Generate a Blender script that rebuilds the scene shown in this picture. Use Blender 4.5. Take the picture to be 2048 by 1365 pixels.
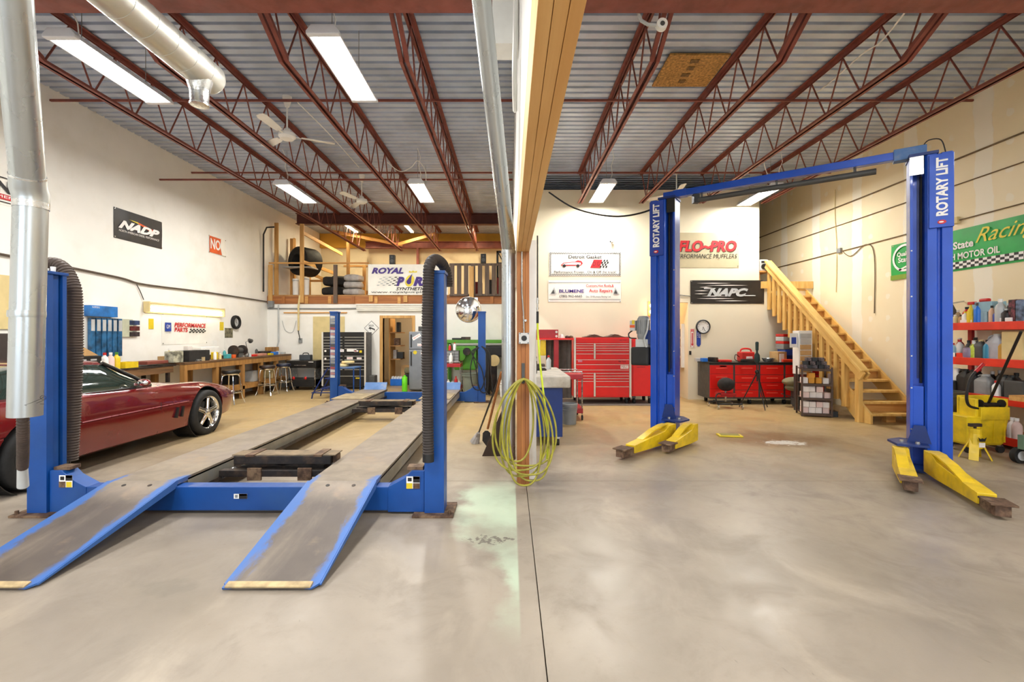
import bpy, bmesh, math, random
from mathutils import Vector, Matrix, Euler
random.seed(7)
for _o in list(bpy.data.objects): bpy.data.objects.remove(_o)
SC = bpy.context.scene
COL = SC.collection
PI = math.pi

# ---------------------------------------------------------------- camera
CAM_H = 1.47; FPX = 910.0; CX = 1020.0; CY = 672.0
cd = bpy.data.cameras.new('camera'); cam = bpy.data.objects.new('camera', cd); COL.objects.link(cam)
cam.location = (0, 0, CAM_H); cam.rotation_euler = (PI / 2, 0, 0)
cd.sensor_width = 36.0; cd.lens = FPX / 2048 * 36
cd.shift_x = (1024 - CX) / 2048; cd.shift_y = (CY - 682.5) / 2048
cd.clip_start = 0.05; cd.clip_end = 200
SC.camera = cam

# ---------------------------------------------------------------- world, exposure
w = bpy.data.worlds.new('world'); SC.world = w; w.use_nodes = True
w.node_tree.nodes['Background'].inputs[0].default_value = (0.80, 0.89, 1.0, 1)
w.node_tree.nodes['Background'].inputs[1].default_value = 3.6
SC.view_settings.view_transform = 'Standard'
SC.view_settings.look = 'None'
SC.view_settings.gamma = 1.0
SC.view_settings.use_curve_mapping = False
SC.view_settings.exposure = 0.14
P_SHOP = 100.0       # watts of one four-tube shop fixture
P_LOFT = 55.0
P_BENCH = 5.0

# ---------------------------------------------------------------- helpers
def at(px, py, Y):
    return Vector(((px - CX) * Y / FPX, Y, CAM_H + (CY - py) * Y / FPX))

def lin(c):
    if isinstance(c, str):
        c = c.lstrip('#'); c = [int(c[i:i + 2], 16) / 255 for i in (0, 2, 4)]
        c = [x / 12.92 if x <= .04045 else ((x + .055) / 1.055) ** 2.4 for x in c]
    return (c[0], c[1], c[2], 1.0)

class NT:
    """tiny node-graph helper"""
    def __init__(s, m):
        s.t = m.node_tree; s.n = s.t.nodes; s.l = s.t.links
    def put(s, inp, v):
        if hasattr(v, 'is_output') or isinstance(v, bpy.types.NodeSocket): s.l.new(v, inp)
        else: inp.default_value = v
    def math(s, op, a, b=0.0, c=None, clamp=False):
        n = s.n.new('ShaderNodeMath'); n.operation = op; n.use_clamp = clamp
        s.put(n.inputs[0], a); s.put(n.inputs[1], b)
        if c is not None: s.put(n.inputs[2], c)
        return n.outputs[0]
    def mix(s, f, a, b):
        n = s.n.new('ShaderNodeMix'); n.data_type = 'RGBA'
        s.put(n.inputs['Factor'], f); s.put(n.inputs[6], a); s.put(n.inputs[7], b)
        return n.outputs[2]
    def noise(s, vec, scale, detail=4, rough=.55, dist=0):
        n = s.n.new('ShaderNodeTexNoise'); s.put(n.inputs['Vector'], vec)
        n.inputs['Scale'].default_value = scale; n.inputs['Detail'].default_value = detail
        n.inputs['Roughness'].default_value = rough; n.inputs['Distortion'].default_value = dist
        return n.outputs['Fac']
    def ramp(s, f, lo, hi, a=0.0, b=1.0):
        n = s.n.new('ShaderNodeMapRange'); n.interpolation_type = 'SMOOTHSTEP'
        s.put(n.inputs[0], f); n.inputs[1].default_value = lo; n.inputs[2].default_value = hi
        n.inputs[3].default_value = a; n.inputs[4].default_value = b
        return n.outputs[0]
    def coord(s, which='Object'):
        return s.n.new('ShaderNodeTexCoord').outputs[which]
    def xyz(s, v):
        n = s.n.new('ShaderNodeSeparateXYZ'); s.l.new(v, n.inputs[0]); return n.outputs
    def scale(s, v, sc):
        n = s.n.new('ShaderNodeMapping'); s.l.new(v, n.inputs[0]); n.inputs['Scale'].default_value = sc
        return n.outputs[0]
    def bump(s, h, strength, dist=.01):
        n = s.n.new('ShaderNodeBump'); s.put(n.inputs['Height'], h)
        n.inputs['Strength'].default_value = strength; n.inputs['Distance'].default_value = dist
        return n.outputs[0]

MATS = {}
def mat(name, col, rough=.5, metal=0.0, var=.05, scale=6.0, bump=0.0, bscale=40.0, stretch=None,
        emit=0.0, emit_col=None, coat=0.0, trans=0.0, dirt=None, dirt_amt=0.5, dirt_scale=3.0, spec=None):
    if name in MATS: return MATS[name]
    m = bpy.data.materials.new(name); m.use_nodes = True
    g = NT(m); b = g.n['Principled BSDF']
    c = lin(col)
    co = g.coord('Object')
    if stretch: co = g.scale(co, stretch)
    f = g.noise(co, scale, 5)
    lo = tuple(max(0, x * (1 - var * 2.2)) for x in c[:3]) + (1,)
    hi = tuple(min(1, x * (1 + var * 1.6)) for x in c[:3]) + (1,)
    base = g.mix(g.ramp(f, .3, .7), lo, hi)
    if dirt is not None:
        d = g.ramp(g.noise(co, dirt_scale, 8, .62), .46, .68, 0, dirt_amt)
        base = g.mix(d, base, lin(dirt))
    g.l.new(base, b.inputs['Base Color'])
    r = g.ramp(g.noise(co, scale * 2.3, 3), .3, .7, max(0, rough - .06), min(1, rough + .06))
    g.l.new(r, b.inputs['Roughness'])
    b.inputs['Metallic'].default_value = metal
    if spec is not None: b.inputs['Specular IOR Level'].default_value = spec
    if bump: g.l.new(g.bump(g.noise(co, bscale, 6), bump), b.inputs['Normal'])
    if coat:
        b.inputs['Coat Weight'].default_value = coat; b.inputs['Coat Roughness'].default_value = .04
    if trans: b.inputs['Transmission Weight'].default_value = trans
    if emit:
        b.inputs['Emission Color'].default_value = lin(emit_col or col)
        b.inputs['Emission Strength'].default_value = emit
    MATS[name] = m
    return m

def wm(o):
    m = o.matrix_basis.copy()
    while o.parent:
        o = o.parent; m = o.matrix_basis @ m
    return m

def rotz(a): return Matrix.Rotation(a, 4, 'Z')

class MB:
    """collects shapes; build() links them as ONE mesh object"""
    def __init__(s): s.v = []; s.f = []; s.xf = None
    def add(s, vs, fs):
        k = len(s.v)
        if s.xf is not None: vs = [s.xf @ Vector(v) for v in vs]
        s.v += [tuple(v) for v in vs]; s.f += [tuple(i + k for i in f) for f in fs]
        return s
    def box(s, x0, x1, y0, y1, z0, z1):
        vs = [(x, y, z) for z in (z0, z1) for y in (y0, y1) for x in (x0, x1)]
        return s.add(vs, [(0, 2, 3, 1), (4, 5, 7, 6), (0, 1, 5, 4), (2, 6, 7, 3), (0, 4, 6, 2), (1, 3, 7, 5)])
    def cbox(s, c, sz, rot=None):
        hx, hy, hz = [q / 2 for q in sz]
        M_ = Matrix.Translation(c) @ (rot if rot is not None else Matrix.Identity(4))
        vs = [M_ @ Vector((x, y, z)) for z in (-hz, hz) for y in (-hy, hy) for x in (-hx, hx)]
        return s.add(vs, [(0, 2, 3, 1), (4, 5, 7, 6), (0, 1, 5, 4), (2, 6, 7, 3), (0, 4, 6, 2), (1, 3, 7, 5)])
    @staticmethod
    def frame(d, up=(0, 0, 1)):
        d = Vector(d).normalized(); up = Vector(up)
        if abs(d.dot(up)) > .97: up = Vector((0, 1, 0)) if abs(d.y) < .9 else Vector((1, 0, 0))
        a = d.cross(up).normalized(); b = a.cross(d).normalized()
        return d, a, b
    def bar(s, p0, p1, w_, h_, up=(0, 0, 1)):
        p0 = Vector(p0); p1 = Vector(p1); d, a, b = s.frame(p1 - p0, up)
        vs = [p + a * (i * w_ / 2) + b * (j * h_ / 2) for p in (p0, p1) for j in (-1, 1) for i in (-1, 1)]
        return s.add(vs, [(0, 1, 3, 2), (4, 6, 7, 5), (0, 4, 5, 1), (2, 3, 7, 6), (0, 2, 6, 4), (1, 5, 7, 3)])
    def cyl(s, p0, p1, r0, r1=None, n=16, caps=True):
        r1 = r0 if r1 is None else r1
        p0 = Vector(p0); p1 = Vector(p1); d, a, b = s.frame(p1 - p0)
        vs = [p + (a * math.cos(2 * PI * i / n) + b * math.sin(2 * PI * i / n)) * r for p, r in ((p0, r0), (p1, r1)) for i in range(n)]
        fs = [(i, (i + 1) % n, n + (i + 1) % n, n + i) for i in range(n)]
        if caps: fs += [tuple(range(n))[::-1], tuple(range(n, 2 * n))]
        return s.add(vs, fs)
    def tube(s, pts, r, n=8, closed=False):
        pts = [Vector(p) for p in pts]; N = len(pts)
        rs = r if isinstance(r, (list, tuple)) else [r] * N
        vs = []; prev = None
        for i, p in enumerate(pts):
            q0 = pts[i - 1] if (i or closed) else p; q1 = pts[(i + 1) % N] if (i < N - 1 or closed) else p
            d = (q1 - q0).normalized()
            if prev is None: d, a, b = s.frame(d)
            else:
                a = (prev - d * prev.dot(d)).normalized(); b = a.cross(d).normalized() * -1
                b = d.cross(a).normalized()
            prev = a
            if i == 0: b = d.cross(a).normalized()
            vs += [p + (a * math.cos(2 * PI * k / n) + b * math.sin(2 * PI * k / n)) * rs[i] for k in range(n)]
        fs = []
        for i in range(N if closed else N - 1):
            j = (i + 1) % N
            fs += [(i * n + k, i * n + (k + 1) % n, j * n + (k + 1) % n, j * n + k) for k in range(n)]
        if not closed: fs += [tuple(range(n))[::-1], tuple(range((N - 1) * n, N * n))]
        return s.add(vs, fs)
    def lathe(s, prof, n=20, c=(0, 0, 0), axis=(0, 0, 1), closed=False):
        d, a, b = s.frame(axis); c = Vector(c)
        vs = []; N = len(prof)
        for r, z in prof:
            vs += [c + d * z + (a * math.cos(2 * PI * k / n) + b * math.sin(2 * PI * k / n)) * max(r, 1e-4) for k in range(n)]
        fs = []
        for i in range(N if closed else N - 1):
            j = (i + 1) % N
            fs += [(i * n + k, i * n + (k + 1) % n, j * n + (k + 1) % n, j * n + k) for k in range(n)]
        if not closed: fs += [tuple(range(n))[::-1], tuple(range((N - 1) * n, N * n))]
        return s.add(vs, fs)
    def prism(s, poly, d0, d1, o=(0, 0, 0), u=(1, 0, 0), v=(0, 0, 1), n_=(0, 1, 0)):
        o = Vector(o); u = Vector(u); v = Vector(v); n_ = Vector(n_); N = len(poly)
        vs = [o + u * p[0] + v * p[1] + n_ * d for d in (d0, d1) for p in poly]
        fs = [(i, (i + 1) % N, N + (i + 1) % N, N + i) for i in range(N)]
        fs += [tuple(range(N))[::-1], tuple(range(N, 2 * N))]
        return s.add(vs, fs)
    def ball(s, c, r, n=16, m=10):
        rx, ry, rz_ = (r, r, r) if not isinstance(r, (tuple, list)) else r
        vs = [(c[0], c[1], c[2] - rz_)]
        for j in range(1, m):
            t = PI * j / m - PI / 2
            vs += [(c[0] + rx * math.cos(t) * math.cos(2 * PI * i / n), c[1] + ry * math.cos(t) * math.sin(2 * PI * i / n), c[2] + rz_ * math.sin(t)) for i in range(n)]
        vs.append((c[0], c[1], c[2] + rz_)); L = len(vs) - 1
        fs = [(0, 1 + (i + 1) % n, 1 + i) for i in range(n)]
        for j in range(m - 2):
            fs += [(1 + j * n + i, 1 + j * n + (i + 1) % n, 1 + (j + 1) * n + (i + 1) % n, 1 + (j + 1) * n + i) for i in range(n)]
        fs += [(1 + (m - 2) * n + i, 1 + (m - 2) * n + (i + 1) % n, L) for i in range(n)]
        return s.add(vs, fs)
    def quad(s, a, b, c, d): return s.add([a, b, c, d], [(0, 1, 2, 3)])
    def build(s, name, material, parent=None, local=False, smooth=False, bevel=0.0, seg=2, mesh=None):
        vs = [Vector(v) for v in s.v]
        loc = None
        if parent is not None and not local:
            inv = wm(parent).inverted(); vs = [inv @ v for v in vs]
        elif parent is None and not local:
            xs = [v.x for v in vs]; ys = [v.y for v in vs]; zs = [v.z for v in vs]
            loc = Vector(((min(xs) + max(xs)) / 2, (min(ys) + max(ys)) / 2, min(zs)))
            vs = [v - loc for v in vs]
        me = bpy.data.meshes.new(name)
        me.from_pydata([tuple(v) for v in vs], [], s.f); me.update()
        bm = bmesh.new(); bm.from_mesh(me)
        bmesh.ops.recalc_face_normals(bm, faces=bm.faces)
        if bevel:
            es = [e for e in bm.edges if len(e.link_faces) == 2 and e.calc_face_angle(0) > .5]
            bmesh.ops.bevel(bm, geom=es, offset=bevel, segments=seg, affect='EDGES', profile=.6, clamp_overlap=True)
        bm.to_mesh(me); bm.free()
        if smooth:
            me.polygons.foreach_set('use_smooth', [True] * len(me.polygons))
            try: me.set_sharp_from_angle(angle=math.radians(40))
            except Exception: pass
        if material is not None: me.materials.append(material)
        o = bpy.data.objects.new(name, me); COL.objects.link(o)
        if parent is not None: o.parent = parent
        if loc is not None: o.location = loc
        return o

def tag(o, label, cat, group=None):
    o['label'] = label; o['category'] = cat
    if group: o['group'] = group
    return o
def struct(o):
    o['kind'] = 'structure'; return o
def stuff(o, label=None):
    o['kind'] = 'stuff'
    if label: o['label'] = label
    return o
def thing(name, label, cat, loc=(0, 0, 0), rz=0.0, group=None):
    o = bpy.data.objects.new(name, None); COL.objects.link(o)
    o.empty_display_size = .1
    o.location = loc; o.rotation_euler = (0, 0, rz)
    return tag(o, label, cat, group)
def kids(o): return [c for c in bpy.data.objects if c.parent == o]
KIDS = {}
def copy_tree(o, parent=None, ch=None):
    c = o.copy(); COL.objects.link(c)
    if parent is not None: c.parent = parent
    for k in list(o.children): copy_tree(k, c)
    return c
def place(root, loc, rz=0.0, label=None, group=None):
    c = copy_tree(root); c.location = loc; c.rotation_euler = (0, 0, rz)
    if label: c['label'] = label
    if group: c['group'] = group
    return c
def share(o, parent, loc=(0, 0, 0), rot=(0, 0, 0), scale=None):
    """another piece with the same mesh data"""
    c = bpy.data.objects.new(o.name.split('.')[0], o.data); COL.objects.link(c); c.parent = parent
    c.location = loc; c.rotation_euler = rot
    if scale: c.scale = scale
    return c

def text(string, name, material, parent, o, r, u, width=None, height=None, shear=0.0, bold=0.0, off=.004, align='CENTER', space=1.0):
    """flat lettering in the plane through o spanned by r (reading direction) and u (up); world coordinates"""
    cu = bpy.data.curves.new('lettering', 'FONT'); cu.body = string
    cu.shear = shear; cu.offset = bold; cu.space_character = space; cu.resolution_u = 3
    tmp = bpy.data.objects.new('tmp', cu)
    me = bpy.data.meshes.new_from_object(tmp)
    bpy.data.objects.remove(tmp); bpy.data.curves.remove(cu)
    xs = [v.co.x for v in me.vertices]; ys = [v.co.y for v in me.vertices]
    if not xs: return None
    x0, x1, y0, y1 = min(xs), max(xs), min(ys), max(ys)
    sx = width / (x1 - x0) if width else None
    sy = height / (y1 - y0) if height else None
    sx = sx or sy; sy = sy or sx
    o = Vector(o); r = Vector(r).normalized(); u = Vector(u).normalized(); n_ = r.cross(u)
    cx_ = (x0 + x1) / 2 if align == 'CENTER' else x0; cy_ = (y0 + y1) / 2
    inv = wm(parent).inverted()
    for v in me.vertices:
        v.co = inv @ (o + r * ((v.co.x - cx_) * sx) + u * ((v.co.y - cy_) * sy) + n_ * off)
    me.materials.clear(); me.materials.append(material); me.update()
    ob = bpy.data.objects.new(name, me); COL.objects.link(ob); ob.parent = parent
    return ob
# ---------------------------------------------------------------- materials
def wood(name, c1, c2, rough=.6, axis=(1, 1, .08), scale=14):
    m = bpy.data.materials.new(name); m.use_nodes = True; g = NT(m); b = g.n['Principled BSDF']
    co = g.scale(g.coord('Object'), axis)
    f = g.noise(co, scale, 6, .6, .6); k = g.noise(g.coord('Object'), 1.8, 2)
    base = g.mix(g.ramp(f, .3, .7), lin(c1), lin(c2))
    base = g.mix(g.ramp(k, .4, .75, 0, .25), base, lin(c2))
    g.l.new(base, b.inputs['Base Color']); b.inputs['Roughness'].default_value = rough
    g.l.new(g.bump(f, .08), b.inputs['Normal'])
    MATS[name] = m; return m
pine_v = wood('pine_upright', '#d9ad6a', '#b98442')
pine_y = wood('pine_along_y', '#e3b972', '#c8944f', axis=(1, .08, 1))
pine_x = wood('pine_along_x', '#d8a660', '#b67d3c', axis=(.08, 1, 1))
fir_v = wood('fir_post', '#b5753a', '#93572a')
fir_y = wood('fir_beam', '#e8bd7c', '#d49f5c', axis=(1, .06, 1), scale=7)
rim_x = wood('rim_board', '#b0713a', '#8c5327', axis=(.06, 1, 1))
stair_y = wood('stair_pine', '#e6c074', '#cfa052', axis=(1, .1, .1), rough=.5)
stair_v = wood('stair_baluster', '#e4bd70', '#cb9a4c', rough=.5)
pallet_v = wood('weathered_pallet', '#6e5a4a', '#4c3d32')
bench_y = wood('bench_wood', '#7c5a38', '#4d3620', axis=(1, .08, 1))
bench_v = wood('bench_leg', '#b58648', '#8a6030')
ply = wood('plywood', '#b98a52', '#9c6f3c', axis=(.4, .4, .4))

def floor_mat():
    m = bpy.data.materials.new('stained_concrete'); m.use_nodes = True; g = NT(m); b = g.n['Principled BSDF']
    co = g.coord('Object'); X, Y, Z = g.xyz(co)
    big = g.noise(co, .55, 5, .6, .3); mid = g.noise(co, 2.3, 7, .66, .6); fine = g.noise(co, 26, 4, .6)
    base = g.mix(g.ramp(big, .3, .72), lin('#80766a'), lin('#9d9284'))
    base = g.mix(g.ramp(mid, .48, .72, 0, .55), base, lin('#776d62'))
    lt = g.noise(g.scale(co, (1.4, .8, 1)), 1.1, 6, .6, .5); base = g.mix(g.ramp(lt, .52, .72, 0, .5), base, lin('#aca08f'))
    base = g.mix(g.ramp(fine, .55, .8, 0, .25), base, lin('#7c7064'))
    sp = g.ramp(g.noise(g.scale(co, (1, .6, 1)), 5.5, 3, .7, 1.0), .70, .76, 0, .55); base = g.mix(sp, base, lin('#5f574e'))
    # warmer tan tone mixed in further into the bays
    far_tan = g.math('MULTIPLY', g.ramp(Y, 4.2, 8.0), g.ramp(big, .25, .6, .55, .88))
    base = g.mix(far_tan, base, lin('#b79a64'))
    # streaky scuffs along the drive direction
    sc_ = g.noise(g.scale(co, (3.0, .55, 1)), 2.1, 7, .66, .8)
    base = g.mix(g.ramp(sc_, .58, .78, 0, .38), base, lin('#8f8274'))
    # worn mint paint strip beside the joint
    n1 = g.noise(co, 3.2, 6, .6)
    edge = g.math('ADD', X, g.math('MULTIPLY', g.math('SUBTRACT', n1, .5), .5))
    lft = g.math('SUBTRACT', -.42, g.math('MULTIPLY', g.ramp(Y, 2.9, 3.4, -.30, .05), 1.0))
    a = g.ramp(g.math('SUBTRACT', edge, lft), 0, .16)
    bb = g.math('MULTIPLY', g.ramp(X, .045, .06, 1, 0), g.math('MULTIPLY', g.ramp(Y, 2.1, 2.7), g.ramp(Y, 4.2, 4.75, 1, 0)))
    grn = g.math('MULTIPLY', g.math('MULTIPLY', a, bb), g.ramp(g.noise(co, 1.7, 5), .3, .6, .2, .8))
    base = g.mix(grn, base, lin('#b3c6ae'))
    def blob(cx, cy, rx, ry, n=.9, s=4.0):
        dx = g.math('DIVIDE', g.math('SUBTRACT', X, cx), rx); dy = g.math('DIVIDE', g.math('SUBTRACT', Y, cy), ry)
        d = g.math('ADD', g.math('MULTIPLY', dx, dx), g.math('MULTIPLY', dy, dy))
        return g.math('ADD', d, g.math('MULTIPLY', g.math('SUBTRACT', g.noise(co, s, 6, .65), .5), n * 2))
    oil = g.ramp(blob(3.75, 6.5, .95, .55, 1.0, 2.6), .2, 1.2, .8, 0); base = g.mix(oil, base, lin('#7a5a34'))
    oil2 = g.ramp(blob(3.1, 7.6, .5, .18, .8, 4), .1, 1.0, .4, 0); base = g.mix(oil2, base, lin('#7d6440'))
    pow_ = g.ramp(blob(3.78, 6.25, .42, .22, 1.5, 12), .2, .5, .9, 0); base = g.mix(pow_, base, lin('#d9d6cd'))
    drk = g.ramp(blob(-.14, 3.28, .24, .1, 2.2, 22), .05, .3, .8, 0); base = g.mix(drk, base, lin('#57504a'))
    skid = g.ramp(blob(-2.0, 2.66, .22, .13, 1.3, 7), .1, .8, .4, 0); base = g.mix(skid, base, lin('#6a635a'))
    g.l.new(base, b.inputs['Base Color'])
    g.l.new(g.ramp(mid, .3, .75, .30, .52), b.inputs['Roughness'])
    b.inputs['Specular IOR Level'].default_value = .42
    g.l.new(g.bump(g.noise(co, 60, 6), .04), b.inputs['Normal'])
    return m
M_FLOOR = floor_mat()

def drywall_mat():
    """unpainted board with taped joints and screw dabs of white compound"""
    m = bpy.data.materials.new('taped_drywall'); m.use_nodes = True; g = NT(m); b = g.n['Principled BSDF']
    co = g.coord('Object'); X, Y, Z = g.xyz(co)
    n1 = g.math('MULTIPLY', g.math('SUBTRACT', g.noise(co, 2.2, 5), .5), .16)
    n2 = g.math('MULTIPLY', g.math('SUBTRACT', g.noise(co, 7, 3), .5), .10)
    fy = g.math('ABSOLUTE', g.math('SUBTRACT', g.math('FRACT', g.math('DIVIDE', g.math('ADD', Y, n1), 1.22)), .5))
    seam = g.ramp(fy, .10, .115, 1, 0)
    fz = g.math('ABSOLUTE', g.math('SUBTRACT', g.math('FRACT', g.math('DIVIDE', g.math('ADD', Z, n1), 2.44)), .5))
    seam2 = g.ramp(fz, .035, .045, 1, 0)
    dy = g.math('SUBTRACT', g.math('FRACT', g.math('DIVIDE', g.math('ADD', Y, n2), .41)), .5)
    dz = g.math('SUBTRACT', g.math('FRACT', g.math('DIVIDE', g.math('ADD', Z, n2), .40)), .5)
    r2 = g.math('ADD', g.math('MULTIPLY', dy, dy), g.math('MULTIPLY', dz, dz))
    dot = g.ramp(r2, .012, .022, 1, 0)
    some = g.ramp(g.noise(co, .9, 2), .46, .52)
    msk = g.math('MAXIMUM', seam, g.math('MULTIPLY', dot, g.math('MULTIPLY', some, .7)))
    base = g.mix(g.ramp(g.noise(co, .8, 4), .3, .7), lin('#e8d8b2'), lin('#eee1c2'))
    base = g.mix(g.math('MULTIPLY', msk, .85), base, lin('#efe9d8'))
    g.l.new(base, b.inputs['Base Color']); b.inputs['Roughness'].default_value = .75
    return m
M_DRY = drywall_mat()
M_WHITE = mat('white_painted_wall', '#f1efe8', .6, var=.015, scale=1.2, dirt='#d8d2c2', dirt_amt=.25, dirt_scale=1.4)
M_CREAM = mat('cream_painted_wall', '#e6dcc2', .62, var=.02, scale=1.0, dirt='#d2c6a6', dirt_amt=.2, dirt_scale=1.0)
M_LOFTW = mat('loft_wall', '#ddd0b0', .7, var=.03, scale=1.0, dirt='#b9a780', dirt_amt=.3, dirt_scale=1.2)
M_DECK = mat('galvanised_deck', '#bcc6d8', .42, .3, var=.06, scale=2.0)
M_RED = mat('red_oxide_steel', '#85463b', .55, .1, var=.10, scale=4, dirt='#9a5a4c', dirt_amt=.35, dirt_scale=6)
M_REDD = mat('dark_oxide_steel', '#5b2f29', .6, .1, var=.08, scale=3)
M_GALV = mat('galvanised_pipe', '#b4b8b8', .30, .8, var=.015, scale=2)
M_DUCT = mat('spiral_duct', '#c9c8bf', .38, .7, var=.04, scale=3)
M_TAPE = mat('foil_tape', '#d5d5d2', .25, .9, var=.05, bump=.3)
M_BLUE = mat('lift_blue', '#0a4690', .42, .1, var=.06, scale=3, dirt='#39628c', dirt_amt=.22, dirt_scale=2.5)
M_BLUE2 = mat('two_post_blue', '#0647b4', .36, .1, var=.04, scale=3, coat=.2)
M_BLUEN = mat('navy_steel', '#0c2a6a', .45, .1, var=.05)
M_BLUEW = mat('worn_blue', '#4a72a8', .5, .1, var=.10, scale=3, dirt='#85888c', dirt_amt=.75, dirt_scale=3)
M_YEL = mat('arm_yellow', '#dcb91c', .42, .0, var=.06, dirt='#8c7430', dirt_amt=.3, dirt_scale=7)
M_RUST = mat('rusty_steel', '#5e4636', .75, .2, var=.2, scale=18, bump=.3, dirt='#8a7358', dirt_amt=.6, dirt_scale=9)
M_DARK = mat('dark_greasy_steel', '#2b2624', .5, .3, var=.2, scale=9, dirt='#5c4636', dirt_amt=.6, dirt_scale=6)
M_BLACK = mat('black_plastic', '#161616', .5, 0, var=.2)
M_BLK2 = mat('black_paint', '#1d1c1b', .35, .1, var=.1)
M_RUB = mat('black_rubber', '#1a1918', .75, 0, var=.15, bump=.1)
M_HOSE = mat('corrugated_hose', '#4a3d36', .6, 0, var=.1)
M_CHROME = mat('chrome', '#e8e8e8', .08, 1.0, var=.01)
M_STEEL = mat('bright_steel', '#c2c2c0', .25, .9, var=.04)
M_GREY = mat('mid_grey_paint', '#8a8c8c', .5, .1, var=.06)
M_GREYD = mat('dark_grey_paint', '#4a4a48', .5, .1, var=.06)
M_GREYL = mat('light_grey_plastic', '#b9bbba', .45, 0, var=.05)
M_WHT = mat('white_enamel', '#eeede8', .4, 0, var=.02)
M_WVIN = mat('white_vinyl', '#efece2', .5, 0, var=.03, scale=3, bump=.05, bscale=4)
M_TOOLR = mat('toolbox_red', '#de1006', .42, 0, var=.02)
M_REDP = mat('red_plastic', '#c8201a', .4, 0, var=.06)
M_DRED = mat('dark_red_steel', '#a3141a', .4, .05, var=.06)
M_SHELFR = mat('shelf_orange_red', '#e0361f', .4, .05, var=.05)
M_YELP = mat('yellow_plastic', '#e3c41c', .45, 0, var=.06, dirt='#a58f25', dirt_amt=.4, dirt_scale=5)
M_YELS = mat('yellow_sheet', '#d9c020', .5, 0, var=.05)
M_HOSEY = mat('yellow_air_hose', '#9a9230', .5, 0, var=.12, scale=9)
M_HOSEL = mat('lime_air_hose', '#c8d92a', .45, 0, var=.08)
M_CAR = mat('maroon_car_paint', '#6e0b13', .22, .25, var=.04, scale=2, coat=1.0)
M_GLASS = mat('tinted_car_glass', '#23302b', .04, 0, var=.02, coat=1.0)
M_ENDW = mat('lamp_housing', '#dcdde2', .4, .1, var=.02)
M_ORANGE = mat('orange_print', '#dd5a1e', .5, 0, var=.06)
M_INKB = mat('black_ink', '#141214', .5, 0, var=.05)
M_INKR = mat('red_ink', '#c4181f', .5, 0, var=.05)
M_INKP = mat('purple_ink', '#38127c', .5, 0, var=.06)
M_INKN = mat('blue_ink', '#1d3f9e', .5, 0, var=.05)
M_INKW = mat('white_ink', '#f2f0ec', .5, 0, var=.02)
M_INKY = mat('yellow_ink', '#e6d23a', .5, 0, var=.05)
M_GREEN = mat('banner_green', '#10a548', .45, 0, var=.08, scale=2, bump=.06, bscale=3)
M_LIME = mat('lime_green_steel', '#4f8f24', .5, .05, var=.08)
M_LIMEB = mat('lime_green_plastic', '#67d11f', .4, 0, var=.04)
M_CARD = mat('cardboard', '#c09a66', .8, 0, var=.06)
M_CARDW = mat('white_carton', '#e5ddd6', .7, 0, var=.05)
M_BEIGE = mat('beige_panel', '#d8c48c', .65, 0, var=.03)
M_INSUL = mat('yellow_insulation', '#cf9f3c', .8, 0, var=.10, scale=1.0)
M_BLUEP = mat('bright_blue_plastic', '#1a6fd0', .4, 0, var=.06)
M_FRIDGE = mat('grey_fridge', '#85888c', .35, .5, var=.03)
M_CONC = mat('stone_slab', '#b7b0a4', .7, 0, var=.08, scale=5, dirt='#8a7a66', dirt_amt=.5, dirt_scale=4)
M_OSB = mat('strand_board', '#b98a47', .75, 0, var=.22, scale=30, bump=.2, dirt='#7d5a2a', dirt_amt=.4, dirt_scale=4)
M_CLOTH = mat('black_cloth', '#24211f', .9, 0, var=.15, bump=.2, bscale=12)
M_GRYCL = mat('grey_cloth', '#a39d98', .9, 0, var=.12, bump=.3, bscale=9)
M_OLIVE = mat('olive_cloth', '#7d7658', .85, 0, var=.1)
M_ALU = mat('aluminium_trim', '#d4d0c6', .4, .15, var=.03)
M_RUNWAY = None
def runway_mat():
    m = bpy.data.materials.new('worn_runway'); m.use_nodes = True; g = NT(m); b = g.n['Principled BSDF']
    co = g.coord('Object'); X, Y, Z = g.xyz(co)
    n = g.noise(co, 4, 7, .62, .4); n2 = g.noise(co, 1.3, 5, .6)
    base = g.mix(g.ramp(n, .3, .72), lin('#766b5f'), lin('#918473'))
    base = g.mix(g.ramp(n2, .45, .7, 0, .4), base, lin('#857a78'))
    dk = g.noise(g.scale(co, (1, .35, 1)), 2.2, 6, .62, .5)
    onramp = g.ramp(Y, -.35, -.02, 1, 0)
    base = g.mix(g.math('MULTIPLY', onramp, g.ramp(dk, .3, .62, .25, .85)), base, lin('#463d39'))
    tan = g.ramp(g.noise(co, 2.6, 5, .6), .55, .75, 0, .55); base = g.mix(tan, base, lin('#9b8468'))
    ax = g.math('ABSOLUTE', g.math('ADD', X, g.math('MULTIPLY', g.math('SUBTRACT', g.noise(g.scale(co, (1, .4, 1)), 5, 7, .7, .6), .5), .34)))
    wear = g.math('MULTIPLY', g.ramp(ax, .19, .25), g.ramp(Y, .02, .10, 1, 0))
    base = g.mix(g.math('MULTIPLY', wear, .9), base, lin('#2f64ac'))
    g.l.new(base, b.inputs['Base Color']); b.inputs['Roughness'].default_value = .5; b.inputs['Metallic'].default_value = .15
    return m
M_RUNWAY = runway_mat()
def lamp_mat(name, col, strength):
    return mat(name, col, .5, 0, var=0, emit=strength, emit_col=col)
M_TUBE = lamp_mat('lit_tube', '#fffdf8', 14.0)
M_TUBEW = lamp_mat('lit_warm_tube', '#fff3cf', 6.0)
M_BULB = lamp_mat('warm_bulb', '#ffd79a', 25.0)
# ---------------------------------------------------------------- the building
XL, XR = -6.93, 6.98
YB = 16.7; YF = -4.0; ZD = 5.2
YW = 13.0          # wall below the loft
YR = 10.5          # back wall of the right bay
GAP = .006
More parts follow.
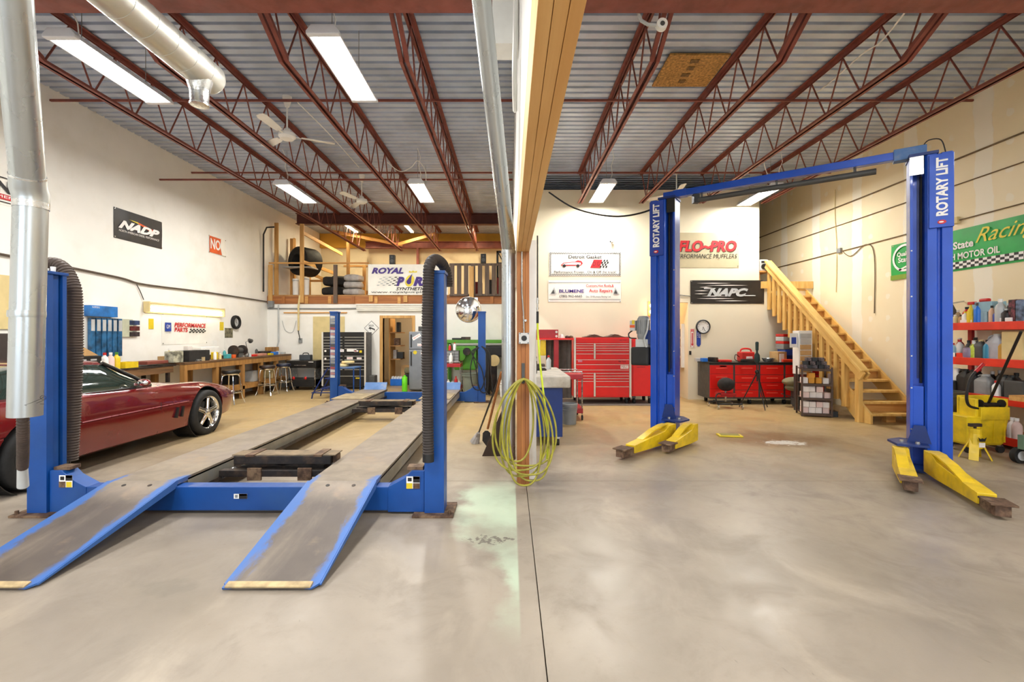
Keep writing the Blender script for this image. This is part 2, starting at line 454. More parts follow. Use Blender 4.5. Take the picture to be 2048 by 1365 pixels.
# floor: slabs with sawn joints over a dark base
fl = struct(MB().box(XL - .2, XR + .2, YF - .2, YB + .2, -.25, -.02).build('floor', mat('joint_base', '#6d6152', .9), local=True))
for x0, x1 in ((XL - .2, .16), (.16, XR + .2)):
    for y0, y1 in ((YF - .2, -.2), (-.2, 4.6), (4.6, 9.4), (9.4, 13.1), (13.1, YB + .2)):
        MB().box(x0 + GAP / 2, x1 - GAP / 2, y0 + GAP / 2, y1 - GAP / 2, -.02, 0).build('slab', M_FLOOR, fl, local=True)
# ceiling: corrugated deck, flutes run across the bays
prof = []
y = YF
while y < YB:
    prof += [(y, ZD), (y + .100, ZD), (y + .112, ZD + .045), (y + .143, ZD + .045)]; y += .155
vs = []; fs = []
for i, (yy, zz) in enumerate(prof):
    vs += [(XL - .1, yy, zz), (XR + .1, yy, zz)]
    if i: fs.append((2 * i - 2, 2 * i - 1, 2 * i + 1, 2 * i))
k = len(vs)
vs += [(XL - .1, YF, ZD + .25), (XR + .1, YF, ZD + .25), (XR + .1, prof[-1][0], ZD + .25), (XL - .1, prof[-1][0], ZD + .25)]
fs.append((k, k + 1, k + 2, k + 3))
struct(MB().add(vs, fs).build('ceiling', M_DECK, local=True))
struct(MB().box(XL - .2, XL, YF, YB, 0, ZD + .05).build('wall_left', M_WHITE, local=True))
struct(MB().box(XR, XR + .2, YF, YB, 0, ZD + .05).build('wall_right', M_DRY, local=True))
struct(MB().box(XL, XR, YB, YB + .2, 0, ZD + .05).build('wall_back', M_LOFTW, local=True))
# front wall with two open overhead doorways behind the camera: daylight comes in here
OPEN = ((-5.9, -1.5), (1.5, 5.9)); OH = 4.0
m = MB().box(XL, OPEN[0][0], YF - .2, YF, 0, ZD + .05).box(OPEN[0][1], OPEN[1][0], YF - .2, YF, 0, ZD + .05).box(OPEN[1][1], XR, YF - .2, YF, 0, ZD + .05)
for a_, b_ in OPEN: m.box(a_, b_, YF - .2, YF, OH, ZD + .05)
struct(m.build('wall_front', M_WHITE, local=True))
struct(MB().box(-30, 30, -40, YF - .21, -.25, -.01).build('ground_apron', mat('apron_concrete', '#b4afa6', .8), local=True))
for a_, b_ in OPEN:
    ld = bpy.data.lights.new('daylight_portal', 'AREA'); ld.shape = 'RECTANGLE'; ld.size = b_ - a_; ld.size_y = OH; ld.cycles.is_portal = True
    po = bpy.data.objects.new('daylight_portal', ld); COL.objects.link(po); po.location = ((a_ + b_) / 2, YF - .1, OH / 2); po.rotation_euler = (PI / 2, 0, 0)
# wall below the loft, with a doorway
DX0, DX1, DZ = -3.63, -2.80, 1.97
m = MB().box(XL, DX0, YW, YW + .14, 0, 2.38).box(DX1, .1, YW, YW + .14, 0, 2.38).box(DX0, DX1, YW, YW + .14, DZ, 2.38)
struct(m.build('wall_under_loft', M_WHITE, local=True))
dr = MB().box(DX0 - .09, DX0, YW - .02, YW + .15, 0, DZ + .08).box(DX1, DX1 + .09, YW - .02, YW + .15, 0, DZ + .08).box(DX0, DX1, YW - .02, YW + .15, DZ, DZ + .08)
d1 = struct(dr.build('door_1', pine_v, local=True, bevel=.004))
# back room seen through the doorway
struct(MB().box(-4.4, -2.0, 15.2, 15.3, 0, 2.38).build('wall_back_room', M_CREAM, local=True))
struct(MB().box(-4.4, -4.3, YW + .14, 15.2, 0, 2.38).box(-2.1, -2.0, YW + .14, 15.2, 0, 2.38).build('wall_back_room_side', M_CREAM, local=True))
# loft floor of joists and sheathing
struct(MB().box(XL, .1, YW, YB, 2.60, 2.64).build('loft_floor', ply, local=True))
rim = struct(MB().box(XL, .1, YW - .02, YW + .02, 2.38, 2.60).build('trim_1', rim_x, local=True))
for i in range(11):
    MB().box(-6.7 + i * .62, -6.7 + i * .62 + .04, YW + .02, YB - .1, 2.38, 2.60).build('joist', pine_y, rim, local=True)
for i in range(10):
    x = -6.5 + i * .66
    MB().box(x, x + .09, YW - .05, YW - .021, 2.39, 2.59).build('block', pine_x if i % 3 else fir_v, rim, local=True)
# right bay back wall with a passage
PX0, PX1, PZ = 3.25, 4.11, 2.24
XE = 5.75
m = MB().box(.1, PX0, YR, YR + .14, 0, 4.84).box(PX1, XE, YR, YR + .14, 0, 4.84).box(XE, XR, YR, YR + .14, 0, 2.56).box(PX0, PX1, YR, YR + .14, PZ, 4.84)
struct(m.build('wall_back_right', M_CREAM, local=True))
struct(MB().box(.1, .22, YR + .14, YB, 0, 4.84).build('wall_bay_return', M_CREAM, local=True))
struct(MB().box(XE - .12, XE, YR + .14, YB, 2.72, 4.84).build('wall_stair_return', M_CREAM, local=True))
struct(MB().box(PX1, PX1 + .1, YR + .14, 13.4, 0, 2.5).build('wall_passage_right', M_CREAM, local=True))
struct(MB().box(PX0 - .1, PX0, YR + .14, 13.4, 0, 2.5).build('wall_passage_left', M_CREAM, local=True))
struct(MB().box(PX0 - .1, PX1 + .1, 13.4, 13.5, 0, 2.5).build('wall_passage_end', M_CREAM, local=True))
struct(MB().box(.22, XR, YR + .15, YB, 2.56, 2.72).build('mezzanine_floor', ply, local=True))
# seam lines of the cream wall boards
# partition wall above the header
struct(MB().box(.075, .185, .2, YR, 2.56, ZD).build('wall_partition', M_WHT, local=True))
# ---------------------------------------------------------------- roof steel
def ibeam(name, label, y0, y1, z0, z1, x0, x1, m):
    t = .02; ym = (y0 + y1) / 2
    b = MB().box(x0, x1, y0, y1, z0, z0 + t).box(x0, x1, y0, y1, z1 - t, z1).box(x0, x1, ym - .01, ym + .01, z0 + t, z1 - t)
    return tag(b.build(name, m), label, 'beam')
ibeam('steel_beam', 'red oxide steel girder crossing the whole roof above the camera', 4.02, 4.27, 4.50, 4.95, XL, XR, M_RED)
ibeam('steel_beam', 'dark red steel girder hanging in front of the storage loft', 13.78, 13.98, 4.86, 5.19, -6.5, .1, M_REDD)
ibeam('steel_beam', 'reddish steel girder along the back wall of the loft', 16.3, 16.5, 4.62, 4.86, -5.2, .1, M_RED)
col = MB().box(-3.36, -3.28, 16.33, 16.47, 2.64, 4.62).box(-3.40, -3.24, 16.30, 16.50, 2.64, 2.66)
tag(col.build('steel_column', M_RED), 'short red steel column below the rear loft girder', 'column')
struct(MB().box(XL + .01, .1, 16.55, 16.69, 4.68, ZD - .01).build('trim_2', M_INSUL, local=True))

TOPZ = 5.19; BOTZ = 4.50
def joist(x, y1, label, group, proto=None):
    t = thing('roof_joist', label, 'joist', (x, 0, 0), 0, group)
    yb = 5.03
    tc = MB(); bc = MB()
    for s in (-1, 1):
        tc.box(s * .012, s * .062, 4.05, y1, TOPZ - .012, TOPZ).box(s * .012, s * .018, 4.05, y1, TOPZ - .06, TOPZ)
        bc.box(s * .012, s * .055, yb, y1, BOTZ, BOTZ + .01).box(s * .012, s * .018, yb, y1, BOTZ, BOTZ + .055)
        bc.add([(s * .012, yb, BOTZ), (s * .055, yb, BOTZ), (s * .055, yb, BOTZ + .055), (s * .012, yb, BOTZ + .055),
                (s * .012, 4.1, BOTZ + .5), (s * .055, 4.1, BOTZ + .5), (s * .055, 4.1, BOTZ + .555), (s * .012, 4.1, BOTZ + .555)],
               [(0, 1, 2, 3), (4, 5, 6, 7), (0, 1, 5, 4), (1, 2, 6, 5), (2, 3, 7, 6), (3, 0, 4, 7)])
    tc.build('top_chord', M_RED, t, local=True); bc.build('bottom_chord', M_RED, t, local=True)
    return t
rodm = None
def webs(t, y1):
    global rodm
    y = 5.06
    h = TOPZ - BOTZ - .08
    while y + .31 < y1 + .05:
        for s in (1, -1):
            if s == -1 and y < 5.1: pass
            if rodm is None:
                r = MB().cyl((0, 0, 0), (0, .30, h), .011, n=6).build('web_rod', M_RED, t, local=True); rodm = r
            else: r = share(rodm, t)
            r.location = (0, y + (.015 if s > 0 else -.015), BOTZ + .03); r.scale = (1, s, 1)
        y += .62
names_l = ['nearest the white wall', 'above the parked car', 'above the left lift runway', 'next to the silver duct']
for i, x in enumerate((-5.2, -3.87, -2.5, -1.17)):
    t = joist(x, 16.3, 'red open-web steel roof joist in the left bay, ' + ['nearest the left wall', 'second from the left wall', 'third from the left wall', 'nearest the centre partition'][i], 'roof joists'); webs(t, 16.3)
for i, x in enumerate((1.6, 3.0, 4.38, 5.79)):
    t = joist(x, 10.42, 'red open-web steel roof joist in the right bay, ' + ['nearest the centre partition', 'just right of the strand board patch', 'third from the centre partition', 'nearest the drywall wall'][i], 'roof joists'); webs(t, 10.42)
def rod(y, z, x0, x1, label):
    tag(MB().bar((x0, y, z), (x1, y, z), .03, .03).build('bridging_bar', M_RED), label, 'bar', 'bridging bars')
rod(6.86, 5.02, XL, .05, 'red bridging bar across left bay joists, nearest the girder'); rod(6.86, 5.02, .25, XR, 'red bridging bar across right bay joists, nearest the girder')
rod(9.9, 5.02, XL, .05, 'red bridging bar in left bay, upper one of the far pair'); rod(9.0, 4.56, XL, .05, 'red bridging bar in left bay, lower one of the far pair')
rod(9.9, 5.02, .25, XR, 'thin red bridging bar across right bay joists, near the cream wall')
osb = MB().box(2.1, 2.9, 5.97, 6.73, 5.155, 5.18)
osb = tag(osb.build('ceiling_patch', M_OSB), 'strand board patch screwed under the right bay roof deck', 'board')
for k in range(4): MB().box(2.42 + .02 * (k % 2), 2.53, 6.06 + k * .16, 6.14 + k * .16, 5.148, 5.156).build('dark_strip', mat('dark_strand', '#7a5a30', .8, var=.2, scale=20), osb)

# shop fixtures
def fixture():
    t = thing('shop_light', 'x', 'light', (0, 0, 0))
    L, W = 1.22, .33
    hs = MB()
    pr = [(-W / 2, 0), (-W / 2 + .05, .07), (W / 2 - .05, .07), (W / 2, 0), (W / 2 - .012, 0), (W / 2 - .058, .058), (-W / 2 + .058, .058), (-W / 2 + .012, 0)]
    hs.prism(pr, -L / 2, L / 2)
    hs.build('reflector', M_ENDW, t, local=True)
    for s in (-1, 1):
        e = MB().prism([(-W / 2, -.01), (-W / 2, .02), (-W / 2 + .05, .085), (W / 2 - .05, .085), (W / 2, .02), (W / 2, -.01)], s * L / 2, s * (L / 2 + .06))
        e.build('end_cap', M_ENDW, t, local=True, bevel=.008)
        MB().cyl((0, s * .42, .07), (0, s * .42, .745), .004, n=6).build('hanger_wire', M_GREY, t, local=True)
    for k in range(4):
        x = (-1.5 + k) * .066
        MB().cyl((x, -L / 2 + .01, .022), (x, L / 2 - .01, .022), .0125, n=8).build('tube', M_TUBE, t, local=True, smooth=True)
    cr = [(.05, -.5, .08), (.09, -.56, .2), (.06, -.62, .35), (.1, -.66, .5), (.05, -.7, .66)]
    MB().tube(cr, .006, 6).build('cord', M_WHT, t, local=True)
    return t
def add_light(t, sx, sy, power, col=(1, .975, .925), z=-.012, spread=180):
    ld = bpy.data.lights.new('lamp_glow', 'AREA'); ld.shape = 'RECTANGLE'; ld.size = sx; ld.size_y = sy
    ld.energy = power; ld.color = col; ld.spread = math.radians(spread)
    o = bpy.data.objects.new('lamp_glow', ld); COL.objects.link(o); o.parent = t; o.location = (0, 0, z)
    return o
fx = fixture(); first = True
add_light(fx, .28, 1.16, P_SHOP)
for x, y, lab, p in ((-4.50, 5.2, 'lit four-tube shop light hanging above the parked car, nearest the silver pipe', 1), (-1.85, 5.15, 'lit four-tube shop light over the left lift, nearest the roof girder', 1),
                  (-4.50, 9.6, 'lit four-tube shop light over the left workbench stools, far end of the bay', 1), (-1.85, 9.55, 'lit four-tube shop light over the rear of the left lift', 1),
                  (1.93, 9.55, 'lit four-tube shop light above the red tool chest', 1), (5.36, 9.78, 'lit four-tube shop light just below the blue overhead lift beam', 1),
                  (-4.50, .6, 'added shop light unseen behind the viewer in the left bay, outer row', .9), (-1.85, .6, 'added shop light unseen behind the viewer in the left bay, inner row', .9),  # from here on: extra unseen fixtures, added to light the foreground
                  (1.93, 1.0, 'added shop light unseen behind the viewer in the right bay, inner row', 1.1), (5.25, 1.0, 'added shop light unseen behind the viewer in the right bay, outer row', 1.1),
                  (1.93, -2.3, 'added unseen shop light by the overhead door of the right bay', 1), (-3.2, -2.3, 'added unseen shop light by the overhead door of the left bay', 1)):
    if first: t = fx; t.location = (x, y, 4.46); first = False
    else: t = place(fx, (x, y, 4.46))
    t['label'] = lab; t['group'] = 'shop lights'
for i, x in enumerate((-5.25, -3.35, -1.38)):
    t = thing('strip_light', 'slim lit strip light under the loft roof, ' + ['left of three', 'middle of three', 'right of three'][i], 'light', (x, 15.0, 5.0), 0, 'loft strip lights')
    MB().box(-.07, .07, -.6, .6, .03, .09).build('housing', M_ENDW, t, local=True)
    MB().cyl((-.03, -.58, .012), (-.03, .58, .012), .018, n=8).cyl((.03, -.58, .012), (.03, .58, .012), .018, n=8).build('tube', M_TUBEW, t, local=True)
    MB().box(-.01, .01, -.4, -.38, .09, .19).box(-.01, .01, .38, .4, .09, .19).build('hanger', M_ENDW, t, local=True)
    add_light(t, .12, 1.1, P_LOFT, (1, .84, .55), -.012)
# ceiling fans
def fan(a0):
    t = thing('ceiling_fan', 'x', 'fan', (0, 0, 0))
    MB().cyl((0, 0, .52), (0, 0, .60), .055, .07, 14).cyl((0, 0, .44), (0, 0, .52), .03, .055, 14).build('canopy', M_WHT, t, local=True, smooth=True)
    MB().cyl((0, 0, .08), (0, 0, .46), .013, n=10).build('downrod', M_WHT, t, local=True)
    MB().lathe([(.02, -.06), (.09, -.055), (.125, -.02), (.12, .03), (.06, .05), (.04, .10), (0, .10)], 20).build('motor', M_WHT, t, local=True, smooth=True)
    for k in range(3):
        a = a0 + k * 2 * PI / 3; R = Matrix.Rotation(a, 4, 'Z') @ Matrix.Rotation(.22, 4, 'X')
        b = MB(); b.xf = R
        b.prism([(.2, -.045), (.3, -.06), (.62, -.07), (.68, -.05), (.69, 0), (.68, .05), (.62, .07), (.3, .06), (.2, .045)], -.004, .004, (0, 0, 0), (1, 0, 0), (0, 1, 0), (0, 0, 1))
        bl = b.build('blade', M_WHT, t, local=True)
        c = MB(); c.xf = R; c.box(.09, .24, -.015, .015, -.009, -.004)
        c.build('blade_arm', M_WHT, t, local=True)
    return t
for x, y, a, lab in ((-3.42, 6.98, .45, 'white ceiling fan over the parked car, nearest the girder'), (-3.42, 10.5, .15, 'white ceiling fan deeper in the left bay, before the loft'), (3.66, 10.0, .38, 'white ceiling fan on a joist above the blue lift post')):
    t = fan(a); t['label'] = lab; t['group'] = 'ceiling fans'; t.location = (x, y, 4.585 if y != 6.98 else 4.54)
# spiral duct with take-off
t = thing('round_duct', 'insulated silver round duct under the roof ending in a collar', 'duct', (-3.07, 0, 4.1))
r = .155
pts = []; rr = []
y = -3.9
d = MB()
prof = []
while y < 4.62:
    prof += [(r, y)]; y += .4
d.lathe(prof + [(r, 4.66), (r - .02, 4.70), (r - .07, 4.73), (0, 4.735)], 28, (-3.07, 0, 4.1), (0, 1, 0))
d.build('pipe', M_DUCT, t, smooth=True)
for k in range(15):
    MB().tube([(-3.07 + (r + .0005) * math.cos(a), 1.2 + k * .235, 4.1 + (r + .0005) * math.sin(a)) for a in [i * PI / 14 for i in range(28)]], .0025, 5, closed=True).build('seam_ring', M_DUCT, t, smooth=True)
MB().lathe([(.10, .10), (.085, 0), (.078, -.10), (.085, -.11), (.085, -.13), (.06, -.135)], 18, (-3.07, 4.50, 3.88), (0, 0, 1)).build('collar', M_TAPE, t, smooth=True)
MB().lathe([(.125, .12), (.095, .02), (.09, 0)], 18, (-3.07, 4.50, 3.90), (0, 0, 1)).build('tape_wrap', M_TAPE, t, smooth=True)
for yy in (1.0, 3.3):
    MB().tube([(-3.07 + .16 * math.cos(a), yy, 4.1 + .16 * math.sin(a)) for a in [i * PI / 8 for i in range(16)]], .006, 6, closed=True).cyl((-3.07, yy, 4.26), (-3.07, yy, 5.2), .004, n=6).build('hanger_strap', M_GREY, t)
# exhaust drop pipes
def sweep(name, m, pts, r, parent, n=18):
    return MB().tube(pts, r, n).build(name, m, parent, smooth=True)
P0 = at(62, 392, 2.72); Pb = at(50, 832, 2.72)
t = thing('exhaust_drop_pipe', 'silver exhaust drop pipe in the left foreground, taped at its elbow', 'pipe', (P0.x, P0.y, 0))
R0 = .078
lo = MB().cyl((Pb.x, 2.72, .99), (P0.x, 2.72, 2.30), R0, n=28); lo.build('lower_pipe', M_GALV, t, smooth=True)
MB().lathe([(R0 + .004, -.02), (R0 + .006, 0), (R0 + .004, .02)], 28, (Pb.x + .012, 2.72, 1.60), (0, 0, 1)).build('joint_band', M_GALV, t, smooth=True)
U0 = Vector((P0.x + .005, 2.70, 2.37)); U1 = Vector((-2.43, 2.20, 3.40)); U2 = U1 + (U1 - U0) * 1.2
MB().cyl(U0, U2, R0, n=28).build('upper_pipe', M_GALV, t, smooth=True)
MB().tube([(P0.x, 2.72, 2.27), (P0.x, 2.72, 2.31), U0 + Vector((0, 0, -.02)), U0 + (U1 - U0) * .03], [R0 + .004, R0 + .006, R0 + .006, R0 + .004], 28).build('elbow', M_GALV, t, smooth=True)
MB().cyl((P0.x, 2.72, 2.23), (P0.x, 2.72, 2.27), R0 + .003, n=28).build('tape_ring', M_TAPE, t, smooth=True)
MB().cyl(U0 + (U1 - U0) * .01, U0 + (U1 - U0) * .045, R0 + .004, n=28).build('tape_ring', M_TAPE, t, smooth=True)
def corrugated(pts, r, pitch=.02, n=14):
    """resample a polyline and modulate the radius to make ribs"""
    P = [Vector(p) for p in pts]
    def cr(i, u):
        p0 = P[max(i - 1, 0)]; p1 = P[i]; p2 = P[min(i + 1, len(P) - 1)]; p3 = P[min(i + 2, len(P) - 1)]
        return .5 * ((2 * p1) + (p2 - p0) * u + (2 * p0 - 5 * p1 + 4 * p2 - p3) * u * u + (3 * p1 - p0 - 3 * p2 + p3) * u ** 3)
    dense = [cr(i, j / 24) for i in range(len(P) - 1) for j in range(24)] + [P[-1]]
    out = [dense[0]]; acc = 0; step = pitch / 4
    for a, b in zip(dense, dense[1:]):
        L = (b - a).length; pos = step - acc
        while pos <= L:
            out.append(a + (b - a) * (pos / L)); pos += step
        acc = L - (pos - step)
    rs = [r * (1.0 if (i % 4) in (0, 1) else .88) for i in range(len(out))]
    return MB().tube(out, rs, n)
fxp = lambda Y, px=46: (px - CX) * Y / FPX
h = corrugated([(fxp(2.74), 2.74, 1.06), (fxp(2.78), 2.78, .9), (fxp(2.9), 2.9, .72), (fxp(3.0, 45), 3.0, .60)], .030, .02)
h.build('flex_hose', M_HOSE, t, smooth=True)
MB().cyl((fxp(3.0, 45), 3.0, .61), (fxp(3.05, 46), 3.05, .46), .026, .030, 16).build('nozzle', M_GREYL, t, smooth=True)
def onpipe(px, py):
    x = (px - CX) * 2.645 / FPX; z = CAM_H + (CY - py) * 2.645 / FPX
    xc = Pb.x + (P0.x - Pb.x) * (z - .99) / 1.31
    return (x, 2.72 - math.sqrt(max(R0 ** 2 - (x - xc) ** 2, 0)) - .001, z)
MB().tube([onpipe(*q) for q in ((42, 812), (48, 808), (55, 802), (62, 797), (66, 798), (65, 803), (58, 806), (50, 810), (43, 813))], .0012, 5).tube([onpipe(60 + 6 * math.cos(a), 799 + 4 * math.sin(a)) for a in [k * PI / 6 for k in range(12)]], .0012, 5, closed=True).tube([onpipe(54 + k, 812 + (k % 2)) for k in range(10)], .001, 5).build('marker_scribble', M_INKB, t)
t2 = thing('exhaust_drop_pipe', 'galvanised exhaust drop pipe strapped beside the centre timber post', 'pipe', (-.02, 4.62, 0))
e = Vector((-.015, 4.62, 2.36)); up_ = Vector((-.20, 3.2, 3.83)); end = e + (up_ - e) * 1.78
MB().cyl((-.015, 4.62, .22), e, .07, n=28).build('lower_pipe', M_GALV, t2, smooth=True)
MB().cyl(e, end, .07, n=28).build('upper_pipe', M_GALV, t2, smooth=True)
MB().ball(e, .0705, 24, 14).build('elbow', M_GALV, t2, smooth=True)
MB().cyl(e + Vector((0, 0, -.06)), e + Vector((0, 0, -.03)), .074, n=28).build('joint_band', M_GALV, t2, smooth=True)
MB().cyl((-.015, 4.62, .22), (-.015, 4.62, .25), .073, n=28).build('rim', M_GALV, t2, smooth=True)
# round lamp with its curved conduit under the girder
t = thing('lamp_head', 'small round white lamp on a bent conduit below the roof girder', 'lamp', (1.42, 4.3, 4.4))
c = at(1323, 50, 4.3)
MB().cyl(c + Vector((0, .02, 0)), c + Vector((0, -.03, 0)), .055, .05, 18).build('lamp_body', M_WHT, t, smooth=True)
MB().cyl(c + Vector((.0, -.03, -.005)), c + Vector((0, -.036, -.005)), .022, n=12).build('lens', M_GREYD, t)
MB().tube([c + Vector((-.05, 0, 0)), c + Vector((-.13, 0, .005)), c + Vector((-.19, 0, .04)), c + Vector((-.22, 0, .12)), c + Vector((-.22, 0, .16))], .016, 8).build('conduit', M_GREYL, t, smooth=True)
# cables hanging from the roof
def cable(name, label, pts, r, m, cat='cable'):
    P = [Vector(p) for p in pts]; out = []
    for i in range(len(P) - 1):
        p0 = P[max(i - 1, 0)]; p1 = P[i]; p2 = P[i + 1]; p3 = P[min(i + 2, len(P) - 1)]
        for j in range(6):
            u = j / 6
            out.append(.5 * ((2 * p1) + (p2 - p0) * u + (2 * p0 - 5 * p1 + 4 * p2 - p3) * u * u + (3 * p1 - p0 - 3 * p2 + p3) * u ** 3))
    out.append(P[-1])
    return tag(MB().tube(out, r, 6).build(name, m, smooth=True), label, cat)
cable('roof_cable', 'white cord looping from the joists to the far left-bay light', [at(775, 325, 8.9), at(800, 343, 8.9), at(822, 335, 8.9), at(835, 322, 8.9), at(850, 340, 8.9), at(852, 362, 8.9)], .008, M_WHT)
cable('roof_cable', 'white cord running down a right-bay joist to the far light', [at(1810, 25, 4.6), at(1760, 85, 5.3), at(1722, 110, 5.8), at(1640, 180, 6.9), at(1545, 237, 8.2), at(1545, 290, 9.2), at(1528, 322, 9.4), at(1540, 362, 9.5)], .009, M_WHT)
cable('power_cable', 'black cable sagging from the partition to the blue lift post', [at(1098, 385, 8.0), at(1150, 417, 7.6), at(1225, 433, 7.2), at(1290, 424, 6.9), at(1335, 400, 6.7)], .014, M_BLACK)
cable('roof_cable', 'pale straight cord strung between the left bay joists', [at(595, 205, 7.2), at(660, 270, 8.2), at(718, 335, 9.6)], .008, M_WHT)
# ---------------------------------------------------------------- centre post, header, hose
t = thing('timber_post', 'three-ply fir post carrying the header in the middle of the shop', 'post', (.131, 4.56, 0))
for k in range(3):
    MB().box(.069 + k * .041, .069 + k * .041 + .0395, 4.49, 4.63, 0, 2.30).build('stud', fir_v, t, bevel=.002)
tag(MB().box(.193, .27, 4.66, 4.90, 0, 2.45).build('white_board', M_WHT, bevel=.003), 'white painted board standing behind the timber post', 'board')
t = thing('header_beam', 'heavy three-ply pine header beam running overhead from the timber post', 'beam', (.131, 2.4, 2.30))
for k in range(3):
    MB().box(.069 + k * .041, .069 + k * .041 + .0395, .25, 4.64, 2.30, 2.54).build('plank', fir_y, t, bevel=.003)
t = thing('wall_cabinet', 'white sheet metal box hung on the partition above the header', 'box', (-.03, 3.8, 3.9))
MB().box(-.14, .07, 3.72, 3.98, 3.88, 5.1).build('body', M_WHT, t, bevel=.01)
MB().box(-.145, .06, 3.715, 3.72, 3.86, 5.1).build('cover', M_WHT, t)
cable('flexible_conduit', 'white flexible conduit looping down the partition wall', [(.045, 3.2, 4.4), (.045, 3.4, 4.0), (.035, 3.7, 3.6), (.045, 4.1, 3.5), (.05, 4.4, 3.9)], .02, M_WHT)
# electrical box and conduit on the post
t = thing('outlet_box', 'square steel outlet box with round socket on the timber post', 'outlet', (.095, 4.47, 1.40))
c = at(1048, 677, 4.47)
MB().box(c.x - .05, c.x + .05, 4.44, 4.489, c.z - .055, c.z + .055).build('plate', M_STEEL, t, bevel=.004)
MB().cyl((c.x, 4.44, c.z), (c.x, 4.43, c.z), .027, n=18).build('socket', M_BLACK, t)
for sx in (-.04, .04):
    for sz in (-.045, .045): MB().cyl((c.x + sx, 4.44, c.z + sz), (c.x + sx, 4.436, c.z + sz), .006, n=8).build('screw', M_GREYD, t)
MB().tube([(c.x, 4.475, c.z + .05), (c.x - .005, 4.475, c.z + .25), (c.x - .02, 4.475, c.z + .45), (c.x - .02, 4.475, 2.3)], .008, 8).build('conduit', M_STEEL, t, smooth=True)
MB().cyl((c.x + .015, 4.475, 1.62), (c.x + .015, 4.462, 1.62), .012, n=10).build('clip', M_STEEL, t)
hk = MB().tube([(.13, 4.485, 1.05), (.13, 4.46, 1.02), (.13, 4.40, 1.02), (.13, 4.385, 1.05)], .008, 6).box(.115, .145, 4.478, 4.489, 1.0, 1.2)
tag(hk.build('wall_hook', M_GREYD), 'dark steel hook on the timber post holding the yellow hose', 'hook')
def coil():
    pts = []
    for lp in range(7):
        w_ = .13 + .026 * ((lp * 3) % 7); dz = .80 + .035 * ((lp * 4) % 7); ox = (-.035 + .013 * ((lp * 2) % 7)); yo = 4.40 - .013 * lp
        for i in range(28):
            a = 2 * PI * i / 28
            s_, c_ = math.sin(a), math.cos(a)
            u_ = (1 - c_) / 2; ww = w_ * 2.0 * (u_ ** .62) * ((1 - u_) ** .38) * (1 if s_ > 0 else -1)
            z = 1.055 - (1 - c_) / 2 * dz
            pts.append((.13 + ox * (1 - c_) + ww, yo + .012 * s_ - .0006 * i, max(z, .022)))
    return pts
cp = coil()
def cat_(P, n=2):
    P = [Vector(p) for p in P]; out = []
    for i in range(len(P) - 1):
        p0 = P[max(i - 1, 0)]; p1 = P[i]; p2 = P[i + 1]; p3 = P[min(i + 2, len(P) - 1)]
        for j in range(n):
            u = j / n
            out.append(.5 * ((2 * p1) + (p2 - p0) * u + (2 * p0 - 5 * p1 + 4 * p2 - p3) * u * u + (3 * p1 - p0 - 3 * p2 + p3) * u ** 3))
    return out + [P[-1]]
tag(MB().tube(cat_(cp), .0095, 8).build('air_hose', M_HOSEY, smooth=True), 'coiled yellow air hose hung on the timber post', 'hose')
t = thing('air_line', 'lime air line dropping beside the post from a black coupling', 'hose', (.30, 4.6, 0))
MB().tube(cat_([(.283, 4.68, 1.60), (.286, 4.62, 1.45), (.30, 4.55, 1.2), (.325, 4.50, .95), (.352, 4.46, .7), (.372, 4.44, .48), (.36, 4.43, .26)], 5), .0105, 8).build('hose', M_HOSEL, t, smooth=True)
MB().cyl((.283, 4.68, 1.60), (.283, 4.68, 1.72), .013, n=10).build('grip', M_BLACK, t)
MB().cyl((.283, 4.68, 1.72), (.283, 4.68, 1.80), .009, n=10).cyl((.283, 4.68, 1.74), (.283, 4.68, 1.76), .014, n=10).cyl((.283, 4.68, 1.80), (.283, 4.68, 1.86), .014, n=10).build('coupling', M_STEEL, t)
MB().cyl((.283, 4.68, 1.86), (.283, 4.68, 2.5), .008, n=8).build('pipe', M_GREYD, t)
# tools leaning at the drop pipe
t = thing('push_broom', 'worn corn broom leaning against the centre drop pipe', 'broom', (-.42, 6.2, 0))
b0 = at(955, 872, 6.2); b1 = at(1000, 752, 5.2)
MB().cyl(b0 + Vector((.01, 0, .02)), b1, .012, n=8).build('handle', M_BLK2, t)
MB().tube([b0 + (b1 - b0) * .06, b0 + Vector((0, 0, .0)), (b0.x - .04, 6.22, .01)], [.02, .04, .07], 10).build('bristles', M_GRYCL, t)
t = thing('shovel', 'long-handled shovel with wooden shaft beside the broom', 'shovel', (-.30, 6.1, 0))
s0 = at(973, 868, 6.0); s1 = at(1003, 745, 5.1)
MB().cyl(s0 + (s1 - s0) * .1, s1, .016, n=8).build('shaft', fir_v, t)
MB().prism([(-.05, 0), (-.055, -.10), (0, -.17), (.055, -.10), (.05, 0), (.02, .03), (-.02, .03)], 0, .012, (s0.x, 6.0, .185), (1, 0, 0), (0, .05, 1), (0, 1, 0)).build('blade', M_DARK, t)
bd = MB().prism([(-.23, 0), (.05, 0), (.13, .62), (.05, .66)], 0, .02, (.02 - .13, 5.55, 0), (1, 0, 0), (0, -.08, 1), (0, 1, 0))
tag(bd.build('dark_board', mat('dark_brown_board', '#3b2a20', .7)), 'dark brown tapered board leaning behind the centre drop pipe', 'board')

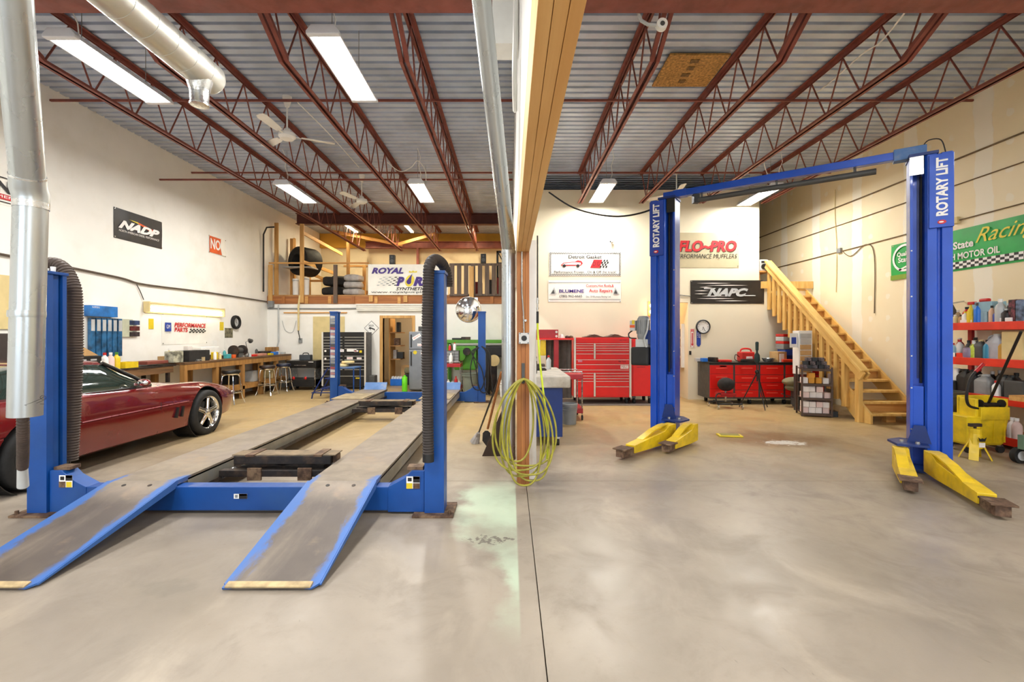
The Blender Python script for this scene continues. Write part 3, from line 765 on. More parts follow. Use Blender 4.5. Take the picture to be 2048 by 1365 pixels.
# ---------------------------------------------------------------- four-post lift
t = thing('four_post_lift', 'blue four-post drive-on car lift with ramps in the left bay', 'car lift', (-2.2, 6.8, 0))
YF4, YB4, H4 = 3.72, 9.98, 1.98
for (x0, y0, out, back) in ((-3.95, YF4, -1, 0), (-.70, YF4, 1, 0), (-3.95, YB4, -1, 1), (-.70, YB4, 1, 1)):
    x1 = x0 + .16; y1 = y0 + .17
    s = -out                          # the open side faces the bay
    prof = [(-.08, 0), (.08, 0), (.08, .055), (.02, .055), (.02, .075), (.06, .075), (.06, .12), (.02, .12), (.02, .135), (.08, .135), (.08, .17), (-.08, .17)]
    c = MB().prism([(x0 + .08 + s * p[0], y0 + p[1]) for p in prof], .02, H4, (0, 0, 0), (1, 0, 0), (0, 1, 0), (0, 0, 1))
    c.build('column', M_BLUE, t)
    MB().box(x0 - .01, x1 + .01, y0 - .01, y1 + .01, H4, H4 + .025).build('cap', M_BLUE, t, bevel=.004)
    MB().box(x0 - .09, x1 + .08, y0 - .06, y1 + .08, .0, .02).build('base_plate', M_RUST, t, bevel=.003)
    MB().cyl((x0 - .05 if out < 0 else x1 + .05, y0 - .03, .02), (x0 - .05 if out < 0 else x1 + .05, y0 - .03, .05), .014, n=6).build('anchor_bolt', M_RUST, t)
    # end carriage of the cross beam
    xe = x1 if out < 0 else x0
    g = s * 1.0
    yy0, yy1 = (y0 + .02, y0 + .15)
    poly = [(0, .02), (0, .36), (.10, .36), (.16, .30), (.30, .225), (.30, .02)]
    MB().prism(poly, yy0, yy1, (xe + s * .005, 0, 0), (s, 0, 0), (0, 0, 1), (0, 1, 0)).build('end_carriage', M_BLUE, t, bevel=.004)
    MB().box(min(xe + s * .02, xe + s * .15), max(xe + s * .02, xe + s * .15), yy0 + .02, yy1 - .01, .36, .385).build('cover', M_RUST, t)
for dx, hh in ((.03, .05), (.07, .03), (.11, .045)):
    MB().lathe([(0, 0), (.016, 0), (.018, hh), (0, hh)], 10, (-3.95 + dx, YF4 + .06 + dx * .4, H4 + .025)).build('fitting', M_WHT, t)
for y0, lab in ((YF4, 0), (YB4, 1)):
    MB().box(-3.49, -1.0, y0 + .025, y0 + .145, .03, .225).build('cross_beam', M_BLUE, t, bevel=.006)
ramp_tip = 2.62
for i, x0 in enumerate((-3.31, -1.66)):
    x1 = x0 + .55; xm = (x0 + x1) / 2
    rw = MB(); rw.box(-.275, .275, 3.70 - 3.86, 10.25 - 3.86, .252, .27)
    o = MB().box(-.275, .275, -.13, 6.4, .232, .27).build('runway', M_RUNWAY, t, local=True, bevel=.004)
    o.location = (xm + 2.2, 3.86 - 6.8, 0)
    for sx in (x0, x1 - .012):
        MB().box(sx, sx + .012, 3.90, 10.2, .12, .25).build('runway_side', mat('grimy_side', '#8d8677', .6, .2, var=.1, scale=3, dirt='#5d6a7c', dirt_amt=.6, dirt_scale=1.5), t)
    xi = x1 if i == 0 else x0
    s = 1 if i == 0 else -1
    MB().box(min(xi, xi + s * .05), max(xi, xi + s * .05), 3.95, 10.0, .115, .127).box(min(xi + s * .044, xi + s * .05), max(xi + s * .044, xi + s * .05), 3.95, 10.0, .127, .155).build('jack_rail', M_DARK, t)
    # ramp
    r = MB(); L = math.hypot(3.74 - ramp_tip, .255)
    a = math.atan2(.255, 3.74 - ramp_tip)
    r.prism([(-.275, .01), (.275, .01), (.275, -L + .04), (.24, -L), (-.275, -L)], -.012, 0, (0, 0, 0), (1, 0, 0), (0, 1, 0), (0, 0, 1))
    for sx in (-1, 1):
        r.prism([(.01, -.002), (.01, -.06), (-L * .55, -.035), (-L * .97, -.012), (-L * .97, -.002)], .272 * sx, .284 * sx, (0, 0, 0), (0, 1, 0), (0, 0, 1), (1, 0, 0))
    ro = r.build('ramp', M_RUNWAY, t, local=True)
    ro.location = (xm + 2.2, 3.74 - 6.8, .272); ro.rotation_euler = (a, 0, 0)
    MB().box(-.26, .235, -L, -L + .045, -.004, .008).build('wood_lip', mat('worn_lip', '#b09a72', .7, 0, var=.15, scale=12), ro, local=True, bevel=.003)
    for sx in (-.09, .12):
        MB().cyl((sx, -.06, -.002), (sx, -.06, .003), .016, n=10).build('hinge_hole', M_DARK, ro, local=True)
    # front wheel stop and approach plate
    st = MB().prism([(0, 0), (.02, 0), (.13, .15), (.11, .15)], x0 + .06, x1, (0, 10.12, .272), (0, 1, 0), (0, 0, 1), (1, 0, 0))
    st.build('wheel_stop', M_BLUEW, t)
    MB().box(x0 - .06, x1 - .02, 8.55, 9.35, .272, .285).build('turn_plate', mat('worn_tan_plate', '#9a8a6c', .6, .1, var=.12), t)
for y in (3.0,):
    pass
# labels on the blue steel
def sticker(parent, o, r, u, w_, h_, cols):
    o = Vector(o); r = Vector(r); u = Vector(u); n_ = r.cross(u)
    base = MB().quad(o + n_ * .003, o + r * w_ + n_ * .003, o + r * w_ + u * h_ + n_ * .003, o + u * h_ + n_ * .003).build('decal', M_INKW, parent)
    for (fx0, fx1, fz0, fz1, m) in cols:
        MB().quad(o + r * w_ * fx0 + u * h_ * fz0 + n_ * .005, o + r * w_ * fx1 + u * h_ * fz0 + n_ * .005, o + r * w_ * fx1 + u * h_ * fz1 + n_ * .005, o + r * w_ * fx0 + u * h_ * fz1 + n_ * .005).build('print', m, base)
cols = [(.5, 1, .55, 1, M_INKB), (.52, .98, .78, .98, M_ORANGE), (0, .5, 0, .48, M_RUST), (.55, .95, .02, .46, M_YELS), (.1, .4, .6, .9, M_INKB)]
sticker(t, (-3.70, YF4 + .016, .225), (1, 0, 0), (0, 0, 1), .11, .10, cols)
sticker(t, (-.85, YF4 + .016, .215), (1, 0, 0), (0, 0, 1), .11, .10, [(.5, 1, .5, 1, M_INKB), (.52, .98, .78, .98, M_ORANGE), (0, .45, 0, .45, M_YELS), (.5, 1, 0, .45, M_RUST), (.1, .4, .6, .9, M_INKB)])
sticker(t, (-2.27, YF4 + .022, .13), (1, 0, 0), (0, 0, 1), .11, .04, [(.4, 1, 0, 1, M_INKB), (.4, 1, .6, 1, M_ORANGE), (.1, .3, .2, .8, M_GREY)])
# wrapped hoarder strip of stickers on the rear left column
for k in range(22):
    mm = [M_GREYL, mat('faded_red', '#8f4a4a', .6), M_GREY, M_GREYL, M_GREY, mat('faded_rose', '#a87a78', .6), M_GREYD][(k * 5) % 7]
    MB().quad((-3.94, YB4 - .002, .55 + k * .062), (-3.84, YB4 - .002, .55 + k * .062), (-3.84, YB4 - .002, .60 + k * .062), (-3.94, YB4 - .002, .61 + k * .062)).build('decal', mm, t)
# two rolling bridge jacks
def jack(y, label, gr):
    j = thing('bridge_jack', label, 'jack', (-2.2, y, 0), 0, gr)
    MB().box(-2.62, -1.70, y - .11, y + .10, .25, .33).build('upper_beam', M_DARK, j, bevel=.006)
    MB().box(-2.64, -1.66, y - .10, y + .09, .330, .338).build('top_plate', mat('dusty_plate', '#7c6a52', .7, .1, var=.2, scale=7), j)
    MB().box(-2.50, -2.42, y - .125, y + .11, .325, .345).box(-1.86, -1.78, y - .125, y + .11, .325, .345).build('sleeve', M_RUST, j)
    MB().box(-2.72, -1.69, y - .17, y - .09, .15, .21).box(-2.72, -1.69, y + .06, y + .14, .15, .21).build('lower_beam', M_DARK, j, bevel=.004)
    for x in (-2.45, -1.98):
        MB().box(x, x + .13, y - .185, y - .165, .12, .235).build('bracket', M_RUST, j, bevel=.003)
    MB().bar((-2.6, y, .20), (-1.9, y, .26), .06, .03).bar((-1.8, y, .20), (-2.5, y, .26), .06, .03).build('scissor_arm', M_DARK, j)
    for x in (-2.71, -1.71):
        MB().cyl((x, y - .14, .155), (x, y + .11, .155), .028, n=12).build('roller', M_STEEL, j)
    MB().box(-1.70, -1.665, y - .05, y + .05, .25, .32).build('pad', M_RUST, j)
    return j
jack(4.42, 'dark greasy bridge jack between the lift runways, nearest the ramps', 'bridge jacks')
jack(8.0, 'dark bridge jack between the lift runways, at the far end', 'bridge jacks')
# corrugated hoses hung over the front columns
hs = thing('exhaust_hose', 'brown corrugated exhaust hose arched over the front left lift column', 'hose', (-3.92, 4.07, 0))
corrugated([(-4.22, 4.06, 2.03), (-4.16, 4.07, 2.10), (-4.08, 4.08, 2.11), (-4.00, 4.08, 2.06), (-3.94, 4.08, 1.95), (-3.91, 4.08, 1.8), (-3.905, 4.08, 1.3), (-3.915, 4.07, .8), (-3.93, 4.06, .36)], .063, .024).build('hose', M_HOSE, hs, smooth=True)
hs = thing('exhaust_hose', 'black corrugated exhaust hose hooked over the front right lift column', 'hose', (-.72, 3.6, 0))
corrugated([(-.545, 3.965, 1.90), (-.55, 3.96, 2.0), (-.575, 3.88, 2.08), (-.615, 3.76, 2.10), (-.645, 3.675, 2.05), (-.655, 3.655, 1.92), (-.665, 3.65, 1.4), (-.66, 3.65, .9), (-.655, 3.65, .52)], .047, .022).build('hose', mat('black_corrugated', '#332c29', .6, 0, var=.1), hs, smooth=True)
MB().cyl((-.655, 3.65, .53), (-.655, 3.65, .46), .046, n=18).build('cuff', M_BLACK, hs, smooth=True)

# ---------------------------------------------------------------- two-post lift
LP = Vector((2.26, 6.62, 0)); RP = Vector((4.60, 5.0, 0))
ax = (RP - LP).normalized(); fr = Vector((ax.y, -ax.x, 0))
if fr.y > 0: fr = -fr
t = thing('two_post_lift', 'royal blue two-post car lift with yellow arms in the right bay', 'car lift', (LP + RP) / 2)
H2 = 3.42
def column(P, s):
    """s: +1 when the bay lies towards +ax"""
    i_ = ax * s; f_ = fr; pt = lambda a, b_: P + i_ * a + f_ * b_
    pr = [(.17, -.14), (.17, .13), (.145, .13), (.145, .02), (.05, .02), (.05, .13), (.03, .15), (-.045, .15), (-.055, .12), (-.075, .12), (-.085, .15), (-.17, .15), (-.17, -.14)]
    MB().prism([(0, 0)] * 0 + pr, .02, H2, P, i_, f_, (0, 0, 1)).build('column', M_BLUE2, t, bevel=.004)
    # dark slot with the hose chain
    MB().prism([(.06, .022), (.10, .022), (.10, .03), (.06, .03)], 1.0, H2 - .15, P, i_, f_, (0, 0, 1)).build('slot', M_BLUEN, t)
    MB().cyl(pt(.07, .05) + Vector((0, 0, .95)), pt(.07, .05) + Vector((0, 0, H2 - .2)), .012, n=8).build('lift_hose', M_BLACK, t)
    MB().prism([(.145, .015), (.055, .015), (.055, .12), (.145, .12)], .25, .92, P, i_, f_, (0, 0, 1)).build('carriage', M_BLUE2, t, bevel=.004)
    MB().prism([(-.24, -.20), (.26, -.20), (.26, .22), (-.24, .22)], 0, .02, P, i_, f_, (0, 0, 1)).build('base_plate', M_BLUEN, t)
    # sign box near the top, outer half of the front side
    q = pt(0, .15)
    sg = MB().prism([(-.175, .148), (.02, .148), (.02, .175), (-.175, .175)], H2 - .80, H2 - .02, P, i_, f_, (0, 0, 1)).build('sign_box', M_INKN if s > 0 else M_BLUE2, t, bevel=.003)
    cc = P + i_ * -.08 + f_ * .175
    text('ROTARY LIFT', 'lettering', M_INKW, sg, cc + Vector((0, 0, H2 - .37)), (0, 0, 1), -ax, .62, .095, bold=.04)
    e0 = cc + Vector((0, 0, H2 - .745))
    MB().prism([(.035 * math.cos(a), .022 * math.sin(a)) for a in [k * PI / 8 for k in range(16)]], .003, .005, e0, ax, (0, 0, 1), f_).build('emblem', M_INKR, sg)
    MB().prism([(.02 * math.cos(a) - .005, .008 * math.sin(a)) for a in [k * PI / 6 for k in range(12)]], .005, .006, e0, ax, (0, 0, 1), f_).build('emblem_mark', M_INKW, sg)
    for z in (.45, .9, 1.25, 1.9, 2.4):
        c = pt(.157, .13)
        MB().cyl(c + Vector((0, 0, z)), c + f_ * .006 + Vector((0, 0, z)), .008, n=8).build('bolt', M_STEEL, t)
    # head bracket
    MB().prism([(.18, -.15), (.18, .16), (-.06, .16), (-.06, -.15)], H2, H2 + .03, P, i_, f_, (0, 0, 1)).build('head_plate', M_BLUEN, t)
    MB().prism([(.175, .131), (.06, .131), (.06, .15), (.175, .15)], H2 - .20, H2, P, i_, f_, (0, 0, 1)).build('head_bracket', M_BLK2 if s > 0 else M_STEEL, t)
column(LP, 1); column(RP, -1)
up = Vector((0, 0, 1))
a0 = LP + up * (H2 + .08); a1 = RP + up * (H2 + .08)
MB().bar(a0 - ax * .02, a1 - ax * .25, .09, .09).build('overhead_beam', M_BLUE2, t, bevel=.006)
MB().bar(a1 - ax * .30 , a1 - ax * .02, .12, .13).build('beam_bracket', M_BLUEW, t, bevel=.006)
MB().bar(a0 + ax * .12, a0 + ax * .30, .11, .10).build('beam_bracket', M_BLUE2, t, bevel=.006)
MB().cyl(a0 + ax * .45 + up * -.13, a1 - ax * .45 + up * -.13, .035, n=14).build('shutoff_bar', M_GREYD, t, smooth=True)
for k in (.5, 1.4, 2.2):
    MB().bar(a0 + ax * k, a0 + ax * k + up * -.13, .02, .02).build('bar_hanger', M_GREYD, t)
sb = a0 + ax * .42 + up * -.11
MB().cbox(sb, (.08, .08, .12)).build('limit_switch', M_BLACK, t)
MB().tube(cat_([a1 - ax * .05 + up * .06, a1 - ax * .0 + up * .12, a1 + ax * .10 + up * .10, a1 + ax * .14 + up * -.06], 5), .006, 6).build('cable', M_BLACK, t, smooth=True)
def arm(root, tip, pivot_r=.09, w0=.13, w1=.10, zz=.16):
    root = Vector((root[0], root[1], 0)); tip = Vector((tip[0], tip[1], 0)); d = (tip - root); L = d.length; d.normalize(); sd = Vector((-d.y, d.x, 0))
    vs = []; 
    ar = MB().prism([(-.02, .05), (-.02, .275), (L * .12, .275), (L * .22, .215), (L * .82, .145), (L * .82, .05), (L * .2, .04)], -w0 / 2, w0 / 2, root, d, (0, 0, 1), sd)
    o = ar.build('arm', M_YEL, t, bevel=.006)
    ln = root + d * (L * .42)
    MB().prism([(L * .06, .283), (L * .16, .283), (L * .34, .25), (L * .58, .172), (L * .58, .155), (L * .34, .232), (L * .16, .268), (L * .06, .272)], -w0 * .5, w0 * .2, ln - d * L * .38, d, (0, 0, 1), sd).build('gear_guard', M_YEL, o)
    MB().prism([(L * .74, .045), (L * .74, .125), (L + .01, .115), (L + .01, .03), (L * .86, .03)], -w1 / 2, w1 / 2, root, d, (0, 0, 1), sd).build('extension', M_RUST, o, bevel=.004)
    MB().prism([(L - .16, .118), (L + .03, .118), (L + .03, .135), (L - .16, .135)], -.085, .085, root, d, (0, 0, 1), sd).build('pad', M_RUST, o, bevel=.003)
def yoke(P, s):
    i_ = ax * s; f_ = fr
    MB().prism([(.03, -.05), (.03, .30), (.30, .34), (.36, .10), (.24, -.08)], .285, .31, P, i_, f_, (0, 0, 1)).build('yoke_plate', M_BLUEN, t, bevel=.003)
    MB().prism([(.03, -.05), (.03, .28), (.28, .30), (.32, .10), (.24, -.08)], .03, .05, P, i_, f_, (0, 0, 1)).build('yoke_plate', M_BLUEN, t, bevel=.003)
    g = P + f_ * .16
    MB().prism([(.00, .31), (.20, .31), (.14, .50), (.05, .50)], 0, .012, g, i_, (0, 0, 1), f_).build('gusset', M_BLUEN, t)
    for a, b_ in ((.12, .24), (.25, .22)):
        c = P + i_ * a + f_ * b_
        MB().cyl(c + up * .31, c + up * .335, .02, n=10).build('pin_head', M_STEEL, t)
yoke(LP, 1); yoke(RP, -1)
arm((2.20, 6.22), (1.30, 5.38)); arm((2.50, 6.22), (1.93, 5.64))
arm((4.38, 4.72), (3.92, 3.62)); arm((4.20, 4.90), (3.72, 4.22))
# power unit
pc = LP - ax * .30 + fr * .08
MB().lathe([(.0, 1.42), (.075, 1.42), (.085, 1.46), (.085, 1.72), (.06, 1.76), (0, 1.765)], 20, (pc.x, pc.y, 0)).build('motor', M_GREY, t, smooth=True)
for k in range(10):
    a = k * PI / 5
    MB().box(-.004, .004, .083, .096, 1.50, 1.70).v
fin = MB()
for k in range(16):
    a = k * PI / 8; fin.xf = Matrix.Translation((pc.x, pc.y, 0)) @ rotz(a); fin.box(-.004, .004, .08, .097, 1.50, 1.70)
fin.build('cooling_fins', M_GREY, t)
MB().cbox((pc.x, pc.y, 1.36), (.18, .16, .12), rotz(math.atan2(ax.y, ax.x))).build('pump_block', M_GREYL, t, bevel=.01)
MB().cbox((pc.x - .02, pc.y, 1.17), (.26, .22, .27), rotz(math.atan2(ax.y, ax.x))).build('fluid_tank', M_BLACK, t, bevel=.03, seg=3)
pb = pc + fr * .13
text('A', 'decal', M_INKW, t, pc + fr * .112 + up * 1.21 - ax * .07, ax, (0, 0, 1), .035, .07)
MB().cbox(pc - ax * .135 + up * 1.62 + fr * .03, (.08, .10, .15), rotz(math.atan2(ax.y, ax.x))).build('switch_box', M_GREYL, t, bevel=.005)
MB().cbox(pc - ax * .135 + up * 1.61 + fr * .083, (.075, .006, .04), rotz(math.atan2(ax.y, ax.x))).build('decal', M_ORANGE, t)
MB().cbox(pc - ax * .12 + up * 1.67 + fr * .083, (.04, .006, .06), rotz(math.atan2(ax.y, ax.x))).build('decal', M_YELS, t)
MB().tube(cat_([pc - ax * .16 + up * 1.55, pc - ax * .22 + up * 1.50, pc - ax * .20 + up * 1.44, pc - ax * .10 + up * 1.43], 4), .010, 6).build('lead', M_BLACK, t, smooth=True)
MB().tube(cat_([pc + ax * .10 + up * 1.72 + fr * .06, pc + ax * .09 + up * 1.55 + fr * .09, pc + ax * .05 + up * 1.42 + fr * .1, pc + ax * .08 + up * 1.30 + fr * .1], 4), .012, 6).build('lever_hose', M_GREYL, t, smooth=True)
MB().bar(pc + up * 1.45 + ax * .05, pc + up * 1.45 + ax * .2, .12, .2).build('mount', M_BLUEN, t)
# ---------------------------------------------------------------- sports car, nose towards the back of the shop
def build_car():
    t = thing('sports_car', 'maroon two-door wedge-shaped sports car parked beside the left lift', 'car', (-5.40, 4.37, 0))
    WB = 2.43
    # stations: y, half width at sill, half width at crease, half width at shoulder, z sill, z crease, z shoulder, z centre top
    S = [(-1.06, .66, .74, .66, .34, .55, .78, .80),
         (-1.00, .72, .80, .72, .28, .55, .83, .86),
         (-.80, .78, .86, .78, .22, .55, .86, .90),
         (-.45, .82, .895, .82, .19, .55, .87, .91),
         (0.0, .84, .905, .83, .18, .55, .87, .91),
         (.45, .84, .895, .82, .18, .55, .85, .88),
         (.80, .83, .880, .82, .18, .55, .83, .86),
         (1.20, .83, .880, .82, .18, .55, .82, .85),
         (1.55, .83, .885, .80, .18, .55, .815, .86),
         (1.90, .84, .890, .77, .18, .55, .81, .83),
         (2.20, .84, .895, .74, .19, .545, .80, .79),
         (2.43, .84, .895, .72, .20, .54, .785, .765),
         (2.75, .82, .880, .70, .20, .53, .735, .72),
         (3.02, .78, .840, .68, .21, .51, .67, .66),
         (3.22, .72, .780, .64, .23, .48, .60, .60),
         (3.33, .64, .700, .58, .27, .45, .53, .535),
         (3.38, .55, .60, .50, .32, .43, .47, .475)]
    def samp(y):
        for i in range(len(S) - 1):
            if S[i][0] <= y <= S[i + 1][0]:
                u = (y - S[i][0]) / (S[i + 1][0] - S[i][0]); p0 = S[max(i - 1, 0)]; p1 = S[i]; p2 = S[i + 1]; p3 = S[min(i + 2, len(S) - 1)]
                return [.5 * ((2 * b) + (c - a) * u + (2 * a - 5 * b + 4 * c - d) * u * u + (3 * b - a - 3 * c + d) * u ** 3) for a, b, c, d in zip(p0, p1, p2, p3)][1:]
        return S[-1][1:]
    ys = [S[0][0] + (S[-1][0] - S[0][0]) * i / 70 for i in range(71)]
    vs = []; ring = None
    for y in ys:
        ws, wc, wh, zs, zc, zh, zt = samp(y)
        half = [(0, zs - .02), (ws * .6, zs - .02), (ws * .94, zs - .01), (ws, zs + .02)]
        for u in (.25, .5, .75):
            half.append((ws + (wc - ws) * math.sin(u * PI / 2), zs + .02 + (zc - .025 - zs - .02) * u))
        half += [(wc, zc - .012), (wc - .008, zc - .004), (wc - .008, zc + .004), (wc - .001, zc + .012)]
        for u in (.2, .4, .6, .75, .87, .95):
            a = u * PI / 2
            half.append((wh + (wc - wh) * math.cos(a) ** .75, zc + .012 + (zh - zc - .012) * math.sin(a) ** 1.05))
        half += [(wh, zh), (wh * .86, zh + (zt - zh) * .35 + .006), (wh * .6, zh + (zt - zh) * .75 + .004), (wh * .3, zt), (0, zt)]
        full = [(-x, z) for x, z in half[::-1]][:-1] + half[:-1] if False else half + [(-x, z) for x, z in half[-2:0:-1]]
        ring = len(full)
        vs += [(x, y, z) for x, z in full]
    fs = []
    for i in range(len(ys) - 1):
        for k in range(ring):
            fs.append((i * ring + k, i * ring + (k + 1) % ring, (i + 1) * ring + (k + 1) % ring, (i + 1) * ring + k))
    fs += [tuple(range(ring))[::-1], tuple(range((len(ys) - 1) * ring, len(ys) * ring))]
    body = MB().add(vs, fs).build('body', M_CAR, t, local=True, smooth=True)
    cut = MB()
    for wy in (0.0, WB):
        for s in (-1, 1):
            cut.cyl((s * .58, wy, .335), (s * 1.1, wy, .335), .385, n=40)
    co = cut.build('cutter', M_BLACK, None, local=True)
    co.matrix_world = t.matrix_basis
    md = body.modifiers.new('arches', 'BOOLEAN'); md.object = co; md.operation = 'DIFFERENCE'; md.solver = 'EXACT'
    bpy.context.view_layer.update()
    dg = bpy.context.evaluated_depsgraph_get()
    me = bpy.data.meshes.new_from_object(body.evaluated_get(dg), depsgraph=dg)
    body.modifiers.clear(); body.data = me
    me.materials.clear(); me.materials.append(M_CAR)
    for p_ in me.polygons: p_.material_index = 0
    me.polygons.foreach_set('use_smooth', [True] * len(me.polygons))
    try: me.set_sharp_from_angle(angle=math.radians(32))
    except Exception: pass
    bpy.data.objects.remove(co)
    # wheel wells (dark liners)
    for wy in (0.0, WB):
        for s in (-1, 1):
            MB().lathe([(.383, 0), (.383, .27), (.375, .27), (.375, .005), (0, .005), (0, 0)], 32, (s * .585, wy, .335), (s, 0, 0)).build('wheel_liner', M_BLACK, t, local=True)
    # greenhouse
    G = [(-.86, .70, .885, .60, .895), (-.5, .76, .87, .56, 1.02), (-.1, .79, .855, .55, 1.13), (.25, .80, .845, .555, 1.175), (.65, .80, .84, .565, 1.185), (1.0, .80, .84, .56, 1.165), (1.25, .79, .84, .60, 1.02), (1.52, .76, .85, .70, .865)]
    def g_at(y):
        for i in range(len(G) - 1):
            if G[i][0] <= y <= G[i + 1][0]:
                u = (y - G[i][0]) / (G[i + 1][0] - G[i][0]); return [a + (b - a) * u for a, b in zip(G[i], G[i + 1])]
        return list(G[-1])
    gy = [G[0][0] + (G[-1][0] - G[0][0]) * i / 40 for i in range(41)]
    vs = []; n = 0
    for y in gy:
        _, wb, zb, wt, zt = g_at(y)
        half = [(wb, zb - .05), (wb, zb), (wb + (wt - wb) * .5 + .012, zb + (zt - .03 - zb) * .5), (wt, zt - .03), (wt - .04, zt - .008), (wt * .6, zt + .004), (0, zt + .01)]
        full = half + [(-x, z) for x, z in half[-2::-1]]
        n = len(full); vs += [(x, y, z) for x, z in full]
    fs = [(i * n + k, i * n + k + 1, (i + 1) * n + k + 1, (i + 1) * n + k) for i in range(len(gy) - 1) for k in range(n - 1)]
    fs += [tuple(range(n))[::-1], tuple(range((len(gy) - 1) * n, len(gy) * n))]
    MB().add(vs, fs).build('cabin_glass', M_GLASS, t, local=True, smooth=True)
    # roof panel
    vs = []; n = 0
    ry = [.20 + (1.0 - .20) * i / 12 for i in range(13)]
    for y in ry:
        _, wb, zb, wt, zt = g_at(y)
        row = [(-wt - .006, zt - .035), (-wt + .035, zt), (-wt * .6, zt + .014), (0, zt + .02), (wt * .6, zt + .014), (wt - .035, zt), (wt + .006, zt - .035)]
        n = len(row); vs += [(x, y, z) for x, z in row] + [(x, y, z - .03) for x, z in row[::-1]]
        n = 14
    fs = [(i * n + k, i * n + (k + 1) % n, (i + 1) * n + (k + 1) % n, (i + 1) * n + k) for i in range(len(ry) - 1) for k in range(n)]
    fs += [tuple(range(n))[::-1], tuple(range(12 * n, 13 * n))]
    MB().add(vs, fs).build('roof_panel', M_CAR, t, local=True, smooth=True)
    for s in (-1, 1):
        MB().tube([(s * .705, 1.50, .85), (s * .66, 1.38, .94), (s * .60, 1.22, 1.04), (s * .562, 1.02, 1.148)], .022, 8).build('windscreen_pillar', M_BLK2, t, local=True, smooth=True)
        MB().tube([(s * .69, 1.535, .845), (s * .645, 1.40, .95), (s * .585, 1.235, 1.05), (s * .55, 1.03, 1.165)], .012, 8).build('windscreen_trim', M_ALU, t, local=True, smooth=True)
        MB().bar((s * .805, .26, .84), (s * .565, .20, 1.15), .035, .10, (0, 1, 0)).build('door_pillar', M_CAR, t, local=True, bevel=.006)
        MB().tube([(s * .812, 1.45, .842), (s * .818, .9, .842), (s * .812, .25, .852)], .008, 6).build('belt_trim', M_BLK2, t, local=True)
        # mirror
        m_ = MB().ball((s * .90, 1.22, .895), (.085, .05, .045), 14, 8).build('mirror', M_CAR, t, local=True, smooth=True)
        MB().ball((s * .905, 1.195, .895), (.07, .03, .034), 12, 8).build('mirror_glass', M_CHROME, m_, local=True, smooth=True)
        MB().bar((s * .78, 1.24, .87), (s * .86, 1.22, .88), .03, .03).build('mirror_stalk', M_CAR, m_, local=True)
        # body line, door seams, gills, handle
        line = [(s * (samp(y)[1] - .002), y, samp(y)[4]) for y in [-.96 + i * .1 for i in range(6)]]
        MB().tube([(s * (samp(y)[1] - .001), y, samp(y)[4] + .004) for y in [.42 + i * .1 for i in range(17)]], .007, 6).build('side_moulding', mat('moulding_rose', '#8f4650', .3, .1), t, local=True)
        for y in (.36, 1.52):
            pts = []
            ws, wc, wh, zs, zc, zh, zt = samp(y)
            pts = [(s * (ws + .0015), y, zs + .03), (s * (wc + .0005), y, zc - .015), (s * (wc - .004), y, zc), (s * (wc + .0005), y, zc + .02), (s * (wh + (wc - wh) * .74), y, zc + (zh - zc) * .62)]
            MB().tube(cat_(pts, 4), .004, 5).build('door_seam', M_BLK2, t, local=True)
        for k in range(2):
            y = 1.79 + k * .10
            MB().bar((s * .888, y - .015, .36), (s * .893, y + .012, .50), .035, .03, (0, 1, 0)).build('side_gill', M_BLK2, t, local=True)
        MB().box(min(s * .855, s * .868), max(s * .855, s * .868), .46, .64, .665, .70).build('door_handle', mat('handle_dark_maroon', '#3a080d', .4), t, local=True, bevel=.004)
    # hood seam, bumper line
    MB().box(-.62, .62, 3.345, 3.375, .40, .45).build('front_bumper_strip', M_BLK2, t, local=True)
    # wheels
    def wheel(wy, s, R=.33, W=.25):
        x1 = s * .90; x0 = s * (.90 - W)
        tr = MB().lathe([(.232, 0), (.26, -.012), (.30, -.008), (.325, .012), (R, .035), (R, W - .035), (.325, W - .012), (.30, W + .008), (.26, W + .010), (.236, W), (.225, W - .03), (.225, .03)], 44, (x0, wy, R), (s, 0, 0), closed=True)
        wh = tr.build('tyre', M_RUB, t, local=True, smooth=True)
        rim = MB().lathe([(.238, W + .004), (.228, W - .004), (.215, W - .03), (.20, W - .09), (.20, .02), (.232, .0), (.236, .0), (.236, .01), (.206, .03), (.206, W - .09), (.222, W - .03), (.236, W - .004)], 44, (x0, wy, R), (s, 0, 0), closed=True)
        rm = rim.build('rim', M_CHROME, wh, local=True, smooth=True)
        sp = MB()
        for k in range(5):
            a = 2 * PI * k / 5 + .3
            ca, sa = math.cos(a), math.sin(a); u = Vector((0, ca, sa)); v = Vector((0, -sa, ca))
            sp.prism([(.04, -.045), (.10, -.038), (.205, -.050), (.21, .015), (.10, .028), (.04, .045)], W - .05, W - .018, (x0, wy, R), u, v, (s, 0, 0))
            sp.prism([(.05, -.012), (.21, -.022), (.21, -.006), (.05, .006)], W - .02, W - .006, (x0, wy, R), u, v, (s, 0, 0))
        sp.build('spokes', M_CHROME, wh, local=True, bevel=.004)
        MB().lathe([(0, W + .002), (.03, W), (.045, W - .012), (.05, W - .05), (0, W - .05)], 20, (x0, wy, R), (s, 0, 0)).build('hub_cap', M_CHROME, wh, local=True, smooth=True)
        MB().lathe([(.02, W - .12), (.16, W - .12), (.16, W - .10), (.02, W - .10)], 28, (x0, wy, R), (s, 0, 0)).build('brake_disc', M_GREYD, wh, local=True)
    for wy in (0.0, WB):
        for s in (-1, 1): wheel(wy, s)
    MB().box(-.55, .55, -.7, 3.0, .12, .2).build('underbody', M_BLACK, t, local=True)
build_car()
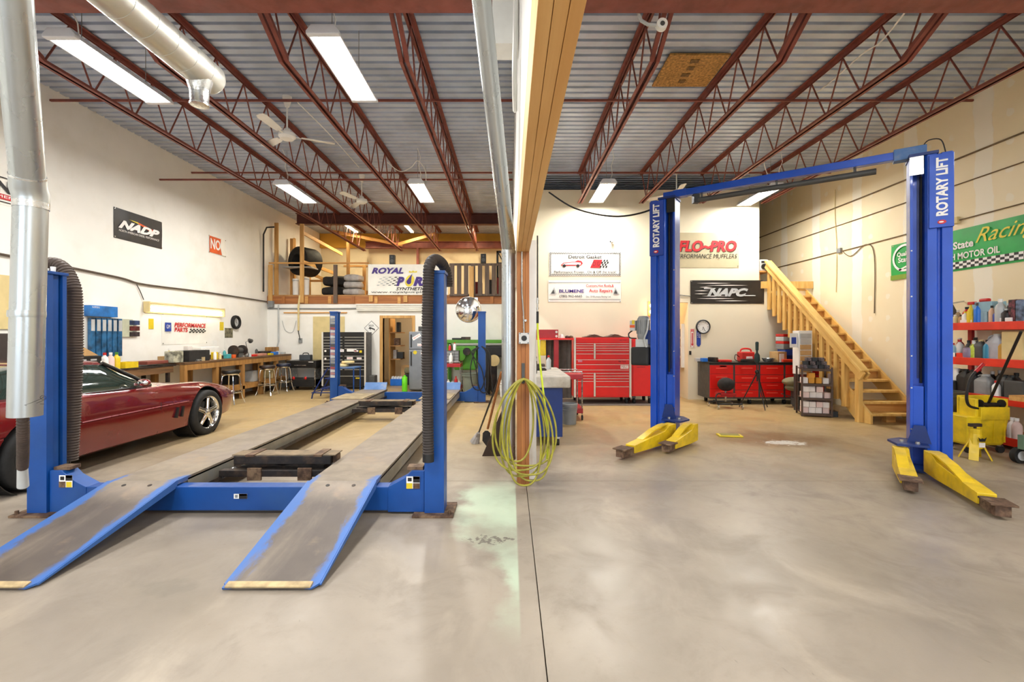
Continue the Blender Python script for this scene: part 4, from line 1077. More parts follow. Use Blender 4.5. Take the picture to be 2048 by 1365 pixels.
# ---------------------------------------------------------------- banners
def banner(name, label, o, r, u, w_, h_, m, cat='banner', eyelets=True, sag=.012):
    """vinyl sheet, slightly rippled; o is its lower left corner seen from the room"""
    t = thing(name, label, cat, o)
    o = Vector(o); r = Vector(r).normalized(); u = Vector(u).normalized(); n_ = r.cross(u)
    b = MB(); nx, nz = 14, 6; vs = []; fs = []
    for side in (0, 1):
        for j in range(nz + 1):
            for i in range(nx + 1):
                d = .004 + sag * .5 * (1 + math.sin(i * 1.7 + j * .6)) * math.sin(PI * j / nz) * .5
                vs.append(o + r * (w_ * i / nx) + u * (h_ * j / nz) + n_ * (d if side else .001))
    K = (nx + 1) * (nz + 1)
    for j in range(nz):
        for i in range(nx):
            a = j * (nx + 1) + i; f = (a, a + 1, a + nx + 2, a + nx + 1)
            fs.append(tuple(k + K for k in f)); fs.append(f[::-1])
    rimv = [i for i in range(nx + 1)] + [(j + 1) * (nx + 1) - 1 for j in range(1, nz + 1)] + [nz * (nx + 1) + i for i in range(nx - 1, -1, -1)] + [j * (nx + 1) for j in range(nz - 1, 0, -1)]
    for a, c in zip(rimv, rimv[1:] + rimv[:1]): fs.append((a, c, c + K, a + K))
    b.add(vs, fs).build('sheet', m, t, smooth=True)
    if eyelets:
        for fx_ in (.015, .985):
            for fz_ in (.04, .96):
                c = o + r * (w_ * fx_) + u * (h_ * fz_) + n_ * .012
                MB().cyl(c, c + n_ * .003, .012, n=10).build('eyelet', M_STEEL, t)
    t2 = t
    class B: pass
    B_ = B(); B_.t = t; B_.o = o; B_.r = r; B_.u = u; B_.n = n_; B_.w = w_; B_.h = h_
    return B_
def btext(B, s, m, fx_, fz_, w_, h_, name='lettering', **k):
    k.setdefault('off', .0185)
    return text(s, name, m, B.t, B.o + B.r * (B.w * fx_) + B.u * (B.h * fz_), B.r, B.u, B.w * w_, B.h * h_, **k)
def bpoly(B, pts, m, name='print', off=.0175):
    vs = [B.o + B.r * (B.w * x) + B.u * (B.h * z) + B.n * off for x, z in pts]
    return MB().add(vs, [tuple(range(len(vs)))]).build(name, m, B.t)
def checks(B, x0, x1, z0, z1, nx, nz, m, slant=0.0, off=.0178):
    q = MB()
    for i in range(nx):
        for j in range(nz):
            if (i + j) % 2: continue
            a, b_ = x0 + (x1 - x0) * i / nx, x0 + (x1 - x0) * (i + 1) / nx; c, d = z0 + (z1 - z0) * j / nz, z0 + (z1 - z0) * (j + 1) / nz
            s0, s1 = slant * (c - z0), slant * (d - z0)
            q.add([B.o + B.r * (B.w * (xx)) + B.u * (B.h * zz) + B.n * off for xx, zz in ((a + s0, c), (b_ + s0, c), (b_ + s1, d), (a + s1, d))], [(0, 1, 2, 3)])
    return stuff(q.build('checker_print', m, B.t))
LW = XL + .002
def lwall(y): return (LW, y)
RY = (0, 1, 0); UZ = (0, 0, 1)
# left wall: reading direction is +Y
B = banner('vinyl_banner', 'black vinyl banner with white slanted letters on the left wall', (LW, 7.95, 3.19), RY, UZ, 1.10, .54, mat('black_vinyl', '#26262a', .35, 0, var=.2, scale=3, bump=.1, bscale=4))
btext(B, 'NADP', M_INKW, .5, .50, .86, .28, shear=.45, bold=.06)
bpoly(B, [(.28, .72), (.45, .72), (.80, .60), (.74, .50), (.48, .66)], M_ORANGE, off=.0165)
bpoly(B, [(.28, .72), (.45, .72), (.48, .66)], M_INKY, off=.0168)
btext(B, 'NORTH AMERICAN DIESEL PERFORMANCE', M_INKW, .5, .285, .84, .07, shear=.2)
B = banner('vinyl_banner', 'small orange vinyl banner with a folded corner on the left wall', (LW, 10.45, 3.38), RY, UZ, .62, .42, M_WVIN)
bpoly(B, [(.03, .05), (.92, .05), (.92, .16), (.70, .95), (.03, .95)], M_ORANGE)
btext(B, 'NO', M_INKW, .37, .55, .58, .58, bold=.03)
fold = MB().prism([(.42, .40), (.62, .10), (.60, .02), (.46, .02), (.40, .2)], 0, .012, B.o + B.n * .02, B.r, B.u, B.n).build('folded_corner', M_WVIN, B.t)
B = banner('vinyl_banner', 'white banner with black letters and red stripe at the left edge', (LW, 5.3, 3.26), RY, UZ, 1.22, .40, M_WVIN)
bpoly(B, [(.02, .90), (.98, .90), (.98, .94), (.02, .94)], M_INKB); bpoly(B, [(.02, .08), (.98, .08), (.98, .11), (.02, .11)], M_INKB)
bpoly(B, [(.04, .18), (.98, .18), (.98, .36), (.04, .36)], M_INKR)
btext(B, 'N', M_INKB, .745, .62, .15, .42, bold=.05); bpoly(B, [(.85, .42), (.96, .42), (.96, .82), (.85, .82)], M_INKB, off=.0185); btext(B, 'SPEED EQUIPMENT', M_INKW, .52, .27, .8, .11)
B = banner('vinyl_banner', 'white vinyl banner with red lettering above the left workbench', (LW, 9.05, 1.29), RY, UZ, 1.34, .64, M_WVIN)
bpoly(B, [(.05, .42), (.175, .42), (.175, .70), (.05, .70)], M_INKN); btext(B, 'GM', M_INKW, .1125, .57, .07, .12, off=.019)
btext(B, 'PERFORMANCE', M_INKR, .60, .635, .72, .15, shear=.15, bold=.03); btext(B, 'PARTS', M_INKR, .385, .475, .29, .14, shear=.15, bold=.03)
checks(B, .56, .95, .38, .52, 10, 3, M_INKB, .15)
btext(B, 'GOODWRENCH', M_INKB, .115, .38, .11, .03)
# loft banner (faces the camera)
FX = (1, 0, 0)
B = banner('vinyl_banner', 'white vinyl banner with purple letters on the loft railing', (-4.03, YW - .075, 2.63), FX, UZ, 2.27, .87, M_WVIN)
B.n = Vector((0, -1, 0))
btext(B, 'ROYAL', M_INKP, .245, .79, .40, .20, shear=.3, bold=.05, off=.022)
btext(B, 'P', M_INKP, .405, .44, .10, .30, shear=.3, bold=.06, off=.022); btext(B, 'RPLE', M_INKP, .765, .44, .40, .30, shear=.3, bold=.06, off=.022)
drop = [(.512 + .030 * math.sin(a), .43 - .085 * math.cos(a)) for a in [k * PI / 10 for k in range(-6, 7)]] + [(.545, .58), (.556, .70), (.525, .60)]
drop = drop[:-1]
bpoly(B, [(.522 + .056 * math.cos(a) + .012 * math.sin(a), .46 + .19 * math.sin(a)) for a in [k * PI / 10 for k in range(20)]], M_INKY, off=.019)
bpoly(B, [(.51, .73), (.61, .73), (.615, .79), (.585, .76), (.565, .80), (.545, .76), (.515, .79)], M_INKY, off=.019)
bpoly(B, drop, M_INKP, off=.0225, name='drop_print')
for j in range(6):
    for i in range(7):
        if (i + j) % 2 == 0:
            x = .10 + i * .036 + (5 - j) * -.008 + .05; z = .30 + j * .052
            bpoly(B, [(x, z), (x + .030, z), (x + .036, z + .03), (x + .006, z + .03)], M_INKB if i > 4 else M_GREY if i > 2 else M_GREYL, off=.0215, name='check_print')
btext(B, 'SYNTHETIC OIL', M_INKB, .60, .20, .50, .10, shear=.3, off=.022, bold=.015); btext(B, 'www.royalpurple.com', M_INKB, .47, .085, .86, .085, off=.022)
# right bay back wall
YN = YR - .003
B = banner('vinyl_banner', 'cream banner with checkered border above the red tool chest', (.90, YN, 2.85), FX, UZ, 1.66, .55, M_WVIN)
for z0, z1 in ((.02, .085), (.915, .98)): checks(B, .01, .99, z0, z1, 80, 2, M_INKB)
for x0, x1 in ((.008, .03), (.97, .992)): checks(B, x0, x1, .085, .915, 2, 26, M_INKB)
btext(B, 'Detroit Gasket', M_INKB, .50, .80, .46, .15, bold=.02); btext(B, 'Performance Proven....On & Off the track!', M_INKB, .50, .165, .86, .11, bold=.01)
bpoly(B, [(.57, .34), (.70, .34), (.74, .68), (.62, .68)], M_INKR); btext(B, 'D.G', M_INKB, .655, .51, .09, .18); checks(B, .70, .80, .34, .68, 5, 4, M_INKB, .12); btext(B, 'Detroit Gasket', M_INKB, .68, .275, .2, .05)
bpoly(B, [(.16, .45), (.20, .42), (.44, .44), (.47, .52), (.45, .62), (.40, .66), (.36, .60), (.20, .55)], M_INKR); bpoly(B, [(.18, .47), (.44, .47), (.44, .55), (.36, .57), (.21, .52)], M_INKW, off=.019)
for x in (.21, .40): bpoly(B, [(x + .022 * math.cos(a), .42 + .07 * math.sin(a)) for a in [k * PI / 6 for k in range(12)]], M_INKB, off=.0195)
B = banner('vinyl_banner', 'white banner with red and blue lettering below the checkered banner', (.88, YN, 2.25), FX, UZ, 1.68, .50, M_WVIN)
bpoly(B, [(.01, .10), (.99, .10), (.99, .12), (.01, .12)], M_GREYD); bpoly(B, [(.01, .88), (.99, .88), (.99, .90), (.01, .90)], M_GREYD)
btext(B, 'Custom,Hot Rods,&', M_INKR, .71, .74, .38, .14, bold=.015); btext(B, 'Auto Repairs', M_INKR, .72, .50, .32, .20, bold=.015); btext(B, 'Div. Of Blumene Racing Ltd.', M_INKB, .69, .23, .34, .10)
btext(B, 'BLUMENE', M_INKP, .32, .50, .34, .15, bold=.02); btext(B, '(780) 962-6665', M_INKB, .31, .25, .31, .14, bold=.01)
for x0, s in ((.07, 1), (.93, -1)):
    bpoly(B, [(x0 - .045, .35), (x0 + .045, .35), (x0 + .012 * s, .68)], M_GREYL); bpoly(B, [(x0 - .03, .38), (x0 + .02, .38), (x0 + .005 * s, .58)], M_GREYD, off=.019)
B = banner('vinyl_banner', 'cream banner with red italic letters above the clock', (3.62, YN, 3.04), FX, UZ, 1.66, .81, mat('cream_vinyl', '#b9ad8c', .5, 0, var=.04, scale=2, bump=.06, bscale=4))
btext(B, 'FLO~PRO', M_INKB, .567, .607, .80, .33, shear=.2, bold=.05, off=.0178); btext(B, 'FLO~PRO', M_INKR, .56, .615, .80, .32, shear=.2, bold=.04); btext(B, 'PERFORMANCE MUFFLERS', M_INKB, .54, .325, .86, .13, shear=.2)
B = banner('vinyl_banner', 'black vinyl banner with chrome letters above the red cabinets', (4.16, YN, 2.21), FX, UZ, 1.70, .54, mat('black_brown_vinyl', '#28231f', .4, 0, var=.15, scale=2, bump=.05, bscale=4))
for z, a, b_ in ((.87, .08, .55), (.78, .2, .78), (.70, .12, .3), (.55, .05, .25), (.42, .05, .24), (.32, .15, .5), (.22, .08, .6), (.12, .33, .78)):
    bpoly(B, [(a, z), ((a + b_) / 2, z - .018), (b_, z), ((a + b_) / 2, z + .022)], M_CARDW, name='streak_print')
btext(B, 'NAPC', M_GREYL, .5, .48, .56, .36, shear=.4, bold=.06, off=.02)
bpoly(B, [(.18, .66), (.34, .66), (.33, .63), (.18, .63)], M_INKW, off=.019); bpoly(B, [(.66, .36), (.88, .36), (.88, .33), (.65, .33)], M_INKW, off=.019)
# right wall: reading direction is -Y
B = banner('vinyl_banner', 'long green vinyl banner with white lettering on the drywall', (XR - .002, 8.32, 2.48), (0, -1, 0), UZ, 3.1, .64, M_GREEN, sag=.02)
qc = (.095, .58)
ringo = [(.098 * math.cos(a) * .72 * .64 / .64, .34 * math.sin(a)) for a in [k * PI / 14 for k in range(28)]]
rg = MB(); N_ = 28
for k in range(N_):
    a0_, a1_ = 2 * PI * k / N_, 2 * PI * (k + 1) / N_
    def P_(a, sc): return B.o + B.r * (B.w * (qc[0] + .082 * sc * math.cos(a))) + B.u * (B.h * (qc[1] + .38 * sc * math.sin(a))) + B.n * .0195
    th = .84 if .2 < a0_ < 4.2 else .9
    rg.add([P_(a0_, 1), P_(a1_, 1), P_(a1_, .84), P_(a0_, .84)], [(0, 1, 2, 3)])
rg.build('letter_ring', M_INKW, B.t)
bpoly(B, [(.06, .22), (.10, .30), (.15, .22), (.19, .20), (.185, .26), (.15, .27), (.105, .35), (.055, .27)], M_INKW, off=.0195)
btext(B, 'Quaker', M_INKW, .095, .68, .10, .14, bold=.02, off=.02); btext(B, 'State', M_INKW, .095, .53, .085, .14, bold=.02, off=.02)
bpoly(B, [(.0, .0), (.20, .0), (.20, .13), (.0, .13)], mat('banner_olive', '#7d9a2a', .5), off=.019)
btext(B, 'Quaker State', M_INKW, .345, .60, .27, .22, bold=.03, off=.02); btext(B, 'HIGH-TECH MOTOR OIL', M_INKW, .40, .35, .40, .16, bold=.025, off=.02)
btext(B, 'Racing', M_INKY, .625, .70, .27, .44, shear=.5, off=.021)
bpoly(B, [(.20, .05), (1, .05), (1, .22), (.20, .22)], M_INKW, off=.019); checks(B, .20, 1.0, .05, .22, 42, 3, M_INKB, off=.0198)

# ---------------------------------------------------------------- conduits, cables on walls
def pipe_run(name, label, pts, r, m=M_GREY, cat='conduit', g=None):
    return tag(MB().tube(pts, r, 8).build(name, m, smooth=True), label, cat, g)
cable('wall_cable', 'brown cable bundle strung along the left wall', [(LW + .03, 3.0, 2.66), (LW + .03, 5.0, 2.60), (LW + .03, 6.4, 2.57), (LW + .03, 8.0, 2.50), (LW + .03, 8.6, 2.44), (LW + .03, 10.4, 2.46), (LW + .03, 12.9, 2.44)], .017, mat('cable_brown', '#5a4e44', .7))
cable('wall_cable', 'thin cord from the cable bundle to the left wall strip light', [(LW + .02, 8.42, 2.42), (LW + .02, 8.5, 2.3), (LW + .02, 8.58, 2.15)], .008, M_GREYD)
pipe_run('wall_conduit', 'grey conduit dropping down the corner left of the loft', [(-6.6, YW - .03, 2.35), (-6.6, YW - .03, 1.3), (-6.65, YW - .03, 1.12), (-6.85, YW - .03, 1.08)], .022, M_GREYL)
pipe_run('wall_conduit', 'pale pipe dropping from the loft down the wall to an outlet', [(-5.98, YW - .05, 2.62), (-6.02, YW - .05, 2.3), (-6.02, YW - .05, 1.62)], .028, M_BEIGE)
pipe_run('wall_conduit', 'grey conduit running along the wall below the loft rim', [(-6.9, YW - .03, 2.25), (-5.4, YW - .03, 2.24), (-4.15, YW - .03, 2.25)], .018, M_GREY)
pipe_run('wall_conduit', 'dark conduit in the corner above the loft', [(-6.88, 12.7, 2.7), (-6.88, 12.7, 4.3), (-6.80, 12.72, 4.5), (-6.6, 12.75, 4.52)], .022, M_BLACK)
cable('wall_cable', 'hanging loop of thin cord on the wall below the loft', [(-6.5, YW - .02, 1.9), (-6.4, YW - .02, 1.62), (-6.2, YW - .02, 1.58), (-6.1, YW - .02, 1.9)], .007, M_GREYL)
cable('power_cable', 'dark cord hanging from the pale pipe to the wall outlet', [(-6.03, YW - .05, 1.62), (-6.0, YW - .06, 1.5), (-5.97, YW - .06, 1.35)], .012, M_BLACK)
tag(MB().box(-6.02, -5.93, YW - .06, YW - .001, 1.27, 1.40).build('wall_outlet', M_GREY, bevel=.005), 'grey outlet box on the wall above the black service cart', 'outlet')
jb = MB().box(-6.86, -6.72, YW - .12, YW - .02, 2.28, 2.46)
tag(jb.build('junction_box', M_GREY, bevel=.006), 'grey junction box in the corner where the cables meet', 'box')
t = thing('unit_heater', 'long white louvred radiant heater mounted under the loft rim', 'heater', (-3.3, YW - .1, 2.2))
MB().box(-4.36, -2.40, YW - .12, YW - .002, 2.34, 2.375).build('top_cap', M_WVIN, t)
for k in range(3): MB().prism([(0, 0), (.09, -.005), (.10, .03), (.06, .05), (0, .05)], -4.36, -2.40, (0, YW - .01, 2.18 + k * .055), (0, -1, 0), (0, 0, 1), (1, 0, 0)).build('louvre', M_WVIN, t)
MB().box(-6.45, -4.65, YW - .05, YW - .002, 2.10, 2.14)
tag(MB().box(-6.45, -4.65, YW - .04, YW - .001, 2.11, 2.145).build('wood_strip', pine_x), 'narrow wood strip nailed to the white wall below the loft', 'strip')
tag(MB().box(-5.62, -4.72, YW - .02, YW - .001, .55, 2.02).build('beige_panel', M_BEIGE), 'flat beige board on the wall behind the black tool chest', 'board')
tag(MB().box(LW, LW + .02, 5.2, 6.44, 1.56, 2.30).build('beige_panel', M_BEIGE), 'beige board on the left wall behind the silver pipe', 'board')

# wall strip light above the bench
t = thing('strip_light', 'lit fluorescent strip light on the left wall above the workbench', 'light', (LW + .1, 9.72, 2.0))
MB().prism([(0, -.14), (.02, -.14), (.03, 0), (.13, .02), (.14, .035), (.04, .07), (0, .07)], 8.62, 10.85, (LW + .001, 0, 2.05), (1, 0, 0), (0, 0, 1), (0, 1, 0)).build('housing', M_BEIGE, t)
for dz_ in (2.02, 1.955):
    MB().cyl((LW + .07, 8.66, dz_), (LW + .07, 10.81, dz_), .022, n=10).build('tube', M_TUBEW, t, smooth=True)
for y in (8.60, 10.86): MB().box(LW + .01, LW + .12, y - .015, y + .015, 1.92, 2.12).build('end_cap', M_BEIGE, t)
lg = add_light(t, .12, 2.1, P_BENCH, (1, .92, .72), 0); lg.location = (.01, 0, -.01); lg.rotation_euler = (0, -PI / 2, 0)
# tyre clock, tags, calendar, posters
t = thing('wall_clock', 'round wall clock shaped like a car tyre above the stools', 'clock', (LW, 11.45, 1.8))
MB().lathe([(.11, .0), (.17, .0), (.175, .03), (.165, .07), (.13, .08), (.11, .06)], 28, (LW, 11.45, 1.81), (1, 0, 0), closed=True).build('tyre_frame', M_RUB, t, smooth=True)
MB().lathe([(0, .03), (.112, .03), (.112, .02), (0, .02)], 28, (LW, 11.45, 1.81), (1, 0, 0)).build('dial', M_GREYL, t)
MB().bar((LW + .034, 11.45, 1.81), (LW + .034, 11.45, 1.88), .008, .004).bar((LW + .034, 11.45, 1.81), (LW + .034, 11.50, 1.78), .008, .004).build('hands', M_INKB, t)
def tagp(name, label, y0, y1, z0, z1, m, cat): return tag(MB().box(LW, LW + .006, y0, y1, z0, z1).build(name, m), label, cat)
tagp('paper_tag', 'yellow paper tag left of the red-lettered banner', 8.72, 8.84, 1.60, 1.80, M_YELS, 'tag'); tagp('paper_tag', 'yellow paper tag right of the red-lettered banner', 10.86, 11.0, 1.60, 1.80, M_YELS, 'tag')
t = thing('wall_calendar', 'wall calendar with a car picture above the bench', 'calendar', (LW, 11.2, 1.2))
MB().box(LW, LW + .006, 11.02, 11.34, 1.15, 1.42).build('page', M_WHT, t); MB().box(LW, LW + .008, 11.05, 11.36, 1.42, 1.66).build('picture', mat('calendar_picture', '#6f6a52', .5, var=.4, scale=12), t)
tagp('paper_note', 'white paper note beside the calendar', 10.62, 10.74, 1.20, 1.36, M_WHT, 'paper')
# wiper display
t = thing('wiper_display', 'blue hanging wiper blade display on the left wall', 'display', (LW, 7.9, .9))
MB().box(LW, LW + .10, 7.40, 7.92, 1.79, 1.97).build('header_card', mat('wiper_blue', '#2470b8', .4, var=.25, scale=3), t)
text('WIPERS', 'lettering', M_INKW, t, (LW + .10, 7.50, 1.94), RY, UZ, .14, .03, off=.003)
for k in range(6):
    y = 7.44 + k * .105
    MB().box(LW + .02, LW + .07, y, y + .085, 1.10 + .012 * (k % 2), 1.77).build('packet', mat('packet_blue', '#255b85', .35, var=.35, scale=6), t, bevel=.006)
    MB().box(LW + .071, LW + .074, y + .01, y + .075, 1.55, 1.74).build('packet_label', M_GREYL, t)
t = thing('sample_board', 'pale board with three dark picture swatches beside the wiper display', 'display', (LW, 8.3, 1.4))
MB().box(LW, LW + .03, 8.08, 8.32, 1.45, 1.77).build('board', mat('pale_sage', '#bcbfa6', .6), t)
for k, cc in enumerate(('#2c3f66', '#5c2020', '#33292c')):
    MB().box(LW + .03, LW + .045, 8.25, 8.46, 1.67 - k * .105, 1.75 - k * .105).build('swatch', mat('swatch_%d' % k, cc, .4, var=.3, scale=14), t)

# ---------------------------------------------------------------- workbench along the left wall
t = thing('workbench', 'long wooden workbench with lower shelf along the left wall', 'workbench', (-6.5, 10.8, 0))
BX = -6.22
MB().box(XL + .01, BX, 8.7, 12.95, .91, .955).build('top', bench_y, t, bevel=.004)
MB().box(BX - .045, BX - .005, 8.7, 12.95, .80, .91).build('apron', bench_v, t)
for y in (8.75, 9.7, 10.65, 11.45, 12.2, 12.85):
    for x in (BX - .10, XL + .05): MB().box(x, x + .09, y - .045, y + .045, 0, .91).build('leg', bench_v, t, bevel=.003)
MB().box(XL + .01, BX - .02, 9.6, 12.9, .30, .335).build('lower_shelf', bench_v, t)
MB().box(BX - .05, BX - .01, 9.6, 12.9, .22, .30).build('shelf_rail', bench_v, t)
t = thing('side_bench', 'dark narrow side bench behind the parked car', 'bench', (-6.6, 7.9, 0))
MB().box(XL + .01, -6.35, 6.42, 8.66, .90, .93).build('top', M_DARK, t)
for y in (6.5, 8.5):
    for x in (XL + .06, -6.42): MB().box(x, x + .05, y - .025, y + .025, 0, .90).build('leg', M_DARK, t)
MB().box(XL + .05, -6.36, 6.5, 8.6, .78, .9).build('apron', bench_y, t)
# stools
def stool(x, y, m, label):
    t = thing('bar_stool', label, 'stool', (x, y, 0), 0, 'bar stools')
    MB().lathe([(0, .66), (.15, .66), (.175, .675), (.18, .71), (.165, .735), (.10, .745), (0, .748)], 24, (x, y, 0)).build('seat', m, t, smooth=True)
    MB().lathe([(0, .635), (.15, .635), (.155, .66), (0, .66)], 24, (x, y, 0)).build('seat_ring', M_CHROME, t, smooth=True)
    MB().tube([(x + .21 * math.cos(a), y + .21 * math.sin(a), .26) for a in [k * PI / 12 for k in range(24)]], .011, 8, closed=True).build('foot_ring', M_CHROME, t, smooth=True)
    for k in range(4):
        a = PI / 4 + k * PI / 2; c_, s_ = math.cos(a), math.sin(a)
        MB().tube(cat_([(x + .08 * c_, y + .08 * s_, .64), (x + .14 * c_, y + .14 * s_, .62), (x + .165 * c_, y + .165 * s_, .56), (x + .195 * c_, y + .195 * s_, .30), (x + .22 * c_, y + .22 * s_, .14), (x + .27 * c_, y + .27 * s_, .012)], 4), .0125, 8).build('leg', M_CHROME, t, smooth=True)
stool(-5.98, 9.75, M_BLK2, 'chrome bar stool with black seat nearest the car nose'); stool(-6.0, 11.25, mat('dark_brown_vinyl', '#2a1c18', .35), 'chrome bar stool with dark brown seat, middle of the row'); stool(-5.97, 12.0, mat('navy_vinyl', '#1b2036', .35), 'chrome bar stool with navy seat nearest the black service cart')
# ---------------------------------------------------------------- loft railing and stores
def lumber(label, p0, p1, w_=.09, h_=.04, m=pine_v, name='wood_post', up=(0, 1, 0), cat='post', g=None):
    return tag(MB().bar(p0, p1, w_, h_, up).build(name, m, bevel=.002), label, cat, g)
YL = YW - .045
def lp(px, py, Y=YL): return at(px, py, Y)
for px, top, bot, lab in ((541, 530, 603, 'short wood post at the left end of the loft railing'), (553, 446, 605, 'tall wood post at the left corner of the loft'), (604, 448, 606, 'tall weathered wood post of the loft tyre rack'), (671, 530, 608, 'weathered short post left of the purple-lettered banner'), (742, 592, 604, 'post stub under the left end of the purple-lettered banner'), (811, 592, 605, 'post stub under the middle of the purple-lettered banner'), (943, 533, 605, 'pale wood post in front of the weathered pallet')):
    yy = YL - .085 if px in (943,) else (YL if px not in (553,) else 13.3)
    a = at(px, top, yy); b_ = at(px, bot, yy)
    lumber(lab, (a.x, yy, max(b_.z, 2.40) if yy < YW else 2.65), (a.x, yy, a.z), .11 if px != 943 else .13, .04, pallet_v if px in (671,) else pine_v)
a = lp(540, 527); b_ = lp(738, 530)
lumber('top rail of the loft railing left of the banner', (a.x, YL - .042, a.z), (b_.x, YL - .042, a.z), .04, .06, pine_x, 'wood_rail', cat='rail')
# tyre rack frame running back into the loft
rk = thing('tyre_rack', 'pine frame rack for racing tyres in the loft corner', 'rack', (-6.0, 14.5, 2.64))
fxp_ = -5.92
for x, y, z1 in ((-6.80, 14.2, 4.5), (-6.80, 15.4, 4.3), (-5.0, 15.6, 3.9), (-5.3, 14.9, 4.55)):
    MB().box(x - .045, x + .045, y - .045, y + .045, 2.64, z1).build('upright', pine_v, rk, bevel=.002)
for (p, q) in ((at(606, 466, 13.2), at(684, 509, 15.5)), (at(606, 524, 13.2), at(672, 548, 15.2)), (at(560, 520, 14.0), at(650, 560, 15.6))):
    MB().bar(p, q, .04, .10).build('rack_rail', pine_y, rk, bevel=.002)
MB().box(-6.7, -5.3, 14.95, 15.05, 3.25, 3.31).build('cross_rail', pine_x, rk)
MB().box(-6.75, -5.9, 13.5, 14.0, 3.50, 3.53).build('shelf_plank', M_GREYL, rk)
# wide racing tyres
def slick(c, ax_, R, W, label):
    t = thing('racing_tyre', label, 'tyre', (c[0], c[1], c[2] - R))
    MB().lathe([(.20, 0), (R * .8, -.02), (R * .97, .03), (R, .08), (R, W - .08), (R * .97, W - .03), (R * .8, W + .02), (.20, W), (.19, W - .03), (.19, .03)], 36, c, ax_, closed=True).build('carcass', M_RUB, t, smooth=True)
    return t
c = at(598, 523, 13.9)
slick((c.x, 13.75, 3.75), (.45, .9, -.02), .44, .62, 'wide black racing slick lying in the loft rack, hole facing out')
slick((-6.0, 15.3, 3.07), (.9, .3, 0), .42, .5, 'dark racing tyre standing on the loft floor behind the buckets')
slick((-5.25, 14.75, 3.03), (1, .1, 0), .38, .35, 'dark tyre on the loft floor beside the white sacks')
# buckets / white tubes
for px, lab, hh in ((591, 'stained white plastic pail on the loft floor behind the tall post', .48), (613, 'tall pale tube standing right of the tall loft post', .52)):
    p = at(px, 590, 13.35)
    t = thing('plastic_pail', lab, 'bucket', (p.x, 13.35, 2.64))
    MB().lathe([(0, 0), (.075, 0), (.08, hh), (.085, hh + .01), (.08, hh + .02), (0, hh + .02)], 22, (p.x, 13.35, 2.64)).build('body', M_WHT, t, smooth=True)
    MB().lathe([(.081, hh - .05), (.089, hh - .045), (.089, hh - .02), (.081, hh - .015)], 22, (p.x, 13.35, 2.64)).build('rim', M_GREYL, t, smooth=True)
# sacks
def sack(c, s, m, label, g, seed):
    rnd = random.Random(seed); b = MB().ball((0, 0, 0), (1, 1, 1), 18, 12)
    out = []
    for v in b.v:
        v = Vector(v); e = .55
        q = Vector([math.copysign(abs(k) ** e, k) for k in v])
        q *= 1 + .07 * math.sin(v.x * 5 + seed) * math.cos(v.y * 4 + seed * 2) + .03 * rnd.random()
        out.append((c[0] + q.x * s[0], c[1] + q.y * s[1], c[2] + q.z * s[2]))
    b.v = out
    return tag(b.build('fabric_sack', m, smooth=True), label, 'sack', g)
for k, lab in enumerate(('bottom', 'middle', 'top')):
    sack((at(708, 560, 13.35).x, 13.35, 2.64 + .105 + k * .205), (.28 - .01 * k, .22, .10), M_GRYCL, 'grey fabric sack in the loft stack, %s one' % lab, 'grey sacks in the loft', k + 3)
for k, lab in enumerate(('lower', 'upper')):
    sack((at(668, 560, 13.5).x, 13.6, 2.64 + .145 + k * .30), (.33, .28, .135), M_CLOTH, 'black fabric sack left of the grey sacks, %s one' % lab, 'black sacks in the loft', k + 9)
# wall battens in the loft
tag(MB().box(-6.1, -4.4, YB - .03, YB - .001, 4.0, 4.06).build('wall_batten', pine_x), 'long wood batten on the loft back wall', 'batten')
tag(MB().box(-5.9, -3.9, YB - .05, YB - .001, 3.02, 3.12).build('wall_batten', bench_v), 'lower wood ledger on the loft back wall behind the sacks', 'batten')
for y, z0, z1, lab in ((14.6, 3.3, 4.6, 'nearer'), (15.6, 3.2, 4.4, 'farther')):
    tag(MB().box(XL + .001, XL + .035, y - .05, y + .05, z0, z1).build('wall_batten', pine_v), 'upright batten on the loft side wall, %s one' % lab, 'batten')
for p, q, lab in ((at(660, 462, 15.6), at(805, 491, 16.2), 'left'), (at(870, 468, 15.6), at(792, 490, 15.9), 'right')):
    tag(MB().bar(p, q, .04, .10).build('wood_brace', pine_x), 'pale diagonal wood brace under the loft roof, %s one' % lab, 'brace', 'loft braces')
# weathered pallet as railing
t = thing('wood_pallet', 'weathered dark pallet fixed upright as loft railing', 'pallet', (-1.0, YL, 2.6))
x0, x1 = at(899, 0, YL).x, at(1010, 0, YL).x
for z in (2.63, 3.50): MB().box(x0, x1, YL - .03, YL + .03, z - .03, z + .03).build('stringer', pallet_v, t)
n = 8
for k in range(n):
    a = x0 + (x1 - x0) * k / n
    MB().box(a + .02, a + .145, YL - .045, YL - .031, 2.61, 3.50).build('slat', pallet_v, t, bevel=.003)
def speaker_box(px, Y, z, lab):
    p = at(px, 520, Y); t = thing('speaker', lab, 'speaker', (p.x, Y, z))
    MB().box(p.x - .075, p.x + .075, Y - .07, Y + .07, z, z + .26).build('cabinet', M_BLACK, t, bevel=.008)
    MB().cyl((p.x, Y - .07, z + .09), (p.x, Y - .075, z + .09), .05, n=18).build('woofer', M_GREYD, t); MB().cyl((p.x, Y - .07, z + .20), (p.x, Y - .075, z + .20), .025, n=14).build('tweeter', M_GREYD, t)
speaker_box(785, YL + .0, 3.505, 'small black speaker on the railing above the purple-lettered banner'); speaker_box(967, YL - .0, 3.535, 'small black speaker on top of the weathered pallet')
tag(MB().box(-4.03, -1.78, YL - .02, YL + .02, 3.46, 3.50).build('wood_rail', pine_x), 'top rail behind the purple-lettered banner', 'rail')
